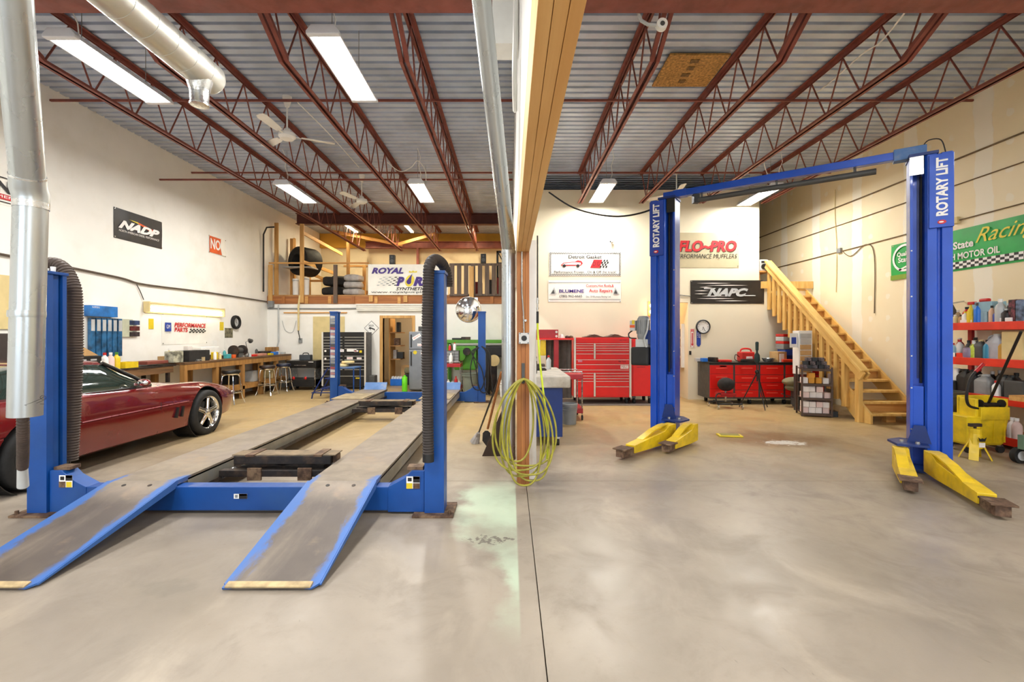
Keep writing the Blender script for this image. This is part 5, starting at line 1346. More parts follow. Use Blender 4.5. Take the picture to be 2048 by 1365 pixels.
for k, (x, c_) in enumerate(((-.95, '#7d2a24'), (-.55, '#33302e'), (-.25, '#8a2c2a'))):
    tag(MB().box(x - .13, x + .13, 13.3, 13.6, 2.64, 3.05 + .06 * k).build('storage_box', mat('loft_box_%d' % k, c_, .6), bevel=.01), ['dark red', 'black', 'brick red'][k] + ' storage box behind the weathered pallet', 'box')
fr_ = thing('iron_trellis', 'black ornate iron trellis standing behind the pallet on the loft', 'trellis', (-.25, 13.4, 2.64))
fx0 = at(993, 500, 13.4).x
MB().box(fx0, fx0 + .5, 13.38, 13.42, 3.10, 3.2).box(fx0, fx0 + .06, 13.38, 13.42, 2.64, 3.97).box(fx0 + .44, fx0 + .5, 13.38, 13.42, 2.64, 3.97).box(fx0, fx0 + .5, 13.38, 13.42, 3.91, 3.97).box(fx0 + .06, fx0 + .44, 13.39, 13.41, 3.6, 3.63).build('frame_bars', M_BLACK, fr_)
MB().bar((fx0 + .06, 13.4, 3.9), (fx0 + .2, 13.4, 3.63), .02, .03).bar((fx0 + .44, 13.4, 3.9), (fx0 + .3, 13.4, 3.63), .02, .03).build('scroll', M_BLACK, fr_)

# ---------------------------------------------------------------- back of the left bay
# black service cart
def cart_black():
    x0, x1, y0, y1 = -6.0, -5.24, 12.25, 12.80
    t = thing('service_cart', 'black steel service cart with drawer at the end of the workbench', 'cart', ((x0 + x1) / 2, (y0 + y1) / 2, 0))
    MB().box(x0 - .02, x1 + .02, y0 - .01, y1, .60, .80).build('drawer_box', M_BLK2, t, bevel=.008)
    MB().box(x0 + .20, x0 + .52, y0 - .03, y0 - .012, .665, .685).build('handle', M_STEEL, t)
    MB().box(x1 - .18, x1 - .05, y0 - .013, y0 - .0105, .755, .77).build('badge', M_INKW, t)
    for x in (x0, x1 - .03): MB().box(x, x + .03, y0, y1 - .02, .10, .60).build('side_panel', M_STEEL, t)
    MB().box(x0, x1, y0, y1, .10, .30).build('lower_bin', M_BLACK, t, bevel=.01)
    for k, x in enumerate((x0 + .18, x0 + .5)): MB().ball((x, y0 - .01, .33), (.035, .03, .045), 10, 8).build('red_bottle', M_REDP, t, smooth=True)
    for x in (x0 + .06, x1 - .06):
        for y in (y0 + .06, y1 - .08): MB().cyl((x - .02, y, .05), (x + .02, y, .05), .05, n=14).build('caster', M_RUB, t)
    c = thing('tool_case', 'small grey tool case with handle on the black service cart', 'case', (x0 + .38, 12.5, .80))
    MB().box(x0 + .24, x0 + .54, 12.42, 12.60, .80, .95).build('case_body', mat('case_grey', '#3c4248', .5), c, bevel=.02); MB().tube(cat_([(x0 + .31, 12.5, .94), (x0 + .33, 12.5, .99), (x0 + .45, 12.5, .99), (x0 + .47, 12.5, .94)], 4), .012, 8).build('handle', M_BLACK, c, smooth=True)
cart_black()
# big black tool chest
def chest(name, label, x0, x1, y0, y1, z0, z1, mbody, mdraw, mtrim, layout, msplit, lid, cat='tool chest', foot=.1):
    t = thing(name, label, cat, ((x0 + x1) / 2, (y0 + y1) / 2, 0))
    MB().box(x0, x1, y0, y1, z0, z1).build('body', mbody, t, bevel=.006)
    MB().box(x0 - .006, x0 + .035, y0 - .02, y0, z0, z1).build('corner_trim', mtrim, t); MB().box(x1 - .035, x1 + .006, y0 - .02, y0, z0, z1).build('corner_trim', mtrim, t)
    for (fx0, fx1, fz0, fz1, handle) in layout:
        a, b_ = x0 + .04 + (x1 - x0 - .08) * fx0, x0 + .04 + (x1 - x0 - .08) * fx1; c, d = z0 + (z1 - z0) * fz0, z0 + (z1 - z0) * fz1
        dr = MB().box(a + .003, b_ - .003, y0 - .014, y0, c + .003, d - .003).build('drawer', mdraw, t, bevel=.003)
        if handle: MB().box(a + .003, b_ - .003, y0 - .026, y0 - .014, d - .013, d - .004).build('pull_rail', mtrim, dr)
    for x in (x0 + .08, x1 - .08):
        for y in (y0 + .08, y1 - .08):
            MB().cyl((x - .02, y, foot / 2), (x + .02, y, foot / 2), foot / 2, n=14).build('caster', M_RUB, t); 
            MB().box(x - .03, x + .03, y - .03, y + .03, foot * .9, z0).build('caster_plate', M_GREYD, t)
    return t
lay = [(0, .5, .86, .945, 1)] * 0
zz = [.555, .59, .635, .68, .725, .775, .83, .86]
rows = [(.0, .46, 1), (.54, 1, 1)]
lay = []
for a, b_ in zip((.62, .70, .75, .80, .855), (.70, .75, .80, .855, .91)):
    lay += [(0, .47, a, b_, 1), (.52, 1, a, b_, 1)]
for a, b_ in zip((.31, .37, .43, .49), (.37, .43, .49, .56)):
    lay += [(0, .47, a, b_, 1), (.52, 1, a, b_, 1)]
lay += [(0, 1, .57, .615, 0), (0, .47, .19, .31, 1), (.52, 1, .19, .31, 1), (0, 1, .03, .19, 1), (0, 1, .915, .995, 0)]
t = chest('tool_chest', 'large black rolling tool chest with chrome drawer rails and stickers', -5.12, -3.93, 12.4, 12.93, .10, 1.57, M_BLK2, M_BLK2, M_ALU, lay, M_ALU, True)
for x, z, w_, h_, m, s in ((-4.72, .99 + .04, .2, .07, M_INKP, 'BCN'), (-4.44, .99 + .05, .26, .07, M_GREYL, 'BLACKJACK'), (-4.25, 1.0 + .03, .12, .05, M_INKR, 'Moser'), (-4.44, .83, .16, .06, M_INKR, 'MSD'), (-4.17, .83, .13, .05, mat('pink_sticker', '#d77a92', .5), 'Comp'), (-4.10, .99 + .02, .07, .06, M_YELS, ' '), (-4.77, .85, .06, .05, M_YELS, ' '), (-5.05, .82, .05, .05, M_INKW, ' '), (-5.05, 1.03, .05, .05, M_INKW, ' '), (-4.2, .30, .13, .03, M_YELS, ' ')):
    MB().box(x, x + w_, 12.382, 12.385, z, z + h_).build('sticker', M_INKW if s.strip() else m, t)
    if s.strip(): text(s, 'sticker_print', m, t, (x + w_ / 2, 12.382, z + h_ / 2), FX, UZ, w_ * .85, h_ * .6, shear=.2, off=.003)
tag(MB().box(-3.86, -3.70, 12.45, 12.7, 0, .38).build('waste_bin', M_GREYD, bevel=.02), 'dark grey bin between tool chest and doorway', 'bin')
# beer sign
t = thing('diamond_sign', 'white diamond sign with black border and animal silhouette', 'sign', (-3.96, YW - .01, 1.45))
cx_, cz_ = -3.955, 1.69
for r_, m, d in ((.21, M_INKB, .006), (.195, M_WHT, .008)):
    MB().prism([(r_, 0), (0, r_), (-r_, 0), (0, -r_)], 0, -d, (cx_, YW - .001, cz_)).build('plate', m, t)
text('BEER', 'lettering', M_INKB, t, (cx_, YW - .009, cz_ + .07), FX, UZ, .15, .055)
MB().prism([(-.09, -.02), (-.05, .03), (.06, -.01), (.10, -.03), (.085, -.09), (.07, -.05), (-.02, -.02), (-.03, -.07), (-.05, -.02)], 0, -.002, (cx_, YW - .0095, cz_)).build('silhouette', M_INKB, t)
# blue work stand
t = thing('work_stand', 'small blue steel work platform with steps behind the lift column', 'stand', (-4.1, 10.9, 0))
A = lambda px, py, Y: at(px, py, Y)
X0, X1 = -4.30, -3.62
MB().box(X0 + .1, X1, 10.6, 11.1, .70, .735).build('platform', M_BLUEW, t, bevel=.004)
for x in (X0 + .12, X1 - .03):
    for y in (10.62, 11.08): MB().cyl((x, y, 0), (x, y, .70), .014, n=8).build('leg', M_BLUE, t)
for k, z in enumerate((.23, .46)):
    MB().box(X0 - .12 - .0 + k * .1, X0 + .06 + k * .1, 10.6, 11.1, z, z + .02).build('step', M_BLUEN, t)
for y in (10.6, 11.1):
    MB().tube([(X0 - .32, y, .0), (X0 - .30, y, .1), (X0 - .12, y, .42), (X0 + .06, y, .72)], .016, 8).build('stringer', M_BLUEN, t)
    MB().tube([(X0 - .32, y, .14), (X0 + .12, y, .14)], .012, 8).build('brace', M_BLUEN, t)
MB().cyl((X0 - .32, 10.6, .14), (X0 - .32, 11.1, .14), .012, n=8).build('brace', M_BLUEN, t)
for k, (x, y) in enumerate(((-4.0, 10.85), (-3.85, 10.9))):
    tag(MB().lathe([(0, 0), (.13, 0), (.15, .03), (.14, .06), (0, .065)], 20, (x - .03 * k, y, .735 + .07 * k)).build('seat_cushion', M_BEIGE, smooth=True), ['tan round cushion lying on the blue work platform', 'upper tan round cushion on the blue work platform'][k], 'cushion')
# fridge
t = thing('fridge', 'grey two-door fridge with stickers beside the doorway', 'fridge', (-2.32, 12.3, 0))
fx0, fx1, fy = -2.66, -1.97, 11.98
MB().box(fx0, fx1, fy + .06, fy + .68, .03, 1.58).build('cabinet', M_FRIDGE, t, bevel=.012)
for z0, z1, n_ in ((.06, 1.10, 'lower'), (1.115, 1.575, 'upper')):
    d = MB().box(fx0, fx1, fy, fy + .058, z0, z1).build('door', M_FRIDGE, t, bevel=.012)
    hz = (z1 - .42, z1 - .05) if n_ == 'lower' else (z0 + .05, z1 - .07)
    MB().box(fx0 + .045, fx0 + .075, fy - .03, fy - .005, *hz).build('handle', M_BLK2, d, bevel=.004)
R_ = Vector((.87, 0, .5))
def stick(o, r, u, w_, h_, m, s, ms):
    o = Vector(o); r = Vector(r).normalized(); u = Vector(u).normalized(); n_ = r.cross(u)
    b = MB().add([o - r * w_ / 2 - u * h_ / 2 + n_ * .002, o + r * w_ / 2 - u * h_ / 2 + n_ * .002, o + r * w_ / 2 + u * h_ / 2 + n_ * .002, o - r * w_ / 2 + u * h_ / 2 + n_ * .002], [(0, 1, 2, 3)]).build('sticker', m, t)
    if s: text(s, 'sticker_print', ms, b, o, r, u, w_ * .8, h_ * .6, off=.004)
stick((-2.46, fy, 1.44), (.85, 0, .5), (-.5, 0, .85), .24, .085, M_WHT, 'sport', M_INKR)
stick((-2.25, fy, 1.36), (1, 0, 0), (0, 0, 1), .1, .1, M_WHT, '9', M_INKB); stick((-2.36, fy, 1.23), (1, 0, 0), (0, 0, 1), .16, .07, M_WHT, 'Coors', M_INKR)
stick((-2.26, fy, 1.02), (1, 0, 0), (0, 0, 1), .17, .10, M_WHT, 'GP', M_INKR)
MB().prism([(.05 * math.cos(a), .05 * math.sin(a)) for a in [k * PI / 9 for k in range(18)]], 0, -.002, (-2.50, fy, 1.03)).build('sticker', M_YELS, t)
tag(MB().box(-2.45, -2.05, 12.15, 12.55, 1.59, 1.72).build('storage_box', M_GREYD, bevel=.01), 'dark grey box on top of the fridge', 'box')
t = thing('gas_bottle', 'tall lime green cylinder beside the fridge', 'bottle', (-2.75, 11.9, 0))
MB().lathe([(0, 0), (.065, 0), (.07, .01), (.07, .38), (.06, .40), (0, .40)], 20, (-2.75, 11.88, 0)).build('shell', M_LIMEB, t, smooth=True)
MB().lathe([(.03, .40), (.03, .43), (.015, .44), (0, .44)], 12, (-2.75, 11.88, 0)).build('cap', M_LIMEB, t)
# back room contents
sh = thing('back_room_shelf', 'cluttered shelf seen through the open doorway', 'shelf', (-3.5, 14.2, 0))
MB().box(-3.62, -3.58, 13.6, 14.2, 0, 2.0).build('side', pine_v, sh)
for z in (.75, 1.15, 1.55): MB().box(-3.58, -3.28, 13.6, 14.2, z, z + .03).build('shelf_board', ply, sh)
for k, (x, z, w_, h_, m) in enumerate(((-3.5, 1.18, .16, .22, M_RUST), (-3.42, 1.58, .10, .30, M_BLACK), (-3.4, .78, .18, .20, M_BLACK), (-3.52, .78, .10, .26, M_GRYCL))):
    tag(MB().box(x, x + w_, 13.7, 13.9, z, z + h_).build('storage_box', m, bevel=.01), ['rust brown box on the middle back room shelf', 'black box on the top back room shelf', 'black box on the low back room shelf', 'grey cloth bundle on the low back room shelf'][k], 'box')
tag(MB().box(-3.35, -3.05, 14.0, 14.4, 0, .55).build('cardboard_box', M_CARD, bevel=.006), 'tall cardboard box inside the back room', 'box')
t = thing('water_pack', 'blue pack of bottles on the back room floor', 'bottles', (-3.35, 13.5, 0))
MB().box(-3.52, -3.18, 13.35, 13.6, 0, .20).build('wrap', M_BLUEP, t, bevel=.02)
for i in range(4):
    for j in range(2): MB().cyl((-3.47 + i * .08, 13.41 + j * .12, .2), (-3.47 + i * .08, 13.41 + j * .12, .27), .03, .015, 10).build('bottle_top', M_WHT, t)
sack((-2.98, 13.75, .42), (.20, .2, .10), M_OLIVE, 'olive bag on the black case in the back room', None, 4)
tag(MB().box(-3.16, -2.85, 13.6, 13.9, 0, .32).build('storage_case', M_BLACK, bevel=.02), 'black case on the back room floor', 'case')
tag(MB().box(-2.82, -2.16, 14.3, 14.35, 0, 2.0).build('curtain_panel', M_CLOTH), 'black curtain panel inside the back room', 'curtain')
pl = thing('ceiling_lamp', 'bare round lamp on the back room ceiling', 'lamp', (-3.0, 14.0, 2.3)); MB().ball((-3.0, 14.0, 2.31), .05, 12, 8).build('globe', M_BULB, pl, smooth=True); MB().cyl((-3.0, 14.0, 2.35), (-3.0, 14.0, 2.60), .03, n=12).build('base', M_WHT, pl)
ld = bpy.data.lights.new('back_room_glow', 'POINT'); ld.energy = 16; ld.color = (1, .82, .58); ld.shadow_soft_size = .06
lo_ = bpy.data.objects.new('back_room_glow', ld); COL.objects.link(lo_); lo_.parent = pl; lo_.location = (0, 0, -.08)
# convex mirror
mp = at(937, 620, 10.6)
t = thing('convex_mirror', 'round convex chrome mirror in front of the loft rim', 'mirror', mp - Vector((0, 0, .3)))
prof = [(.30 * math.sin(a), .14 * math.cos(a) - .0) for a in [k * PI / 2 / 10 for k in range(11)]]
MB().lathe(prof + [(.0, 0)], 36, mp, (0, -1, .0)).build('dome', M_CHROME, t, smooth=True)
MB().tube([(mp.x + .30 * math.cos(a), mp.y, mp.z + .30 * math.sin(a)) for a in [k * PI / 18 for k in range(36)]], .006, 6, closed=True).build('rim', M_STEEL, t)
MB().bar((mp.x, mp.y + .01, mp.z + .1), (mp.x, YW - .02, 2.5), .03, .03).build('arm', M_STEEL, t)
MB().box(mp.x - .05, mp.x + .05, YW - .05, YW - .021, 2.44, 2.56).build('arm_plate', M_STEEL, t)
# red utility cart
def red_cart(x0, x1, y0, y1, z1, label, rails=True, zlow=.12):
    t = thing('utility_cart', label, 'cart', ((x0 + x1) / 2, (y0 + y1) / 2, 0))
    for z in (zlow, z1 - .09): MB().box(x0, x1, y0, y1, z, z + .09).build('tray', M_DRED, t, bevel=.008)
    for x in (x0 + .015, x1 - .015):
        for y in (y0 + .015, y1 - .015):
            MB().cyl((x, y, .10), (x, y, z1), .012, n=8).build('leg', M_STEEL, t)
            MB().cyl((x - .012, y, .045), (x + .012, y, .045), .045, n=14).build('caster', M_RUB, t)
    for y in (y0 + .015, y1 - .015): MB().tube([(x0 + .015, y, z1), (x0 + .015, y, z1 + .04), (x1 - .015, y, z1 + .04), (x1 - .015, y, z1)], .010, 8).build('rail', M_STEEL, t)
    return t
red_cart(-1.63, -1.22, 11.25, 11.75, .78, 'red two-tray utility cart behind the right lift column')
t = thing('parts_cabinet', 'grey small-parts cabinet with drawers on the red cart', 'cabinet', (-1.42, 11.5, .78))
MB().box(-1.60, -1.28, 11.4, 11.6, .785, 1.10).build('case', M_GREYD, t)
for j in range(4):
    for i in range(3): MB().box(-1.59 + i * .103, -1.497 + i * .103, 11.385, 11.40, .80 + j * .072, .86 + j * .072).build('drawer', M_GREY, t)
def lathe_item(name, label, cat, x, y, z, prof, m, n=14, cap=None, g=None):
    if cap is None: return tag(MB().lathe(prof, n, (x, y, z)).build(name, m, smooth=True), label, cat, g)
    t = thing(name, label, cat, (x, y, z), 0, g)
    MB().lathe(prof, n, (x, y, z)).build('body', m, t, smooth=True); MB().lathe(cap[0], n, (x, y, z)).build('cap', cap[1], t, smooth=True)
    return t
def bottle(x, y, z, h, r, m, mc, label, g=None, cat='bottle'):
    return lathe_item('bottle', label, cat, x, y, z, [(0, 0), (r, 0), (r, h * .62), (r * .8, h * .72), (r * .38, h * .82), (r * .38, h * .88), (0, h * .88)], m, 14, ([(r * .45, h * .86), (r * .45, h), (0, h)], mc), g)
bottle(-1.47, 11.33, 1.10 - .315, .26, .05, M_WHT, M_WHT, 'white spray bottle on the red cart before the parts cabinet'); bottle(-1.40, 11.5, 1.10, .2, .04, M_WHT, M_REDP, 'white bottle with red cap on the grey parts cabinet'); bottle(-1.52, 11.5, 1.10, .15, .035, M_REDP, M_WHT, 'red bottle on the grey parts cabinet')
for k, (x, m, h) in enumerate(((-1.55, M_WHT, .16), (-1.45, M_GREYL, .13), (-1.36, M_REDP, .24), (-1.28, M_WHT, .14))): bottle(x, 11.45, .21, h, .042, m, m, ['white can', 'pale grey can', 'red spray bottle', 'small white jar'][k] + ' on the lower tray of the red cart')
# green machine and clutter behind the rear right column
t = thing('green_machine', 'lime green steel machine stand behind the rear lift column', 'machine', (-1.0, 12.4, 0))
MB().box(-1.75, -.05, 12.15, 12.85, 1.27, 1.36).build('table', M_LIME, t, bevel=.01)
for x in (-1.72, -.12):
    for y in (12.18, 12.75): MB().box(x, x + .07, y, y + .07, 0, 1.27).build('leg', M_LIME, t)
MB().box(-1.5, -.9, 12.2, 12.6, .55, 1.2).build('housing', M_LIME, t, bevel=.04); MB().cyl((-1.35, 12.12, .95), (-1.35, 12.25, .95), .17, n=24).build('pulley_guard', M_LIME, t, smooth=True)
MB().box(-.85, -.1, 12.2, 12.7, .9, 1.2).build('dark_housing', M_BLACK, t, bevel=.04); MB().cyl((-1.15, 12.18, 1.05), (-1.15, 12.05, 1.05), .10, n=18).build('motor', M_DARK, t, smooth=True)
for k, (x, z, m) in enumerate(((-1.45, 1.36, M_BLACK), (-1.2, 1.36, M_DARK))): tag(MB().box(x - .12, x + .12, 12.3, 12.5, z, z + .05 + .03 * k).build('tool_tray', m, bevel=.01), ['black', 'greasy'][k] + ' tray lying on the green machine table', 'tray')
def bin_(x, y, r, h, m, label, name='waste_bin', cat='bin'):
    t = thing(name, label, cat, (x, y, 0))
    MB().lathe([(0, 0), (r * .85, 0), (r, h), (r + .012, h + .005), (r + .012, h + .025), (r - .01, h + .025), (r * .84, .02), (0, .02)], 24, (x, y, 0)).build('body', m, t, smooth=True)
    MB().lathe([(r + .008, h - .05), (r + .016, h - .045), (r + .016, h - .03), (r + .008, h - .025)], 24, (x, y, 0)).build('rim_band', m, t, smooth=True)
bin_(-.98, 11.3, .20, .52, mat('dull_green_plastic', '#6d7466', .6), 'dull green plastic bin behind the rear lift column'); bin_(-.12, 11.0, .14, .36, M_WHT, 'white plastic bucket beside the propane heater', 'bucket', 'bucket')
t = thing('propane_heater', 'orange round propane heater behind the centre drop pipe', 'heater', (-.02, 11.6, 0))
MB().cyl((-.02, 11.3, .78), (-.02, 11.75, .78), .17, n=26).build('barrel', M_ORANGE, t, smooth=True); MB().cyl((-.02, 11.28, .78), (-.02, 11.31, .78), .15, n=26).build('mouth', M_GREYD, t)
MB().box(-.15, .08, 11.35, 11.7, .25, .62).build('tank', M_ORANGE, t, bevel=.04); MB().box(-.2, .08, 11.35, 11.38, 0, .3).box(-.2, .08, 11.67, 11.7, 0, .3).build('frame', M_BLACK, t)
t = thing('shop_fan_disc', 'tan round disc leaning before the green machine', 'disc', (-.45, 11.9, .5)); MB().cyl((-.42, 11.92, .82), (-.42, 11.97, .82), .15, n=26).build('plate', M_BEIGE, t); MB().box(-.5, -.34, 11.93, 11.99, 0, .68).build('stand', M_DARK, t)
t = thing('air_tank', 'tall black cylinder behind the rear lift column', 'tank', (-.62, 11.4, 0)); MB().lathe([(0, .05), (.12, .06), (.15, .12), (.15, .95), (.12, 1.05), (.04, 1.1), (0, 1.1)], 22, (-.62, 11.4, 0)).build('shell', M_BLACK, t, smooth=True); MB().cyl((-.62, 11.4, 0), (-.62, 11.4, .07), .13, n=20).build('base', M_BLACK, t)
tag(MB().box(-.72, -.58, 11.2, 11.26, 1.0, 1.15).build('paper_tag', M_BEIGE), 'pale box fixed on the tall black cylinder', 'box')
for k in range(3):
    cable('black_hose', ['black hose loop hanging left of the rear lift column', 'black hose loop on the rear lift column, hanging lowest', 'black hose loop hanging right of the rear lift column'][k], [(-.68, 9.95, 1.22), (-.78 - .03 * k, 9.93, 1.1), (-.86 + .12 * k, 9.9, .75), (-.80 + .14 * k, 9.9, .35 - .05 * k), (-.62 + .12 * k, 9.9, .32 - .05 * k), (-.52 + .05 * k, 9.9, .7), (-.52 + .03 * k, 9.93, 1.1), (-.62, 9.95, 1.24)], .013, M_RUB, 'hose')
# ---------------------------------------------------------------- stairs
t = thing('wooden_staircase', 'open pine staircase climbing along the drywall to the mezzanine', 'stairs', (6.4, 9.1, 0))
SX0, SX1 = 6.02, 6.82; RUN, RISE = .21, .17; NST = 15
st = None
for k in range(1, NST + 1):
    y = 7.57 + (k - 1) * RUN; z = RISE * k
    if st is None:
        st = MB().box(SX0 - 6.4, SX1 - 6.4, -.02, .25, -.038, 0).build('tread', stair_y, t, local=True, bevel=.004)
        st.location = (0, y - 9.1, z)
        rs_ = MB().box(SX0 - 6.4, SX1 - 6.4, .235, .25, 0, .13).build('riser', pine_x, t, local=True); rs_.location = (0, y - 9.1 - .0, z)
    else:
        share(st, t, (0, y - 9.1, z))
        if k < NST: share(rs_, t, (0, y - 9.1, z)) if k > 3 else None
def stringer(x, w_):
    y0, y1 = 7.57, 7.57 + NST * RUN
    pts = [(y0 - .03, 0), (y0 + .28, 0), (y1, RISE * NST - .18), (y1, RISE * NST + .06), (y1 - .05, RISE * NST + .12), (y0 - .03, .16)]
    MB().prism(pts, 0, w_, (x, 0, 0), (0, 1, 0), (0, 0, 1), (1, 0, 0)).build('stringer', stair_y, t, bevel=.003)
stringer(SX1, .04); stringer(SX0 - .045, .04)
NX = 5.90
MB().box(NX, NX + .075, 7.70, 7.79, 0, .90).build('newel_post', stair_v, t, bevel=.004)
MB().box(NX - .005, NX + .085, 8.02, 8.10, .22, 1.15).build('newel_post', stair_v, t, bevel=.004)
ra = Vector((NX + .04, 7.62, .80)); rb = Vector((NX + .04, 10.48, 3.12))
MB().bar(ra + Vector((0, 0, .07)), rb + Vector((0, 0, .07)), .15, .04).build('rail_cap', stair_y, t, bevel=.004)
MB().bar(ra + Vector((-.035, 0, -.02)), rb + Vector((-.035, 0, -.02)), .04, .15).build('side_rail', stair_y, t, bevel=.004)
MB().bar(ra + Vector((.045, 0, -.02)), rb + Vector((.045, 0, -.02)), .04, .15).build('side_rail', stair_y, t, bevel=.004)
sl = (rb.z - ra.z) / (rb.y - ra.y)
for k in range(12):
    y = 8.28 + k * .195
    zt = ra.z + sl * (y - ra.y) - .03
    MB().box(NX + .018, NX + .058, y - .045, y + .045, zt - .98, zt).build('baluster', stair_v, t, bevel=.003)
MB().box(5.78, 6.97, 10.46, 10.499, 2.56, 2.72).build('landing_edge', stair_y, t)
# radio on the landing ledge
c = at(1527, 517, 10.55)
tag(MB().box(5.76, 6.02, 10.50, 10.9, 2.94, 2.97).box(5.76, 5.80, 10.55, 10.6, 2.725, 2.94).build('ledge_shelf', pine_x), 'small wood ledge at the top of the stairs', 'shelf')
t = thing('stereo', 'silver portable stereo on the ledge at the stair top', 'radio', (c.x, 10.6, 2.97))
MB().box(c.x - .10, c.x + .11, 10.53, 10.72, 2.97, 3.24).build('case', M_GREYL, t, bevel=.03)
MB().cyl((c.x, 10.53, 3.07), (c.x, 10.52, 3.07), .065, n=20).build('speaker_cone', M_BLACK, t); MB().box(c.x - .06, c.x + .06, 10.522, 10.53, 3.16, 3.2).build('display', M_BLACK, t)

# ---------------------------------------------------------------- red tool chest group
lay = []
for a, b_ in zip((.56, .635, .715, .755, .795), (.625, .715, .755, .795, .84)): pass
for a, b_ in ((.645, .735), (.735, .79), (.79, .83), (.83, .87), (.87, .905)):
    lay += [(0, .33, a, b_, 1), (.37, 1, a, b_, 1)]
lay += [(0, 1, .91, .995, 0), (0, 1, .565, .635, 1), (0, 1, .47, .555, 1), (0, 1, .415, .465, 1)]
for a, b_ in ((.37, .41), (.325, .365), (.28, .32)): lay += [(0, .33, a, b_, 1), (.37, 1, a, b_, 1)]
lay += [(0, .33, .02, .275, 1), (.37, 1, .19, .275, 1), (.37, 1, .02, .185, 1)]
t = chest('tool_chest', 'tall bright red rolling tool chest with chrome drawer rails', 1.375, 2.59, 9.75, 10.35, .15, 1.43, M_TOOLR, M_TOOLR, M_ALU, lay, M_ALU, True, foot=.13)
for z0, z1 in ((.86 * 1.43 * .55 + .15, .905 * 1.28 + .15), (.16, .41 * 1.28 + .15)):
    MB().box(1.375 + .04 + 1.135 * .335, 1.375 + .04 + 1.135 * .365, 9.728, 9.748, max(z0, .17) if z0 < .5 else .645 * 1.28 + .15, z1).build('corner_trim', M_ALU, t)
stick((2.45, 9.735, .80), (1, 0, 0), (0, 0, 1), .17, .07, M_INKW, 'MAC', M_INKR); stick((1.50, 9.735, .93), (1, 0, 0), (0, 0, 1), .09, .05, mat('pink_sticker', '#d77a92', .5), '', None)
text('Mac Tools', 'lettering', M_INKB, t, (2.40, 9.735, .92), FX, UZ, .16, .035, shear=.2, off=.003); text('MAC TOOLS', 'lettering', M_INKB, t, (2.42, 9.735, 1.375), FX, UZ, .15, .02, off=.003)
t = thing('side_locker', 'bright red side locker attached right of the red tool chest', 'locker', (2.86, 10.05, 0))
MB().box(2.60, 3.10, 9.78, 10.35, .17, 1.40).build('body', M_TOOLR, t, bevel=.006); d = MB().box(2.64, 3.08, 9.765, 9.78, .20, 1.36).build('door', M_TOOLR, t, bevel=.004); MB().box(2.72, 2.90, 9.755, 9.765, .79, .81).build('handle', M_DRED, d)
for x in (2.68, 3.02):
    for y in (9.85, 10.28): MB().cyl((x - .02, y, .065), (x + .02, y, .065), .065, n=14).build('caster', M_RUB, t); MB().box(x - .03, x + .03, y - .03, y + .03, .12, .17).build('caster_plate', M_GREYD, t)
cl = MB(); pts = []
for i in range(13):
    for j in range(5):
        x = 1.62 + .95 * i / 12; y = 9.82 + .45 * j / 4; pts.append((x, y, 1.432 + .012 + .045 * math.sin(i * .55) ** 2 * (1 + .5 * math.sin(j * 2 + i))))
fsx = [(i * 5 + j, i * 5 + j + 1, (i + 1) * 5 + j + 1, (i + 1) * 5 + j) for i in range(12) for j in range(4)]
K = len(pts); pts2 = [(p[0], p[1], 1.432) for p in pts]
rim_i = [i * 5 for i in range(13)] + [60 + j for j in range(1, 5)] + [i * 5 + 4 for i in range(11, -1, -1)] + [3, 2, 1]
fsx += [tuple(k + K for k in f[::-1]) for f in fsx] + [(a, b_, b_ + K, a + K) for a, b_ in zip(rim_i, rim_i[1:] + rim_i[:1])]
tag(cl.add(pts + pts2, fsx).build('tool_cloth', mat('brown_cloth', '#5b4a40', .9, var=.15), smooth=True), 'crumpled brown cloth on top of the red tool chest', 'cloth')
# red press frame with dark curtain
t = thing('shop_press', 'dark red steel frame press with two round bolts beside the tool chest', 'press', (.85, 9.8, 0))
MB().box(.55, 1.02, 9.6, 9.75, 1.42, 1.60).build('head_beam', M_DRED, t, bevel=.005)
for z in (1.46, 1.55): MB().cyl((.98, 9.6, z), (.98, 9.585, z), .025, n=14).build('bolt', M_ALU, t)
for x in (.34, .93): MB().box(x, x + .10, 9.62, 9.73, .05, 1.42).build('upright', M_DRED, t, bevel=.004)
MB().box(.30, 1.08, 9.5, 9.85, 0, .05).build('foot', M_DRED, t)
MB().box(.55, 1.34, 9.55, 9.9, 1.385, 1.42).build('shelf', M_TOOLR, t, bevel=.004)
MB().box(.64, .76, 9.60, 9.72, 1.05, 1.38).build('ram', M_YELP, t, bevel=.02)
cu_ = []
nx_ = 20
for i in range(nx_ + 1):
    x = .78 + .56 * i / nx_; dy = .02 * math.sin(i * 1.3) + .012 * math.sin(i * 2.9)
    cu_ += [(x, 9.86 + dy, .12), (x, 9.86 + dy * .6, 1.38 + .0 * i), (x, 9.875 + dy, .12), (x, 9.875 + dy * .6, 1.38)]
fq = []
for i in range(nx_):
    a = 4 * i; b_ = 4 * i + 4
    fq += [(a, b_, b_ + 1, a + 1), (a + 2, a + 3, b_ + 3, b_ + 2), (a + 1, b_ + 1, b_ + 3, a + 3), (a, a + 2, b_ + 2, b_)]
fq += [(0, 1, 3, 2), (4 * nx_, 4 * nx_ + 2, 4 * nx_ + 3, 4 * nx_ + 1)]
tag(MB().add(cu_, fq).build('cloth_curtain', mat('grey_drape', '#57524d', .85, var=.1), smooth=True), 'dark grey cloth curtain hanging behind the red press', 'curtain')
for k, (x, m) in enumerate(((1.10, M_WHT), (1.22, M_DARK), (1.30, M_RUST))): lathe_item('small_part', ['white cap on the red press shelf', 'dark part on the red press shelf', 'rusty part on the red press shelf'][k], 'part', x, 9.7, 1.42, [(0, 0), (.045, 0), (.05, .03), (.03, .05 + .03 * (k == 0)), (0, .055 + .03 * (k == 0))], m)
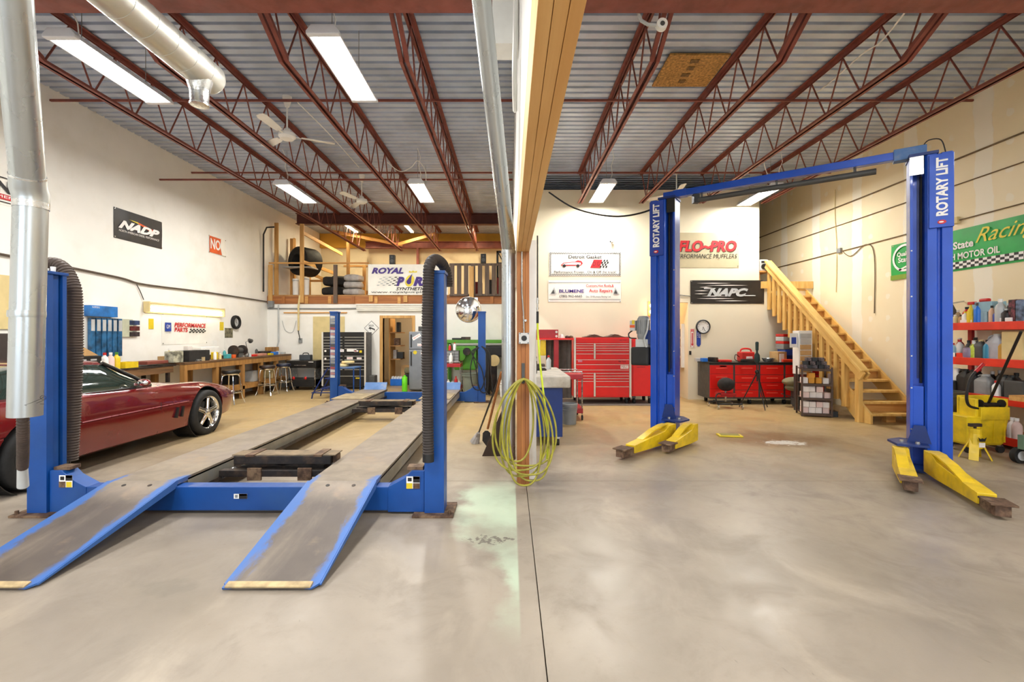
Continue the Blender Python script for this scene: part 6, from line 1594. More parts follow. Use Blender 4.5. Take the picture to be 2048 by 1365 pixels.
# stone-topped blue cart
t = thing('welding_cart', 'navy steel cabinet on casters with a thick stone slab top', 'cart', (.52, 6.85, 0))
MB().box(.24, .80, 6.0, 7.7, .78, .935).build('slab_top', M_CONC, t, bevel=.02)
MB().box(.27, .70, 6.06, 7.6, .12, .78).build('cabinet', M_BLUEN, t, bevel=.005)
for x in (.32, .64):
    for y in (6.12, 7.5): MB().cyl((x - .02, y, .05), (x + .02, y, .05), .05, n=14).build('caster', M_RUB, t); MB().box(x - .03, x + .03, y - .03, y + .03, .09, .12).build('caster_plate', M_STEEL, t)
t = thing('bench_vise', 'dark steel vise on the stone slab top', 'vise', (.48, 7.1, .935))
MB().box(.40, .56, 6.98, 7.16, .935, .96).build('base', M_DARK, t, bevel=.004); MB().box(.42, .54, 7.0, 7.08, .96, 1.03).box(.42, .54, 7.12, 7.18, .96, 1.03).build('jaw', M_DARK, t, bevel=.004); MB().cyl((.48, 6.9, .99), (.48, 7.1, .99), .012, n=8).cyl((.44, 6.9, .99), (.53, 6.9, .99), .008, n=8).build('screw', M_STEEL, t)
t = thing('chemical_bottle', 'black bottle with grey band beside the vise', 'bottle', (.34, 6.6, .935))
MB().lathe([(0, 0), (.05, 0), (.055, .02), (.055, .22), (.03, .30), (.025, .34), (0, .34)], 18, (.33, 6.45, .935)).build('body', M_BLACK, t, smooth=True); MB().lathe([(.056, .18), (.057, .19), (.057, .21), (.056, .22)], 18, (.33, 6.45, .935)).build('band', M_GREYL, t)
t = thing('bucket', 'grey plastic bucket beside the navy cabinet', 'bucket', (.98, 7.55, 0))
MB().lathe([(0, 0), (.112, 0), (.132, .30), (.14, .30), (.14, .34), (.13, .345), (.105, .02), (0, .02)], 26, (.99, 7.60, 0)).build('body', M_GREY, t, smooth=True)
for z in (.24, .27): MB().lathe([(.131, z), (.137, z + .004), (.137, z + .01), (.131, z + .014)], 26, (.99, 7.60, 0)).build('rib', M_GREY, t, smooth=True)
red_cart(.86, 1.27, 7.9, 8.5, .80, 'dark red tool cart with chrome push rails beside the grey bucket')
# floor drain grate, strip under the chest
tag(MB().box(1.0, 3.1, 9.55, 10.45, 0, .012).build('floor_mat', mat('grey_rubber_mat', '#6c6258', .8)), 'thin grey mat under the red tool chest', 'mat')
for o in bpy.data.objects: pass
# wall lamp and passage
t = thing('wall_lamp', 'small brass wall lamp with two glowing bulbs left of the blue post', 'lamp', (3.23, YR - .01, 1.95))
MB().box(3.18, 3.30, YR - .03, YR - .001, 1.92, 2.26).build('back_plate', pine_v, t, bevel=.004)
for z in (2.02, 2.16): MB().ball((3.24, YR - .08, z), .042, 14, 10).build('bulb', M_BULB, t, smooth=True)
ld = bpy.data.lights.new('passage_glow', 'POINT'); ld.energy = 14; ld.color = (1, .68, .36); ld.shadow_soft_size = .06
pl = thing('ceiling_lamp', 'warm round lamp in the passage ceiling', 'lamp', (3.55, 11.6, 2.35)); MB().ball((3.55, 11.6, 2.40), (.09, .09, .05), 14, 8).build('globe', M_BULB, pl, smooth=True); MB().cyl((3.55, 11.6, 2.44), (3.55, 11.6, 2.50), .05, n=14).build('base', M_WHT, pl)
lo_ = bpy.data.objects.new('passage_glow', ld); COL.objects.link(lo_); lo_.parent = pl; lo_.location = (0, 0, -.06)
struct(MB().box(PX0 - .1, PX1 + .1, YR + .14, 13.5, 2.5, 2.54).build('ceiling_passage', M_CREAM, local=True))
t = thing('magazine_rack', 'white wall rack of papers inside the passage', 'rack', (4.06, 10.95, .8))
MB().box(4.04, 4.11, 10.72, 10.78, .72, 1.75).box(4.04, 4.11, 11.15, 11.2, .72, 1.75).build('side', M_WHT, t)
for z, m in ((.75, M_CARD), (1.0, M_GRYCL), (1.22, M_CARD), (1.45, M_GREY)): MB().box(4.02, 4.10, 10.79, 11.14, z, z + .18).build('pocket', m, t)
# clock, signs, switch on the cream wall
t = thing('wall_clock', 'round black-rimmed clock with white dial on the cream wall', 'clock', (4.44, YR - .02, 1.5))
cc = at(1406, 654, YR - .01)
MB().lathe([(.135, 0), (.165, .0), (.165, .03), (.15, .045), (.138, .035)], 36, (cc.x, YR - .001, cc.z), (0, -1, 0), closed=True).build('rim', M_BLACK, t, smooth=True)
MB().lathe([(0, .018), (.14, .018), (.14, .0), (0, .0)], 36, (cc.x, YR - .001, cc.z), (0, -1, 0)).build('dial', M_WHT, t)
for k in range(12):
    a = k * PI / 6; p = Vector((cc.x + .11 * math.sin(a), YR - .0205, cc.z + .11 * math.cos(a))); MB().cbox(p, (.012, .002, .012)).build('hour_mark', M_INKB, t)
for a, L in ((2.75, .11), (3.35, .08)): MB().bar((cc.x, YR - .022, cc.z), (cc.x + L * math.sin(a), YR - .022, cc.z + L * math.cos(a)), .004, .008).build('hand', M_INKB, t)
t = thing('fire_sign', 'narrow white and red fire extinguisher arrow sign', 'sign', (4.22, YR - .01, 1.2))
s0 = at(1381, 694, YR - .01); sx = s0.x
MB().box(sx, sx + .085, YR - .006, YR - .001, 1.20, 1.63).build('plate', M_WHT, t)
MB().box(sx + .004, sx + .081, YR - .008, YR - .006, 1.57, 1.625).box(sx + .004, sx + .014, YR - .008, YR - .006, 1.205, 1.57).box(sx + .071, sx + .081, YR - .008, YR - .006, 1.205, 1.57).build('red_border', M_INKR, t)
MB().prism([(.042, .02), (.07, .08), (.055, .08), (.055, .33), (.03, .33), (.03, .08), (.014, .08)], 0, -.0025, (sx, YR - .0065, 1.205)).build('arrow', M_INKR, t)
text('FIRE', 'lettering', M_INKW, t, (sx + .042, YR - .008, 1.598), FX, UZ, .06, .025, off=.002)
t = thing('blue_sign', 'narrow blue sign with rounded end below the clock', 'sign', (4.4, YR - .01, 1.2))
bx = at(1393, 0, YR).x
MB().prism([(0, .05), (.02, .01), (.05, 0), (.07, .01), (.095, .05), (.095, .43), (0, .43)], 0, -.006, (bx, YR - .001, 1.22)).build('plate', M_INKN, t)
text('LOT', 'lettering', M_INKW, t, (bx + .048, YR - .007, 1.48), (0, 0, -1), FX, .12, .06, off=.003)
tag(MB().box(at(1380, 0, YR).x - .02, at(1380, 0, YR).x + .02, YR - .03, YR - .001, 1.03, 1.12).build('light_switch', M_BLACK), 'black light switch on the wall edge by the passage', 'switch')
cable('wall_cable', 'thin black cord on the cream wall left of the black banner', [(3.80, YR - .015, 2.42), (4.0, YR - .015, 2.40), (4.16, YR - .015, 2.38)], .008, M_BLACK)
cc = at(1223, 484, YR - .05)
t = thing('security_camera', 'small white security camera high on the cream wall', 'camera', (cc.x, YR - .05, cc.z - .05)); MB().cyl((cc.x - .04, YR - .12, cc.z - .01), (cc.x + .03, YR - .05, cc.z), .025, n=12).build('barrel', M_WHT, t, smooth=True); MB().cyl((cc.x + .0, YR - .001, cc.z + .01), (cc.x, YR - .07, cc.z), .012, n=8).build('mount', M_WHT, t); MB().cyl((cc.x - .041, YR - .121, cc.z - .01), (cc.x - .045, YR - .126, cc.z - .01), .018, n=10).build('lens', M_BLACK, t)

# ---------------------------------------------------------------- red drawer cabinets
t = thing('drawer_cabinet', 'long dark grey rolling cabinet with four red drawer stacks under the clock', 'cabinet', (5.35, 10.05, 0))
x0, x1, y0, y1 = 4.27, 6.75, 9.75, 10.35
MB().box(x0, x1, y0, y1, .12, .86).build('body', M_GREYD, t, bevel=.005); MB().box(x0 - .01, x1, y0 - .02, y1 + .0, .86, .90).build('worktop', M_BLK2, t, bevel=.004)
w_ = .495
for k in range(5):
    a = x0 + .01 + k * (w_ + .045); zz = [(.155, .30), (.31, .46), (.47, .63), (.64, .84)] if k else [(.155, .33), (.335, .65), (.655, .84)]
    for z0, z1 in zz:
        d = MB().box(a, min(a + w_, x1 - .02), y0 - .016, y0, z0, z1).build('drawer', M_TOOLR, t, bevel=.004)
        MB().box(a + .13, min(a + w_ - .13, x1 - .03), y0 - .03, y0 - .016, z1 - .075 if z1 - z0 > .16 else z1 - .06, z1 - .055 if z1 - z0 > .16 else z1 - .045).build('pull', mat('pull_red', '#ee5a48', .4), d, bevel=.002)
stick((4.56, y0 - .014, .815), (1, 0, 0), (0, 0, 1), .14, .025, M_INKW, '', None)
for x in (x0 + .15, x0 + .9, x0 + 1.65, x1 - .2):
    for y in (y0 + .08, y1 - .08): MB().cyl((x - .02, y, .05), (x + .02, y, .05), .05, n=12).build('caster', M_RUB, t); MB().box(x - .03, x + .03, y - .03, y + .03, .09, .12).build('caster_plate', M_STEEL, t)
zt = .90
def wbox(name, label, cat, x, y, z, sx, sy, sz, m, bev=.01, rz=0, g=None):
    return tag(MB().cbox((x, y, z + sz / 2), (sx, sy, sz), rotz(rz)).build(name, m, bevel=bev), label, cat, g)
t = thing('battery_charger', 'red portable battery charger with handle on the dark worktop', 'charger', (5.12, 10.0, zt))
cx_ = at(1492, 0, 9.95).x
MB().box(cx_ - .15, cx_ + .15, 9.86, 10.06, zt, zt + .22).build('case', M_REDP, t, bevel=.03, seg=3)
MB().tube(cat_([(cx_ - .12, 9.96, zt + .20), (cx_ - .10, 9.96, zt + .27), (cx_, 9.96, zt + .29), (cx_ + .10, 9.96, zt + .27), (cx_ + .12, 9.96, zt + .20)], 4), .018, 8).build('handle', M_REDP, t, smooth=True)
MB().box(cx_ - .04, cx_ + .09, 9.852, 9.86, zt + .03, zt + .12).build('label_plate', M_INKW, t); text('JUMP', 'lettering', M_INKR, t, (cx_ + .025, 9.852, zt + .075), FX, UZ, .1, .04, off=.003)
MB().tube(cat_([(cx_ - .14, 9.95, zt + .1), (cx_ - .24, 9.92, zt + .16), (cx_ - .27, 9.9, zt + .06), (cx_ - .2, 9.88, zt + .015)], 4), .008, 6).build('lead', M_BLACK, t, smooth=True)
wbox('blue_tub', 'blue plastic tub at the left end of the dark worktop', 'tub', at(1408, 0, 10.0).x, 10.0, zt, .12, .12, .08, M_BLUEP); wbox('glass_jar', 'pale tray at the left end of the dark worktop', 'tray', at(1396, 0, 10.1).x + .02, 10.15, zt, .12, .12, .07, M_GREYL)
wbox('tool_roll', 'red folded tool roll on the dark worktop', 'tool roll', at(1448, 0, 9.9).x, 9.9, zt, .26, .2, .05, M_REDP, .015); wbox('hand_tool', 'black hand tool beside the red tool roll', 'tool', at(1428, 0, 9.95).x, 10.0, zt, .08, .22, .10, M_DARK, .02, .5); wbox('air_pump', 'dark red cylinder tool lying before the charger', 'tool', cx_ - .02, 9.80, zt, .34, .07, .07, M_DARK, .02)
lathe_item('metal_bowl', 'steel bowl on the dark worktop right of the tripod', 'bowl', at(1538, 0, 9.95).x, 9.98, zt, [(0, 0), (.09, 0), (.13, .08), (.125, .085), (0, .03)], M_STEEL, 22)
wbox('cardboard_box', 'open cardboard box leaning on the worktop left of the stacked cases', 'box', at(1556, 0, 10.05).x, 10.05, zt, .22, .25, .22, M_CARD, .004, .2); wbox('paper_sheet', 'white paper sheet propped before the cardboard box', 'paper', at(1563, 0, 9.85).x, 9.84, zt, .12, .01, .18, M_WHT, .001, .3)
wbox('orange_case', 'flat orange-red case on the dark worktop below the blue cases', 'case', at(1581, 0, 9.84).x, 9.84, zt, .40, .14, .06, mat('orange_red_plastic', '#dd3a1e', .4), .01)
for k, (dz, hh, m, lab) in enumerate(((.0, .14, mat('navy_case', '#182a6a', .4), 'navy case at the bottom of the stacked tool cases'), (.14, .13, mat('blue_case', '#2f52b4', .4), 'blue case, second from bottom of the stacked tool cases'), (.27, .12, M_GREY, 'grey case in the stacked tool cases'), (.39, .06, M_REDP, 'red tray, lower one in the stacked tool cases'), (.45, .10, M_GREYL, 'pale grey case near the top of the stack'), (.55, .06, M_REDP, 'red case on top of the stacked tool cases'))):
    w2 = .50 if k < 2 else .30 + .02 * k; wbox('tool_case', lab, 'case', at(1586 if k < 2 else 1576, 0, 10.1).x, 10.12, zt + dz, w2 if k < 2 else .36, .3, hh, m, .015)
# tripod with folded umbrella-shaped light
tp = at(1518, 818, 9.16); tx = tp.x - .04
t = thing('tripod', 'black camera tripod with a wrapped head standing before the red drawers', 'tripod', (tx, 9.16, 0))
for a in (.5, 2.6, 4.7): MB().cyl((tx, 9.16, .72), (tx + .33 * math.cos(a), 9.16 + .30 * math.sin(a), .012), .013, .009, 8).build('leg', M_BLK2, t)
MB().cyl((tx, 9.16, .55), (tx, 9.16, .92), .012, n=8).build('centre_column', M_BLK2, t); MB().ball((tx, 9.16, .74), (.04, .04, .05), 12, 8).build('collar', M_BLK2, t, smooth=True)
MB().lathe([(0, .92), (.03, .92), (.055, .97), (.05, 1.08), (.02, 1.13), (.018, 1.17), (.028, 1.18), (.032, 1.33), (.02, 1.35), (0, 1.35)], 16, (tx, 9.16, 0)).build('head_cover', mat('teal_black_cloth', '#16302f', .7), t, smooth=True)
# creeper seat
cxp = at(1452, 812, 9.3).x
t = thing('creeper_seat', 'low mechanic stool with round black seat and red tray on casters', 'stool', (cxp, 9.3, 0))
MB().ball((cxp + .03, 9.36, .47), (.17, .15, .14), 18, 10).build('seat', M_CLOTH, t, smooth=True)
MB().cyl((cxp + .02, 9.36, .12), (cxp + .02, 9.36, .42), .02, n=10).build('post', M_STEEL, t); MB().box(cxp - .16, cxp + .16, 9.18, 9.45, .24, .30).build('tray', M_DRED, t, bevel=.01)
MB().tube([(cxp - .26, 9.08, .10), (cxp + .22, 9.08, .10), (cxp + .22, 9.52, .10), (cxp - .26, 9.52, .10)], .014, 8, closed=True).build('base_frame', M_BLACK, t)
MB().tube(cat_([(cxp - .26, 9.08, .10), (cxp - .30, 9.1, .22), (cxp - .24, 9.15, .30), (cxp - .14, 9.2, .29)], 4), .012, 8).build('side_loop', M_BLACK, t, smooth=True)
for x in (-.26, .22):
    for y in (9.08, 9.52): MB().cyl((cxp + x - .012, y, .04), (cxp + x + .012, y, .04), .04, n=12).build('caster', M_STEEL, t)
# floor cushion stool
px_ = at(1590, 0, 9.35).x
t = thing('kneeling_stool', 'grey-green padded bag seat on a dark stand before the rack', 'seat', (px_, 9.4, 0))
b = MB().ball((px_ + .05, 9.4, .52), (.27, .2, .10), 20, 10); b.build('upper_pad', M_OLIVE, t, smooth=True)
MB().ball((px_ + .06, 9.4, .40), (.22, .18, .08), 20, 10).build('lower_pad', M_OLIVE, t, smooth=True)
MB().box(px_ + .0, px_ + .2, 9.3, 9.5, .04, .36).build('stand', M_GREYD, t, bevel=.01); MB().cyl((px_ + .02, 9.28, .05), (px_ + .02, 9.32, .05), .05, n=14).build('wheel', M_RUB, t); MB().bar((px_ - .28, 9.35, .28), (px_ + .1, 9.38, .16), .02, .015).build('foot_bar', M_GREYD, t)
MB().box(px_ + .05, px_ + .24, 9.27, 9.53, 0, .05).build('base', M_GREYD, t)

# ---------------------------------------------------------------- brown wire rack with cartons
RZ = -.35
ro = Vector((5.62, 8.42, 0))
t = thing('carton_rack', 'brown steel rack of small cartons at the foot of the stairs', 'rack', ro, RZ)
RW, RD = .46, .40
for x in (-RW / 2, RW / 2):
    for y in (-RD / 2, RD / 2): MB().box(x - .014, x + .014, y - .014, y + .014, 0, .90).build('upright', mat('rack_brown', '#4d3828', .5, .1), t, local=True)
SZ = (.06, .34, .60, .87)
for z in SZ:
    MB().box(-RW / 2, RW / 2, -RD / 2, RD / 2, z - .012, z).build('shelf', mat('rack_brown', '#4d3828', .5, .1), t, local=True)
    MB().box(-RW / 2, RW / 2, -RD / 2 - .016, -RD / 2, z - .04, z).build('shelf_lip', mat('rack_brown', '#4d3828', .5, .1), t, local=True)
rnd = random.Random(3)
Rm = Matrix.Translation(ro) @ rotz(RZ)
BM = [M_CARDW, mat('carton_blackwhite', '#54494a', .6, var=.9, scale=30), mat('carton_orange', '#d9962a', .6), mat('carton_pink', '#ddc4bc', .7)]
def carton(x, y, z, sx, sy, sz, m, label, g):
    o = MB().box(-sx / 2, sx / 2, -sy / 2, sy / 2, 0, sz).build('carton', m, None, local=True, bevel=.003)
    o.location = Rm @ Vector((x + rnd.uniform(-.006, .006), y + rnd.uniform(-.03, .02), z)); o.rotation_euler = (0, 0, RZ + rnd.uniform(-.12, .12)); o.scale = (1, 1, 1); tag(o, label, 'carton', g)
    return o
ORD = ['first', 'second', 'third', 'fourth', 'fifth']; ORD2 = ['lowest', 'middle', 'uppermost']
shelfn = ['bottom shelf', 'second shelf', 'third shelf', 'top']
for si, z in enumerate(SZ):
    if si == 3:
        for r_ in range(3):
            for k in range(5 - r_):
                carton(-.18 + k * .09 + r_ * .04, -.05, z + r_ * .068, .082, .14, .065, M_BLACK if (k + r_) % 2 else BM[1], ('black' if (k + r_) % 2 else 'speckled') + ' carton on top of brown rack, %s row, %s from left' % (ORD2[r_], ORD[k]), 'patterned cartons on the brown rack')
    elif si == 2:
        for k in range(4): carton(-.17 + k * .105, -.05, z, .09, .16, .10, BM[[0, 2, 2, 0][k]], ['white carton at the left of the third rack shelf', 'amber carton left of centre on the third rack shelf', 'amber carton right of centre on the third rack shelf', 'white carton at the right of the third rack shelf'][k], None)
        carton(-.06, -.05, z + .10, .10, .14, .09, BM[2], 'amber carton stacked on the two amber cartons', None)
    else:
        n_ = 0
        for r_ in range(2):
            for k in range(4 - (r_ if si else 0)):
                carton(-.165 + k * .11, -.06, z + r_ * .105, .10, .18, .10, BM[0] if (k + r_) % 3 else BM[3], ('white carton' if (k + r_) % 3 else 'pinkish carton') + ' on brown rack %s, %s layer, %s from left' % (shelfn[si], ('lower', 'upper')[r_], ORD[k]), 'cartons on the %s of the brown rack' % shelfn[si])
c_ = carton(.28, .02, .0, .14, .22, .10, M_BLACK, 'black carton with white label on the floor right of the brown rack', None)
p_ = carton(.26, -.0, .60, .03, .20, .22, M_WHT, 'white paper sheets hanging on the right side of the brown rack', None); p_['category'] = 'paper'; p_.name = 'paper_sheets'; p_.location.z = .55
# parts organiser
ox = 5.75
t = thing('parts_organizer', 'white-framed organiser with small drawers on a stand behind the rack', 'organiser', (ox, 8.95, 0))
MB().box(ox - .13, ox + .13, 8.85, 9.05, .72, 1.57).build('case', M_WHT, t, bevel=.006)
for j in range(7):
    MB().box(ox - .11, ox + .10, 8.83, 8.85, .76 + j * .11, .855 + j * .11).build('drawer', M_CARD if j < 5 else M_GREYL, t, bevel=.004)
for x in (-.10, .10): MB().box(ox + x - .02, ox + x + .02, 8.88, 9.03, 0, .72).build('stand_leg', M_GREYD, t)
tag(MB().box(ox - .28, ox - .132, 8.89, 8.90, 1.24, 1.52).build('poster_card', M_WHT), 'white card with blue print left of the organiser', 'card')
MB_ = MB().box(ox - .25, ox - .16, 8.885, 8.89, 1.31, 1.44)
q = bpy.data.objects.get('poster_card'); MB_.build('blue_print', M_INKN, q)
MB().box(ox - .135, ox - .131, 8.89, 9.0, 1.22, 1.52).build('tab', M_WHT, q)

# ---------------------------------------------------------------- right wall shelving
t = thing('steel_shelving', 'tall steel shelving with orange-red beams along the drywall', 'shelving', (6.68, 5.9, 0))
HX0, HX1, HY0, HY1 = 6.40, 6.95, 4.7, 6.86
SHZ = (.158, .67, 1.16, 1.65)
for y in (HY0, HY1 - .06):
    for x in (HX0 + .005, HX1 - .05): MB().box(x, x + .045, y, y + .06, 0, 1.72).build('upright', M_DRED, t, bevel=.003)
for z in SHZ:
    MB().box(HX0 - .012, HX0 + .03, HY0 + .0, HY1, z - .10, z + .005).build('front_beam', M_SHELFR, t, bevel=.004)
    MB().box(HX1 - .04, HX1, HY0, HY1, z - .10, z).build('rear_beam', M_SHELFR, t)
    MB().box(HX0 + .03, HX1 - .04, HY0, HY1, z - .02, z).build('deck', M_CARD, t)
def jug(x, y, z, w_, d_, h, m, mc, label, handle=True, rz=0, g=None):
    t = thing('oil_jug', label, 'jug', (x, y, z), rz, g)
    b = MB(); prof = [(1, 0), (1, .6), (.96, .68), (.7, .80), (.36, .88), (.34, .92)]
    ring = 16; vs = []
    for s_, f in prof:
        for k in range(ring):
            a = 2 * PI * k / ring; ca, sa = math.cos(a), math.sin(a)
            vs.append((math.copysign(abs(ca) ** .45, ca) * w_ / 2 * s_ - (0 if s_ > .95 else w_ * .10 * (1 - s_)), math.copysign(abs(sa) ** .45, sa) * d_ / 2 * (s_ if s_ > .5 else s_ * w_ / d_), f * h))
    fs = [(i * ring + k, i * ring + (k + 1) % ring, (i + 1) * ring + (k + 1) % ring, (i + 1) * ring + k) for i in range(len(prof) - 1) for k in range(ring)]
    fs += [tuple(range(ring))[::-1], tuple(range((len(prof) - 1) * ring, len(prof) * ring))]
    b.add(vs, fs).build('body', m, t, local=True, smooth=True)
    MB().cyl((-w_ * .066, 0, h * .90), (-w_ * .066, 0, h), w_ * .19, n=14).build('cap', mc, t, local=True, smooth=True)
    if handle: MB().tube(cat_([(w_ * .06, 0, h * .86), (w_ * .25, 0, h * .93), (w_ * .42, 0, h * .84), (w_ * .47, 0, h * .62)], 4), min(w_, d_) * .10, 8).build('handle', m, t, local=True, smooth=True)
    return t
def onshelf(px, Ydepth=None, X=6.5): return X * FPX / (px - CX)
# positions are along Y; the shelf faces -X, so turn things a quarter
def SY(px, X=6.52): return X * FPX / (px - CX)
QR = PI / 2
M_SILV = mat('silver_plastic', '#a9acb4', .4, .2, var=.05); M_GOLD = mat('gold_plastic', '#b98e35', .4, .1, var=.05); M_TEAL = mat('teal_plastic', '#2a7f9e', .4); M_LBLUE = mat('pale_blue_box', '#8fb4c4', .6)
z = SHZ[3] + .005
for px, h, r, m, mc, lab in ((1910, .12, .035, M_BEIGE, M_WHT, 'small cream bottle at the left end of the top shelf'), (1922, .11, .03, M_CARD, M_BLACK, 'small tan bottle on the top shelf'), (1931, .16, .04, M_WHT, M_YELP, 'pale bottle with yellow cap on the top shelf'), (1956, .27, .045, M_BLUEP, M_GREYD, 'blue tall can with grey upper on the top shelf'), (1984, .22, .034, mat('peach_bottle', '#d9b394', .5), M_BLACK, 'peach bottle with black cap on the top shelf'), (1993, .15, .036, M_INKN, M_REDP, 'small blue bottle with red cap on the top shelf'), (2001, .30, .055, M_GREYL, M_WHT, 'grey spray bottle on the top shelf'), (2013, .17, .05, M_DARK, M_GREYL, 'dark squat can on the top shelf')):
    bottle(6.47, SY(px, 6.47), z, h, r, m, mc, lab)
t = thing('spray_bottle', 'red and yellow spray bottle leaning on the top shelf', 'bottle', (6.47, SY(1943, 6.47), z))
yy = SY(1943, 6.47)
MB().lathe([(0, 0), (.05, 0), (.05, .15), (.02, .22), (.02, .25), (0, .25)], 14, (6.47, yy, z)).build('body', M_YELP, t, smooth=True); MB().box(6.44, 6.50, yy - .05, yy + .03, z + .25, z + .29).build('trigger_head', M_REDP, t, bevel=.005)
wbox('carton', 'pale blue carton, lower one of two on the top shelf', 'carton', 6.56, SY(1972, 6.56), z, .2, .22, .14, M_LBLUE, .004); wbox('carton', 'pale blue carton, upper one of two on the top shelf', 'carton', 6.56, SY(1978, 6.56), z + .14, .2, .26, .14, M_LBLUE, .004)
wbox('carton', 'dark red product carton on the top shelf near the frame edge', 'carton', 6.50, SY(2032, 6.50), z, .10, .09, .28, mat('red_black_carton', '#5c2430', .5, var=.5, scale=30), .004); wbox('carton', 'blue and olive tin on the top shelf at the frame edge', 'tin', 6.50, SY(2045, 6.5), z, .1, .1, .27, mat('blue_olive_tin', '#5c6f8a', .5, var=.4, scale=9), .01)
wbox('brush_tray', 'white tray with blue brush on the top shelf', 'tray', 6.46, SY(1938, 6.46) + .02, z, .06, .16, .04, M_WHT, .006)
wbox('brush_tray', 'low white tray at the right of the top shelf', 'tray', 6.45, SY(2010, 6.45), z, .05, .18, .05, M_WHT, .006)
wbox('funnel', 'red funnel lying on the upper pale blue carton', 'funnel', 6.54, SY(1970, 6.54), z + .28, .06, .12, .05, M_REDP, .02)
z = SHZ[2] + .005
for px, h, r, m, mc, lab in ((1906, .20, .04, M_LBLUE, M_REDP, 'pale blue bottle with red top on the second shelf'), (1911, .25, .05, M_WHT, M_REDP, 'white tin with red top on the second shelf'), (1929, .24, .04, M_GREYD, M_BLACK, 'dark bottle with black cap on the second shelf'), (1939, .24, .045, mat('clear_olive', '#a9ad72', .3), M_WHT, 'olive tinted bottle on the second shelf'), (1948, .22, .045, mat('lime_liquid', '#bccb3e', .3), M_WHT, 'lime liquid bottle on the second shelf'), (1975, .25, .045, M_TEAL, M_BLACK, 'teal bottle with black cap on the second shelf')):
    bottle(6.48 + (.06 if px in (1911, 1929, 1939) else 0), SY(px, 6.48), z, h, r, m, mc, lab)
wbox('small_box', 'small white box at the left of the second shelf', 'box', 6.44, SY(1911, 6.44), z, .05, .08, .06, M_WHT, .004); wbox('small_box', 'small orange-red box on the second shelf', 'box', 6.44, SY(1922, 6.44), z, .05, .13, .06, M_SHELFR, .004)
lathe_item('glass_jar', 'glass jar with purple contents on the second shelf', 'jar', 6.46, SY(1937, 6.46), z, [(0, 0), (.055, 0), (.06, .02), (.06, .11), (.05, .13), (.055, .14), (0, .145)], mat('jar_purple', '#8a7a92', .25), 18)
jug(6.50, SY(1961, 6.5), z, .14, .10, .25, M_GREYD, M_BEIGE, 'dark oil jug with pale label on the second shelf', rz=QR); jug(6.52, SY(1994, 6.52), z, .24, .13, .33, M_SILV, M_GREYL, 'large silver oil jug on the second shelf', rz=QR); jug(6.52, SY(2015, 6.52), z, .20, .13, .28, M_GOLD, M_GOLD, 'golden oil jug on the second shelf', rz=QR)
wbox('cardboard_box', 'cream cardboard box on the second shelf at the frame edge', 'box', 6.56, SY(2040, 6.56), z, .22, .24, .36, M_BEIGE, .004)
z = SHZ[1] + .005
jug(6.52, SY(1911, 6.52), z, .22, .13, .32, M_WHT, M_WHT, 'white jug at the left of the third shelf', rz=QR); wbox('paint_can', 'black can with white label at the left of the third shelf', 'can', 6.44, SY(1903, 6.44), z, .05, .14, .15, M_BLK2, .02)
for px, lab in ((1930, 'black oil jug, left one on the third shelf'), (1946, 'black oil jug, right one on the third shelf')): jug(6.50, SY(px, 6.50), z, .18, .12, .32, M_BLACK, M_BLACK, lab, rz=QR)
jug(6.50, SY(1970, 6.50), z, .22, .13, .27, M_GREY, M_GREYL, 'grey oil jug on the third shelf', rz=QR)
for px, lab in ((2008, 'dark grey jug on the third shelf behind the mop handle'), (2022, 'black jug on the third shelf right of the mop handle')): jug(6.52, SY(px, 6.52), z, .18, .12, .28, M_GREYD if px < 2015 else M_BLACK, M_BLACK, lab, rz=QR)
bottle(6.44, SY(1993, 6.44), z, .20, .045, M_WHT, M_REDP, 'white bottle with red cap on the third shelf')
wbox('toolbox', 'dark toolbox with pale line at the right of the third shelf', 'box', 6.50, SY(2042, 6.5), z, .2, .22, .22, M_GREYD, .01)
z = SHZ[0] + .005
jug(6.50, SY(1917, 6.5), z, .20, .13, .36, M_SILV, M_WHT, 'silver jug on the bottom shelf', rz=QR)
for px, lab in ((1931, 'bright blue jug, left one on the bottom shelf'), (1942, 'bright blue jug, right one on the bottom shelf')): jug(6.50, SY(px, 6.5), z, .19, .13, .32, M_BLUEP, M_BLACK, lab, rz=QR)
jug(6.50, SY(1958, 6.5), z, .20, .13, .30, M_GREYL, M_WHT, 'pale grey jug on the bottom shelf behind the yellow bucket', rz=QR)
for px, lab in ((2025, 'pale bottle behind the yellow bucket, nearer'), (2034, 'pinkish bottle behind the yellow bucket, farther right')): bottle(6.44, SY(px, 6.44), z, .26, .05, M_CARDW if px < 2030 else BM[3], M_WHT, lab)
# dark jacket behind the right post
c_ = at(1903, 630, 6.9)
t = thing('work_jacket', 'dark grey work jacket hanging behind the right lift post', 'jacket', (6.5, 6.95, 1.4)); MB().prism([(-.13, 0), (.13, 0), (.14, .30), (.08, .42), (-.08, .42), (-.14, .30)], 6.93, 7.05, (c_.x - .02, 0, 1.55)).build('body', M_GREYD, t, bevel=.03); MB().bar((c_.x - .02, 6.99, 1.95), (6.97, 6.99, 2.0), .02, .02).build('hook', M_STEEL, t)
bin_(6.05, 6.35, .22, .68, mat('olive_bin', '#4a4a40', .6), 'tall dark bin half hidden behind the right lift post')
cc = at(1826, 690, 8.0)
t = thing('pendant_tool', 'orange air tool hanging on the drywall beside the stairs', 'tool', (6.95, 8.0, 1.2)); MB().cyl((6.93, 7.75, 1.22), (6.93, 7.78, 1.45), .03, .035, 12).build('grip', M_ORANGE, t); MB().cyl((6.93, 7.75, 1.10), (6.93, 7.75, 1.22), .012, n=8).build('nozzle', M_DARK, t); MB().cyl((6.93, 7.78, 1.45), (6.97, 7.78, 1.58), .01, n=6).build('cord', M_WHT, t)
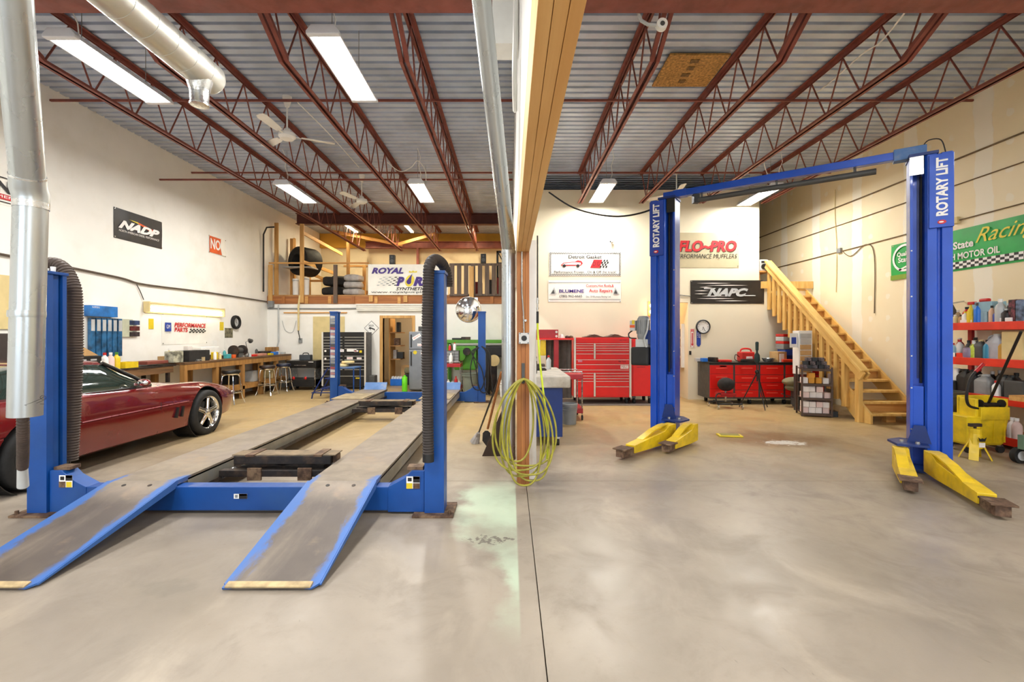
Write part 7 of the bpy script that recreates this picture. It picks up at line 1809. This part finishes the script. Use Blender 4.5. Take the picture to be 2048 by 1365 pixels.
# mop bucket
t = thing('mop_bucket', 'yellow plastic mop bucket with wringer on casters before the shelving', 'bucket', (6.05, 5.65, 0))
bx0, bx1, by0, by1 = 5.69, 6.21, 5.66, 6.02
vs = []
for z, g_ in ((.09, .05), (.12, .03), (.44, .0), (.46, -.01)):
    vs += [(bx0 + g_, by0 + g_, z), (bx1 - g_, by0 + g_, z), (bx1 - g_, by1 - g_, z), (bx0 + g_, by1 - g_, z)]
fs = [(i * 4 + k, i * 4 + (k + 1) % 4, i * 4 + 4 + (k + 1) % 4, i * 4 + 4 + k) for i in range(3) for k in range(4)] + [(3, 2, 1, 0), (12, 13, 14, 15)]
MB().add(vs, fs).build('tub', M_YELP, t, bevel=.02, seg=3)
for x in (bx0 + .17, bx0 + .33, bx0 + .46): MB().box(x, x + .012, by0 - .002, by0 + .012, .14, .42).build('rib', M_YELP, t)
wr = MB().box(bx0 + .16, bx1 + .0, by0 - .01, by0 + .03, .42, .58).box(bx0 + .12, bx1 + .01, by1 - .14, by1 - .10, .44, .70).box(bx0 + .12, bx0 + .16, by0 + .02, by1 - .12, .44, .68).box(bx1 - .03, bx1 + .01, by0 + .02, by1 - .12, .44, .68)
wr.build('wringer', M_YELP, t, bevel=.008)
MB().cyl((bx0 + .18, by0 + .06, .60), (bx1 - .04, by0 + .06, .60), .022, n=12).cyl((bx0 + .2, by0 + .12, .60), (bx1 - .04, by0 + .12, .60), .022, n=12).build('roller', M_BLACK, t)
for x in (bx0 + .19, bx1 - .06): MB().cyl((x, by0 + .04, .62), (x + .015, by0 + .04, .62), .05, n=16).build('gear', M_BLACK, t)
MB().tube(cat_([(bx0 + .16, by0 + .03, .56), (bx0 + .03, by0 + .01, .60), (bx0 - .01, by0 + .0, .72), (bx0 + .03, by0, .92), (bx0 + .10, by0, 1.02)], 5), .016, 8).build('lever', M_BLACK, t, smooth=True)
MB().cyl((bx0 + .10, by0, 1.02), (bx0 + .20, by0, 1.12), .02, n=10).build('lever_grip', M_DRED, t)
for x in (bx0 + .06, bx1 - .06):
    for y in (by0 + .05, by1 - .06): MB().cyl((x, y - .015, .045), (x, y + .015, .045), .045, n=14).build('caster', M_RUB, t); MB().box(x - .02, x + .02, y - .02, y + .02, .085, .10).build('caster_plate', M_STEEL, t)
mh0 = Vector((6.08, 5.86, .62)); mh1 = at(2042, 664, 5.2)
t = thing('mop', 'mop with long black handle standing in the yellow bucket', 'mop', (6.08, 5.86, .3)); MB().cyl(mh0 - Vector((0, 0, .2)), mh1, .015, n=10).build('handle', M_BLK2, t, smooth=True); MB().ball(mh0 - Vector((0, 0, .28)), (.07, .06, .10), 12, 8).build('mop_head', M_GRYCL, t, smooth=True)
# jack stand
jx, jy = at(1950, 905, 5.45).x + .05, 5.45
t = thing('jack_stand', 'yellow steel jack stand in front of the mop bucket', 'jack stand', (jx - .05, jy, 0))
for sx in (-1, 1):
    for sy in (-1, 1): MB().bar((jx - .05 + sx * .11, jy + sy * .09, .0), (jx - .05 + sx * .03, jy + sy * .025, .24), .085, .012, (sx, sy, 0)).build('leg', M_YEL, t)
MB().lathe([(0, .13), (.075, .13), (.08, .15), (.055, .30), (.06, .36), (.0, .36)], 12, (jx - .05, jy, 0)).build('body', M_YEL, t); MB().box(jx - .12, jx + .02, jy - .02, jy + .02, .38, .42).build('saddle', M_DARK, t, bevel=.006); MB().box(jx - .06, jx - .04, jy - .01, jy + .01, .34, .40).build('ratchet_bar', M_DARK, t)
MB().prism([(-.05, .05), (-.02, .03), (0, .04), (.02, .03), (.05, .05), (.03, 0), (-.03, 0)], 0, .004, (jx - .05, jy - .088, .22)).build('black_mark', M_INKB, t); MB().box(jx - .085, jx - .015, jy - .084, jy - .080, .15, .205).build('label_plate', M_CARDW, t)
# timber trolley at the frame edge
t = thing('timber_trolley', 'green and wood trolley with solid wheel at the right frame edge', 'trolley', (6.06, 5.2, 0))
MB().cyl((5.88, 5.22, .09), (5.88, 5.28, .09), .09, n=22).build('wheel', M_RUB, t, smooth=True); MB().cyl((5.88, 5.215, .09), (5.88, 5.285, .09), .055, n=18).build('wheel_hub', M_GREYL, t)
MB().box(5.84, 5.92, 5.02, 5.14, .06, .72).build('post', bench_v, t); MB().box(5.80, 6.16, 5.14, 5.2, .18, .34).build('green_board', mat('dull_green_board', '#5d7560', .7), t); MB().box(5.81, 6.21, 5.0, 5.3, .72, .78).build('top', pine_x, t); MB().box(6.14, 6.22, 5.02, 5.14, .0, .72).build('post', bench_v, t)
# wires on the drywall
RX = XR - .015
for zc, lab, r_ in ((4.23, 'topmost dark conduit line along the drywall', .014), (3.83, 'second thin cable line along the drywall', .009), (3.27, 'third cable line along the drywall above the green banner', .009)):
    pipe_run('wall_conduit', lab, [(RX, 3.0, zc + .02), (RX, 6.2, zc), (RX, 9.0, zc - .02), (RX, 13.5, zc - .02)], r_, mat('conduit_brown', '#6b5638', .6))
cable('wall_cable', 'thin cord drooping down the drywall behind the stairs', [(RX, 9.6, 3.3), (RX, 9.3, 3.1), (RX, 8.9, 3.26), (RX, 8.7, 3.0), (RX, 8.7, 1.9)], .008, mat('conduit_brown', '#6b5638', .6))
cable('wall_cable', 'vertical cord from the roof down the drywall', [(RX, 9.75, 4.6), (RX, 9.75, 4.0), (RX, 9.7, 3.3), (RX, 9.72, 2.4)], .008, M_BEIGE)
tag(MB().box(XR - .05, XR - .001, 7.05, 7.15, 3.22, 3.32).build('junction_box', M_BEIGE, bevel=.006), 'beige junction box on the drywall behind the right lift post', 'box')
tag(MB().box(XR - .05, XR - .001, 9.55, 9.66, 3.22, 3.32).build('junction_box', M_GREY, bevel=.006), 'grey junction box on the drywall above the stairs', 'box')
# yellow chock on the floor
c_ = at(1459, 873, 6.66)
t = thing('yellow_plate', 'flat yellow framed plate lying on the floor between the lift posts', 'plate', (c_.x, 6.66, 0)); MB().cbox((c_.x, 6.66, .012), (.33, .16, .02), rotz(-.15)).build('plate', M_YELS, t, bevel=.004); MB().cbox((c_.x, 6.66, .024), (.26, .10, .006), rotz(-.15)).build('inset', mat('olive_inset', '#8c8440', .7), t)

# ---------------------------------------------------------------- things on the left workbench
zb = .955
def onb(px, X=-6.4): return -X * FPX / (CX - px)
items = [('cardboard_box', 'open red-brown flat box at the near end of the workbench', 'box', 300, -6.55, .30, .5, .06, mat('red_brown_box', '#7a3c30', .6)), ('carton', 'grey and yellow carton on the workbench below the banner', 'carton', 348, -6.45, .18, .26, .22, mat('grey_yellow_carton', '#9c9a86', .6, var=.4, scale=9)), ('tool_bag', 'black canvas tool bag on the workbench', 'bag', 385, -6.45, .3, .62, .22, M_CLOTH), ('carton', 'yellow bottle crate on the workbench beside the tool bag', 'carton', 429, -6.42, .1, .10, .16, M_YELP), ('carton', 'turquoise can on the workbench', 'can', 455, -6.40, .1, .14, .10, mat('turquoise_can', '#3f9aa0', .5)), ('carton', 'orange can on the workbench beside the grinder', 'can', 466, -6.38, .09, .10, .08, M_ORANGE), ('carton', 'brown open wooden crate near the far end of the workbench', 'crate', 544, -6.66, .22, .34, .20, bench_v), ('carton', 'blue box in front of the wooden crate on the workbench', 'box', 549, -6.42, .12, .2, .08, M_BLUEP), ('small_parts_tray', 'pinkish tray on the far half of the workbench', 'tray', 520, -6.45, .15, .4, .06, mat('salmon_tray', '#c98a72', .6)), ('small_parts_tray', 'dark tray of tools on the far half of the workbench', 'tray', 532, -6.68, .2, .5, .10, M_DARK), ('small_parts_tray', 'white carton strip lying behind the tool bag', 'carton', 412, -6.72, .2, .6, .27, M_WHT)]
for nm, lab, cat, px, X, sx, sy, sz, m in items: wbox(nm, lab, cat, X, onb(px, X), zb, sx, sy, sz, m, .012)
t = thing('bench_grinder', 'grey bench grinder with round guard on the workbench', 'grinder', (-6.5, onb(476, -6.5), zb)); gy_ = onb(476, -6.5)
MB().cyl((-6.5, gy_ - .12, zb + .16), (-6.5, gy_ + .12, zb + .16), .07, n=16).build('motor', M_GREYD, t, smooth=True)
for dy in (-.17, .17): MB().cyl((-6.5, gy_ + dy - .02, zb + .16), (-6.5, gy_ + dy + .02, zb + .16), .13, n=22).build('guard', M_DARK, t, smooth=True)
MB().box(-6.58, -6.42, gy_ - .1, gy_ + .1, zb, zb + .1).build('base', M_GREYD, t)
t = thing('desk_lamp', 'thin bent work lamp standing on the workbench', 'lamp', (-6.5, onb(495, -6.5), zb)); ly = onb(497, -6.5)
MB().cyl((-6.5, ly, zb), (-6.5, ly, zb + .02), .07, n=16).build('base', M_GREYD, t); MB().tube([(-6.5, ly, zb + .02), (-6.5, ly - .12, zb + .36), (-6.5, ly + .02, zb + .40)], .008, 6).build('arm', M_GREYD, t); MB().cyl((-6.5, ly + .02, zb + .42), (-6.5, ly + .10, zb + .38), .03, .06, 14).build('shade', M_GREYD, t)
for k, (px, h) in enumerate(((430, .2), (440, .14), (500, .1))): bottle(-6.36, onb(px, -6.36), zb, h, .03, [M_WHT, M_BEIGE, M_GREYL][k], M_WHT, ['white bottle beside the yellow crate on the workbench', 'small beige bottle on the workbench', 'small pale bottle left of the salmon tray'][k])
for k, (px, m, lab) in enumerate(((505, M_GREYL, 'patterned carton on the lower shelf of the workbench'), (545, M_BEIGE, 'tan carton on the lower shelf of the workbench near the last stool'), (470, M_BLACK, 'dark case on the lower shelf of the workbench'))): wbox('carton', lab, 'carton', -6.5, onb(px, -6.45), .335, .3, .3, .26, m, .006)
# things behind the car on the side bench
t = thing('storage_crate', 'black plastic crate with slots behind the parked car', 'crate', (-6.6, 6.8, .93)); 
MB().box(-6.85, -6.37, 6.50, 7.10, .93, 1.16).build('body', M_BLACK, t, bevel=.01)
for j in range(3):
    for i in range(3): MB().box(-6.369, -6.366, 6.57 + i * .17, 6.67 + i * .17, .97 + j * .06, .995 + j * .06).build('slot', M_GREYL, t)
tag(MB().prism([(0, 0), (.6, 0), (.3, .16), (0, .22)], -6.85, -6.40, (0, 6.48, 1.165), (0, 1, 0), (0, 0, 1), (1, 0, 0)).build('cardboard_box', M_CARD), 'flattened cardboard box on the black slotted crate', 'box')
for k, (y, m, mc, lab) in enumerate(((7.24, M_WHT, M_REDP, 'white bottle with red cap behind the car roof'), (7.35, BM[3], M_WHT, 'pinkish bottle behind the car roof'), (7.46, M_YELP, M_LIME, 'yellow and green bottle behind the car roof'))): bottle(-6.45, y, .93, .27, .05, m, mc, lab)
t = thing('bottle_crate', 'yellow plastic bottle crate on the side bench behind the car', 'crate', (-6.42, 7.6, .93))
MB().box(-6.56, -6.37, 7.54, 7.80, .93, .95).box(-6.56, -6.545, 7.54, 7.80, .95, 1.03).box(-6.385, -6.37, 7.54, 7.80, .95, 1.03).box(-6.545, -6.385, 7.54, 7.555, .95, 1.03).box(-6.545, -6.385, 7.785, 7.80, .95, 1.03).build('walls', M_YELP, t)
MB().box(-6.545, -6.385, 7.66, 7.67, .95, 1.02).build('divider', M_YELP, t)
tag(MB().box(-6.90, -6.50, 5.3, 6.40, 0, 1.50).build('storage_cabinet', mat('dark_brown_cabinet', '#38302c', .6), bevel=.01), 'dark storage cabinet against the left wall behind the car', 'cabinet')
# ---------------------------------------------------------------- small clutter on bench and shelves
M_TAN = mat('tan_can', '#b9a27a', .5); M_AQUA = mat('aqua_can', '#4aa3a8', .5)
spots = [(412, -6.62, 'b', M_WHT, .22, 'slim white bottle standing behind the black tool bag'), (421, -6.55, 'c', M_RUST, .10, 'rusty tin right of the black tool bag'), (436, -6.62, 'c', M_TAN, .14, 'tan can behind the yellow bottle crate'),
         (446, -6.50, 'x', M_DARK, .07, 'dark tool block left of the turquoise can'), (449, -6.68, 'b', M_AQUA, .2, 'aqua bottle behind the turquoise can'), (486, -6.40, 'x', M_STEEL, .05, 'bright steel block right of the bench grinder'), (490, -6.66, 'c', M_GREYL, .12, 'pale tin behind the bench grinder'),
         (508, -6.40, 'x', M_REDP, .05, 'small red box left of the salmon tray'), (513, -6.70, 'b', M_GREYD, .2, 'dark bottle at the wall behind the salmon tray'), (541, -6.42, 'x', M_YELP, .05, 'small yellow box between salmon tray and wooden crate'), (556, -6.45, 'c', M_WHT, .09, 'white tin at the far end of the workbench'),
         (566, -6.38, 'x', M_GREYL, .06, 'pale carton at the far wall end of the workbench'), (395, -6.30, 'x', M_STEEL, .04, 'steel bar end lying before the black tool bag'), (405, -6.31, 'c', M_TAN, .08, 'small tan tin before the black tool bag'), (338, -6.70, 'b', M_YELP, .26, 'yellow bottle at the wall behind the grey carton'), (325, -6.70, 'x', M_CARD, .12, 'small cardboard box at the wall left of the grey carton'),
         (376, -6.74, 'x', M_CARDW, .30, 'white box standing against the wall behind the tool bag'), (463, -6.66, 'x', M_BLACK, .16, 'black radio-like box at the wall behind the orange can')]
for px, X, kind, m, h, lab in spots:
    y = onb(px, X)
    if kind == 'b': bottle(X, y, zb, h, .035, m, M_WHT, lab)
    elif kind == 'c': lathe_item('tin_can', lab, 'can', X, y, zb, [(0, 0), (.045, 0), (.045, h - .005), (.047, h), (.04, h), (.038, h - .008), (0, h - .008)], m)
    else: wbox('small_box', lab, 'box', X, y, zb, .10, .13, h, m, .008)
# second row on the shelving
row2 = [(3, 1916, .20, .04, M_TAN, M_WHT, 'tan bottle in the back row of the top shelf, left'), (3, 1934, .24, .05, M_REDP, M_BLACK, 'red bottle in the back row of the top shelf'), (3, 1960, .30, .045, M_GREYL, M_REDP, 'grey bottle with red cap behind the blue can'), (3, 2018, .26, .05, M_GREYD, M_WHT, 'dark bottle in the back row of the top shelf, right'),
        (2, 1920, .27, .05, M_REDP, M_WHT, 'red bottle in the back row of the second shelf'), (2, 1951, .28, .05, M_BEIGE, M_GREYD, 'beige bottle in the back row of the second shelf'), (2, 1983, .26, .05, M_BLACK, M_GREYD, 'black bottle behind the teal bottle'),
        (1, 1921, .30, .06, M_GREYD, M_BLACK, 'dark bottle behind the white jug'), (1, 1958, .33, .06, M_BLACK, M_REDP, 'black bottle with red cap behind the grey jug'), (1, 1985, .30, .055, M_BLACK, M_WHT, 'black bottle with white cap on the third shelf'), (1, 2000, .32, .05, M_DARK, M_GREYL, 'dark brown bottle behind the mop handle'), (1, 2033, .30, .055, M_GREYD, M_BLACK, 'dark bottle left of the dark toolbox')]
for si, px, h, r, m, mc, lab in row2: bottle(6.74, SY(px, 6.74), SHZ[si] + .005, h, r, m, mc, lab)
# bottles on the stone slab and counter
bottle(.62, 7.3, .935, .22, .04, M_GREYL, M_REDP, 'grey bottle with red cap behind the vise')
# floor litter by the rack foot and a dark rag
wbox('wood_block', 'pale wood block under the bottom stair tread', 'block', 6.45, 7.75, 0, .16, .10, .12, pine_x, .004)
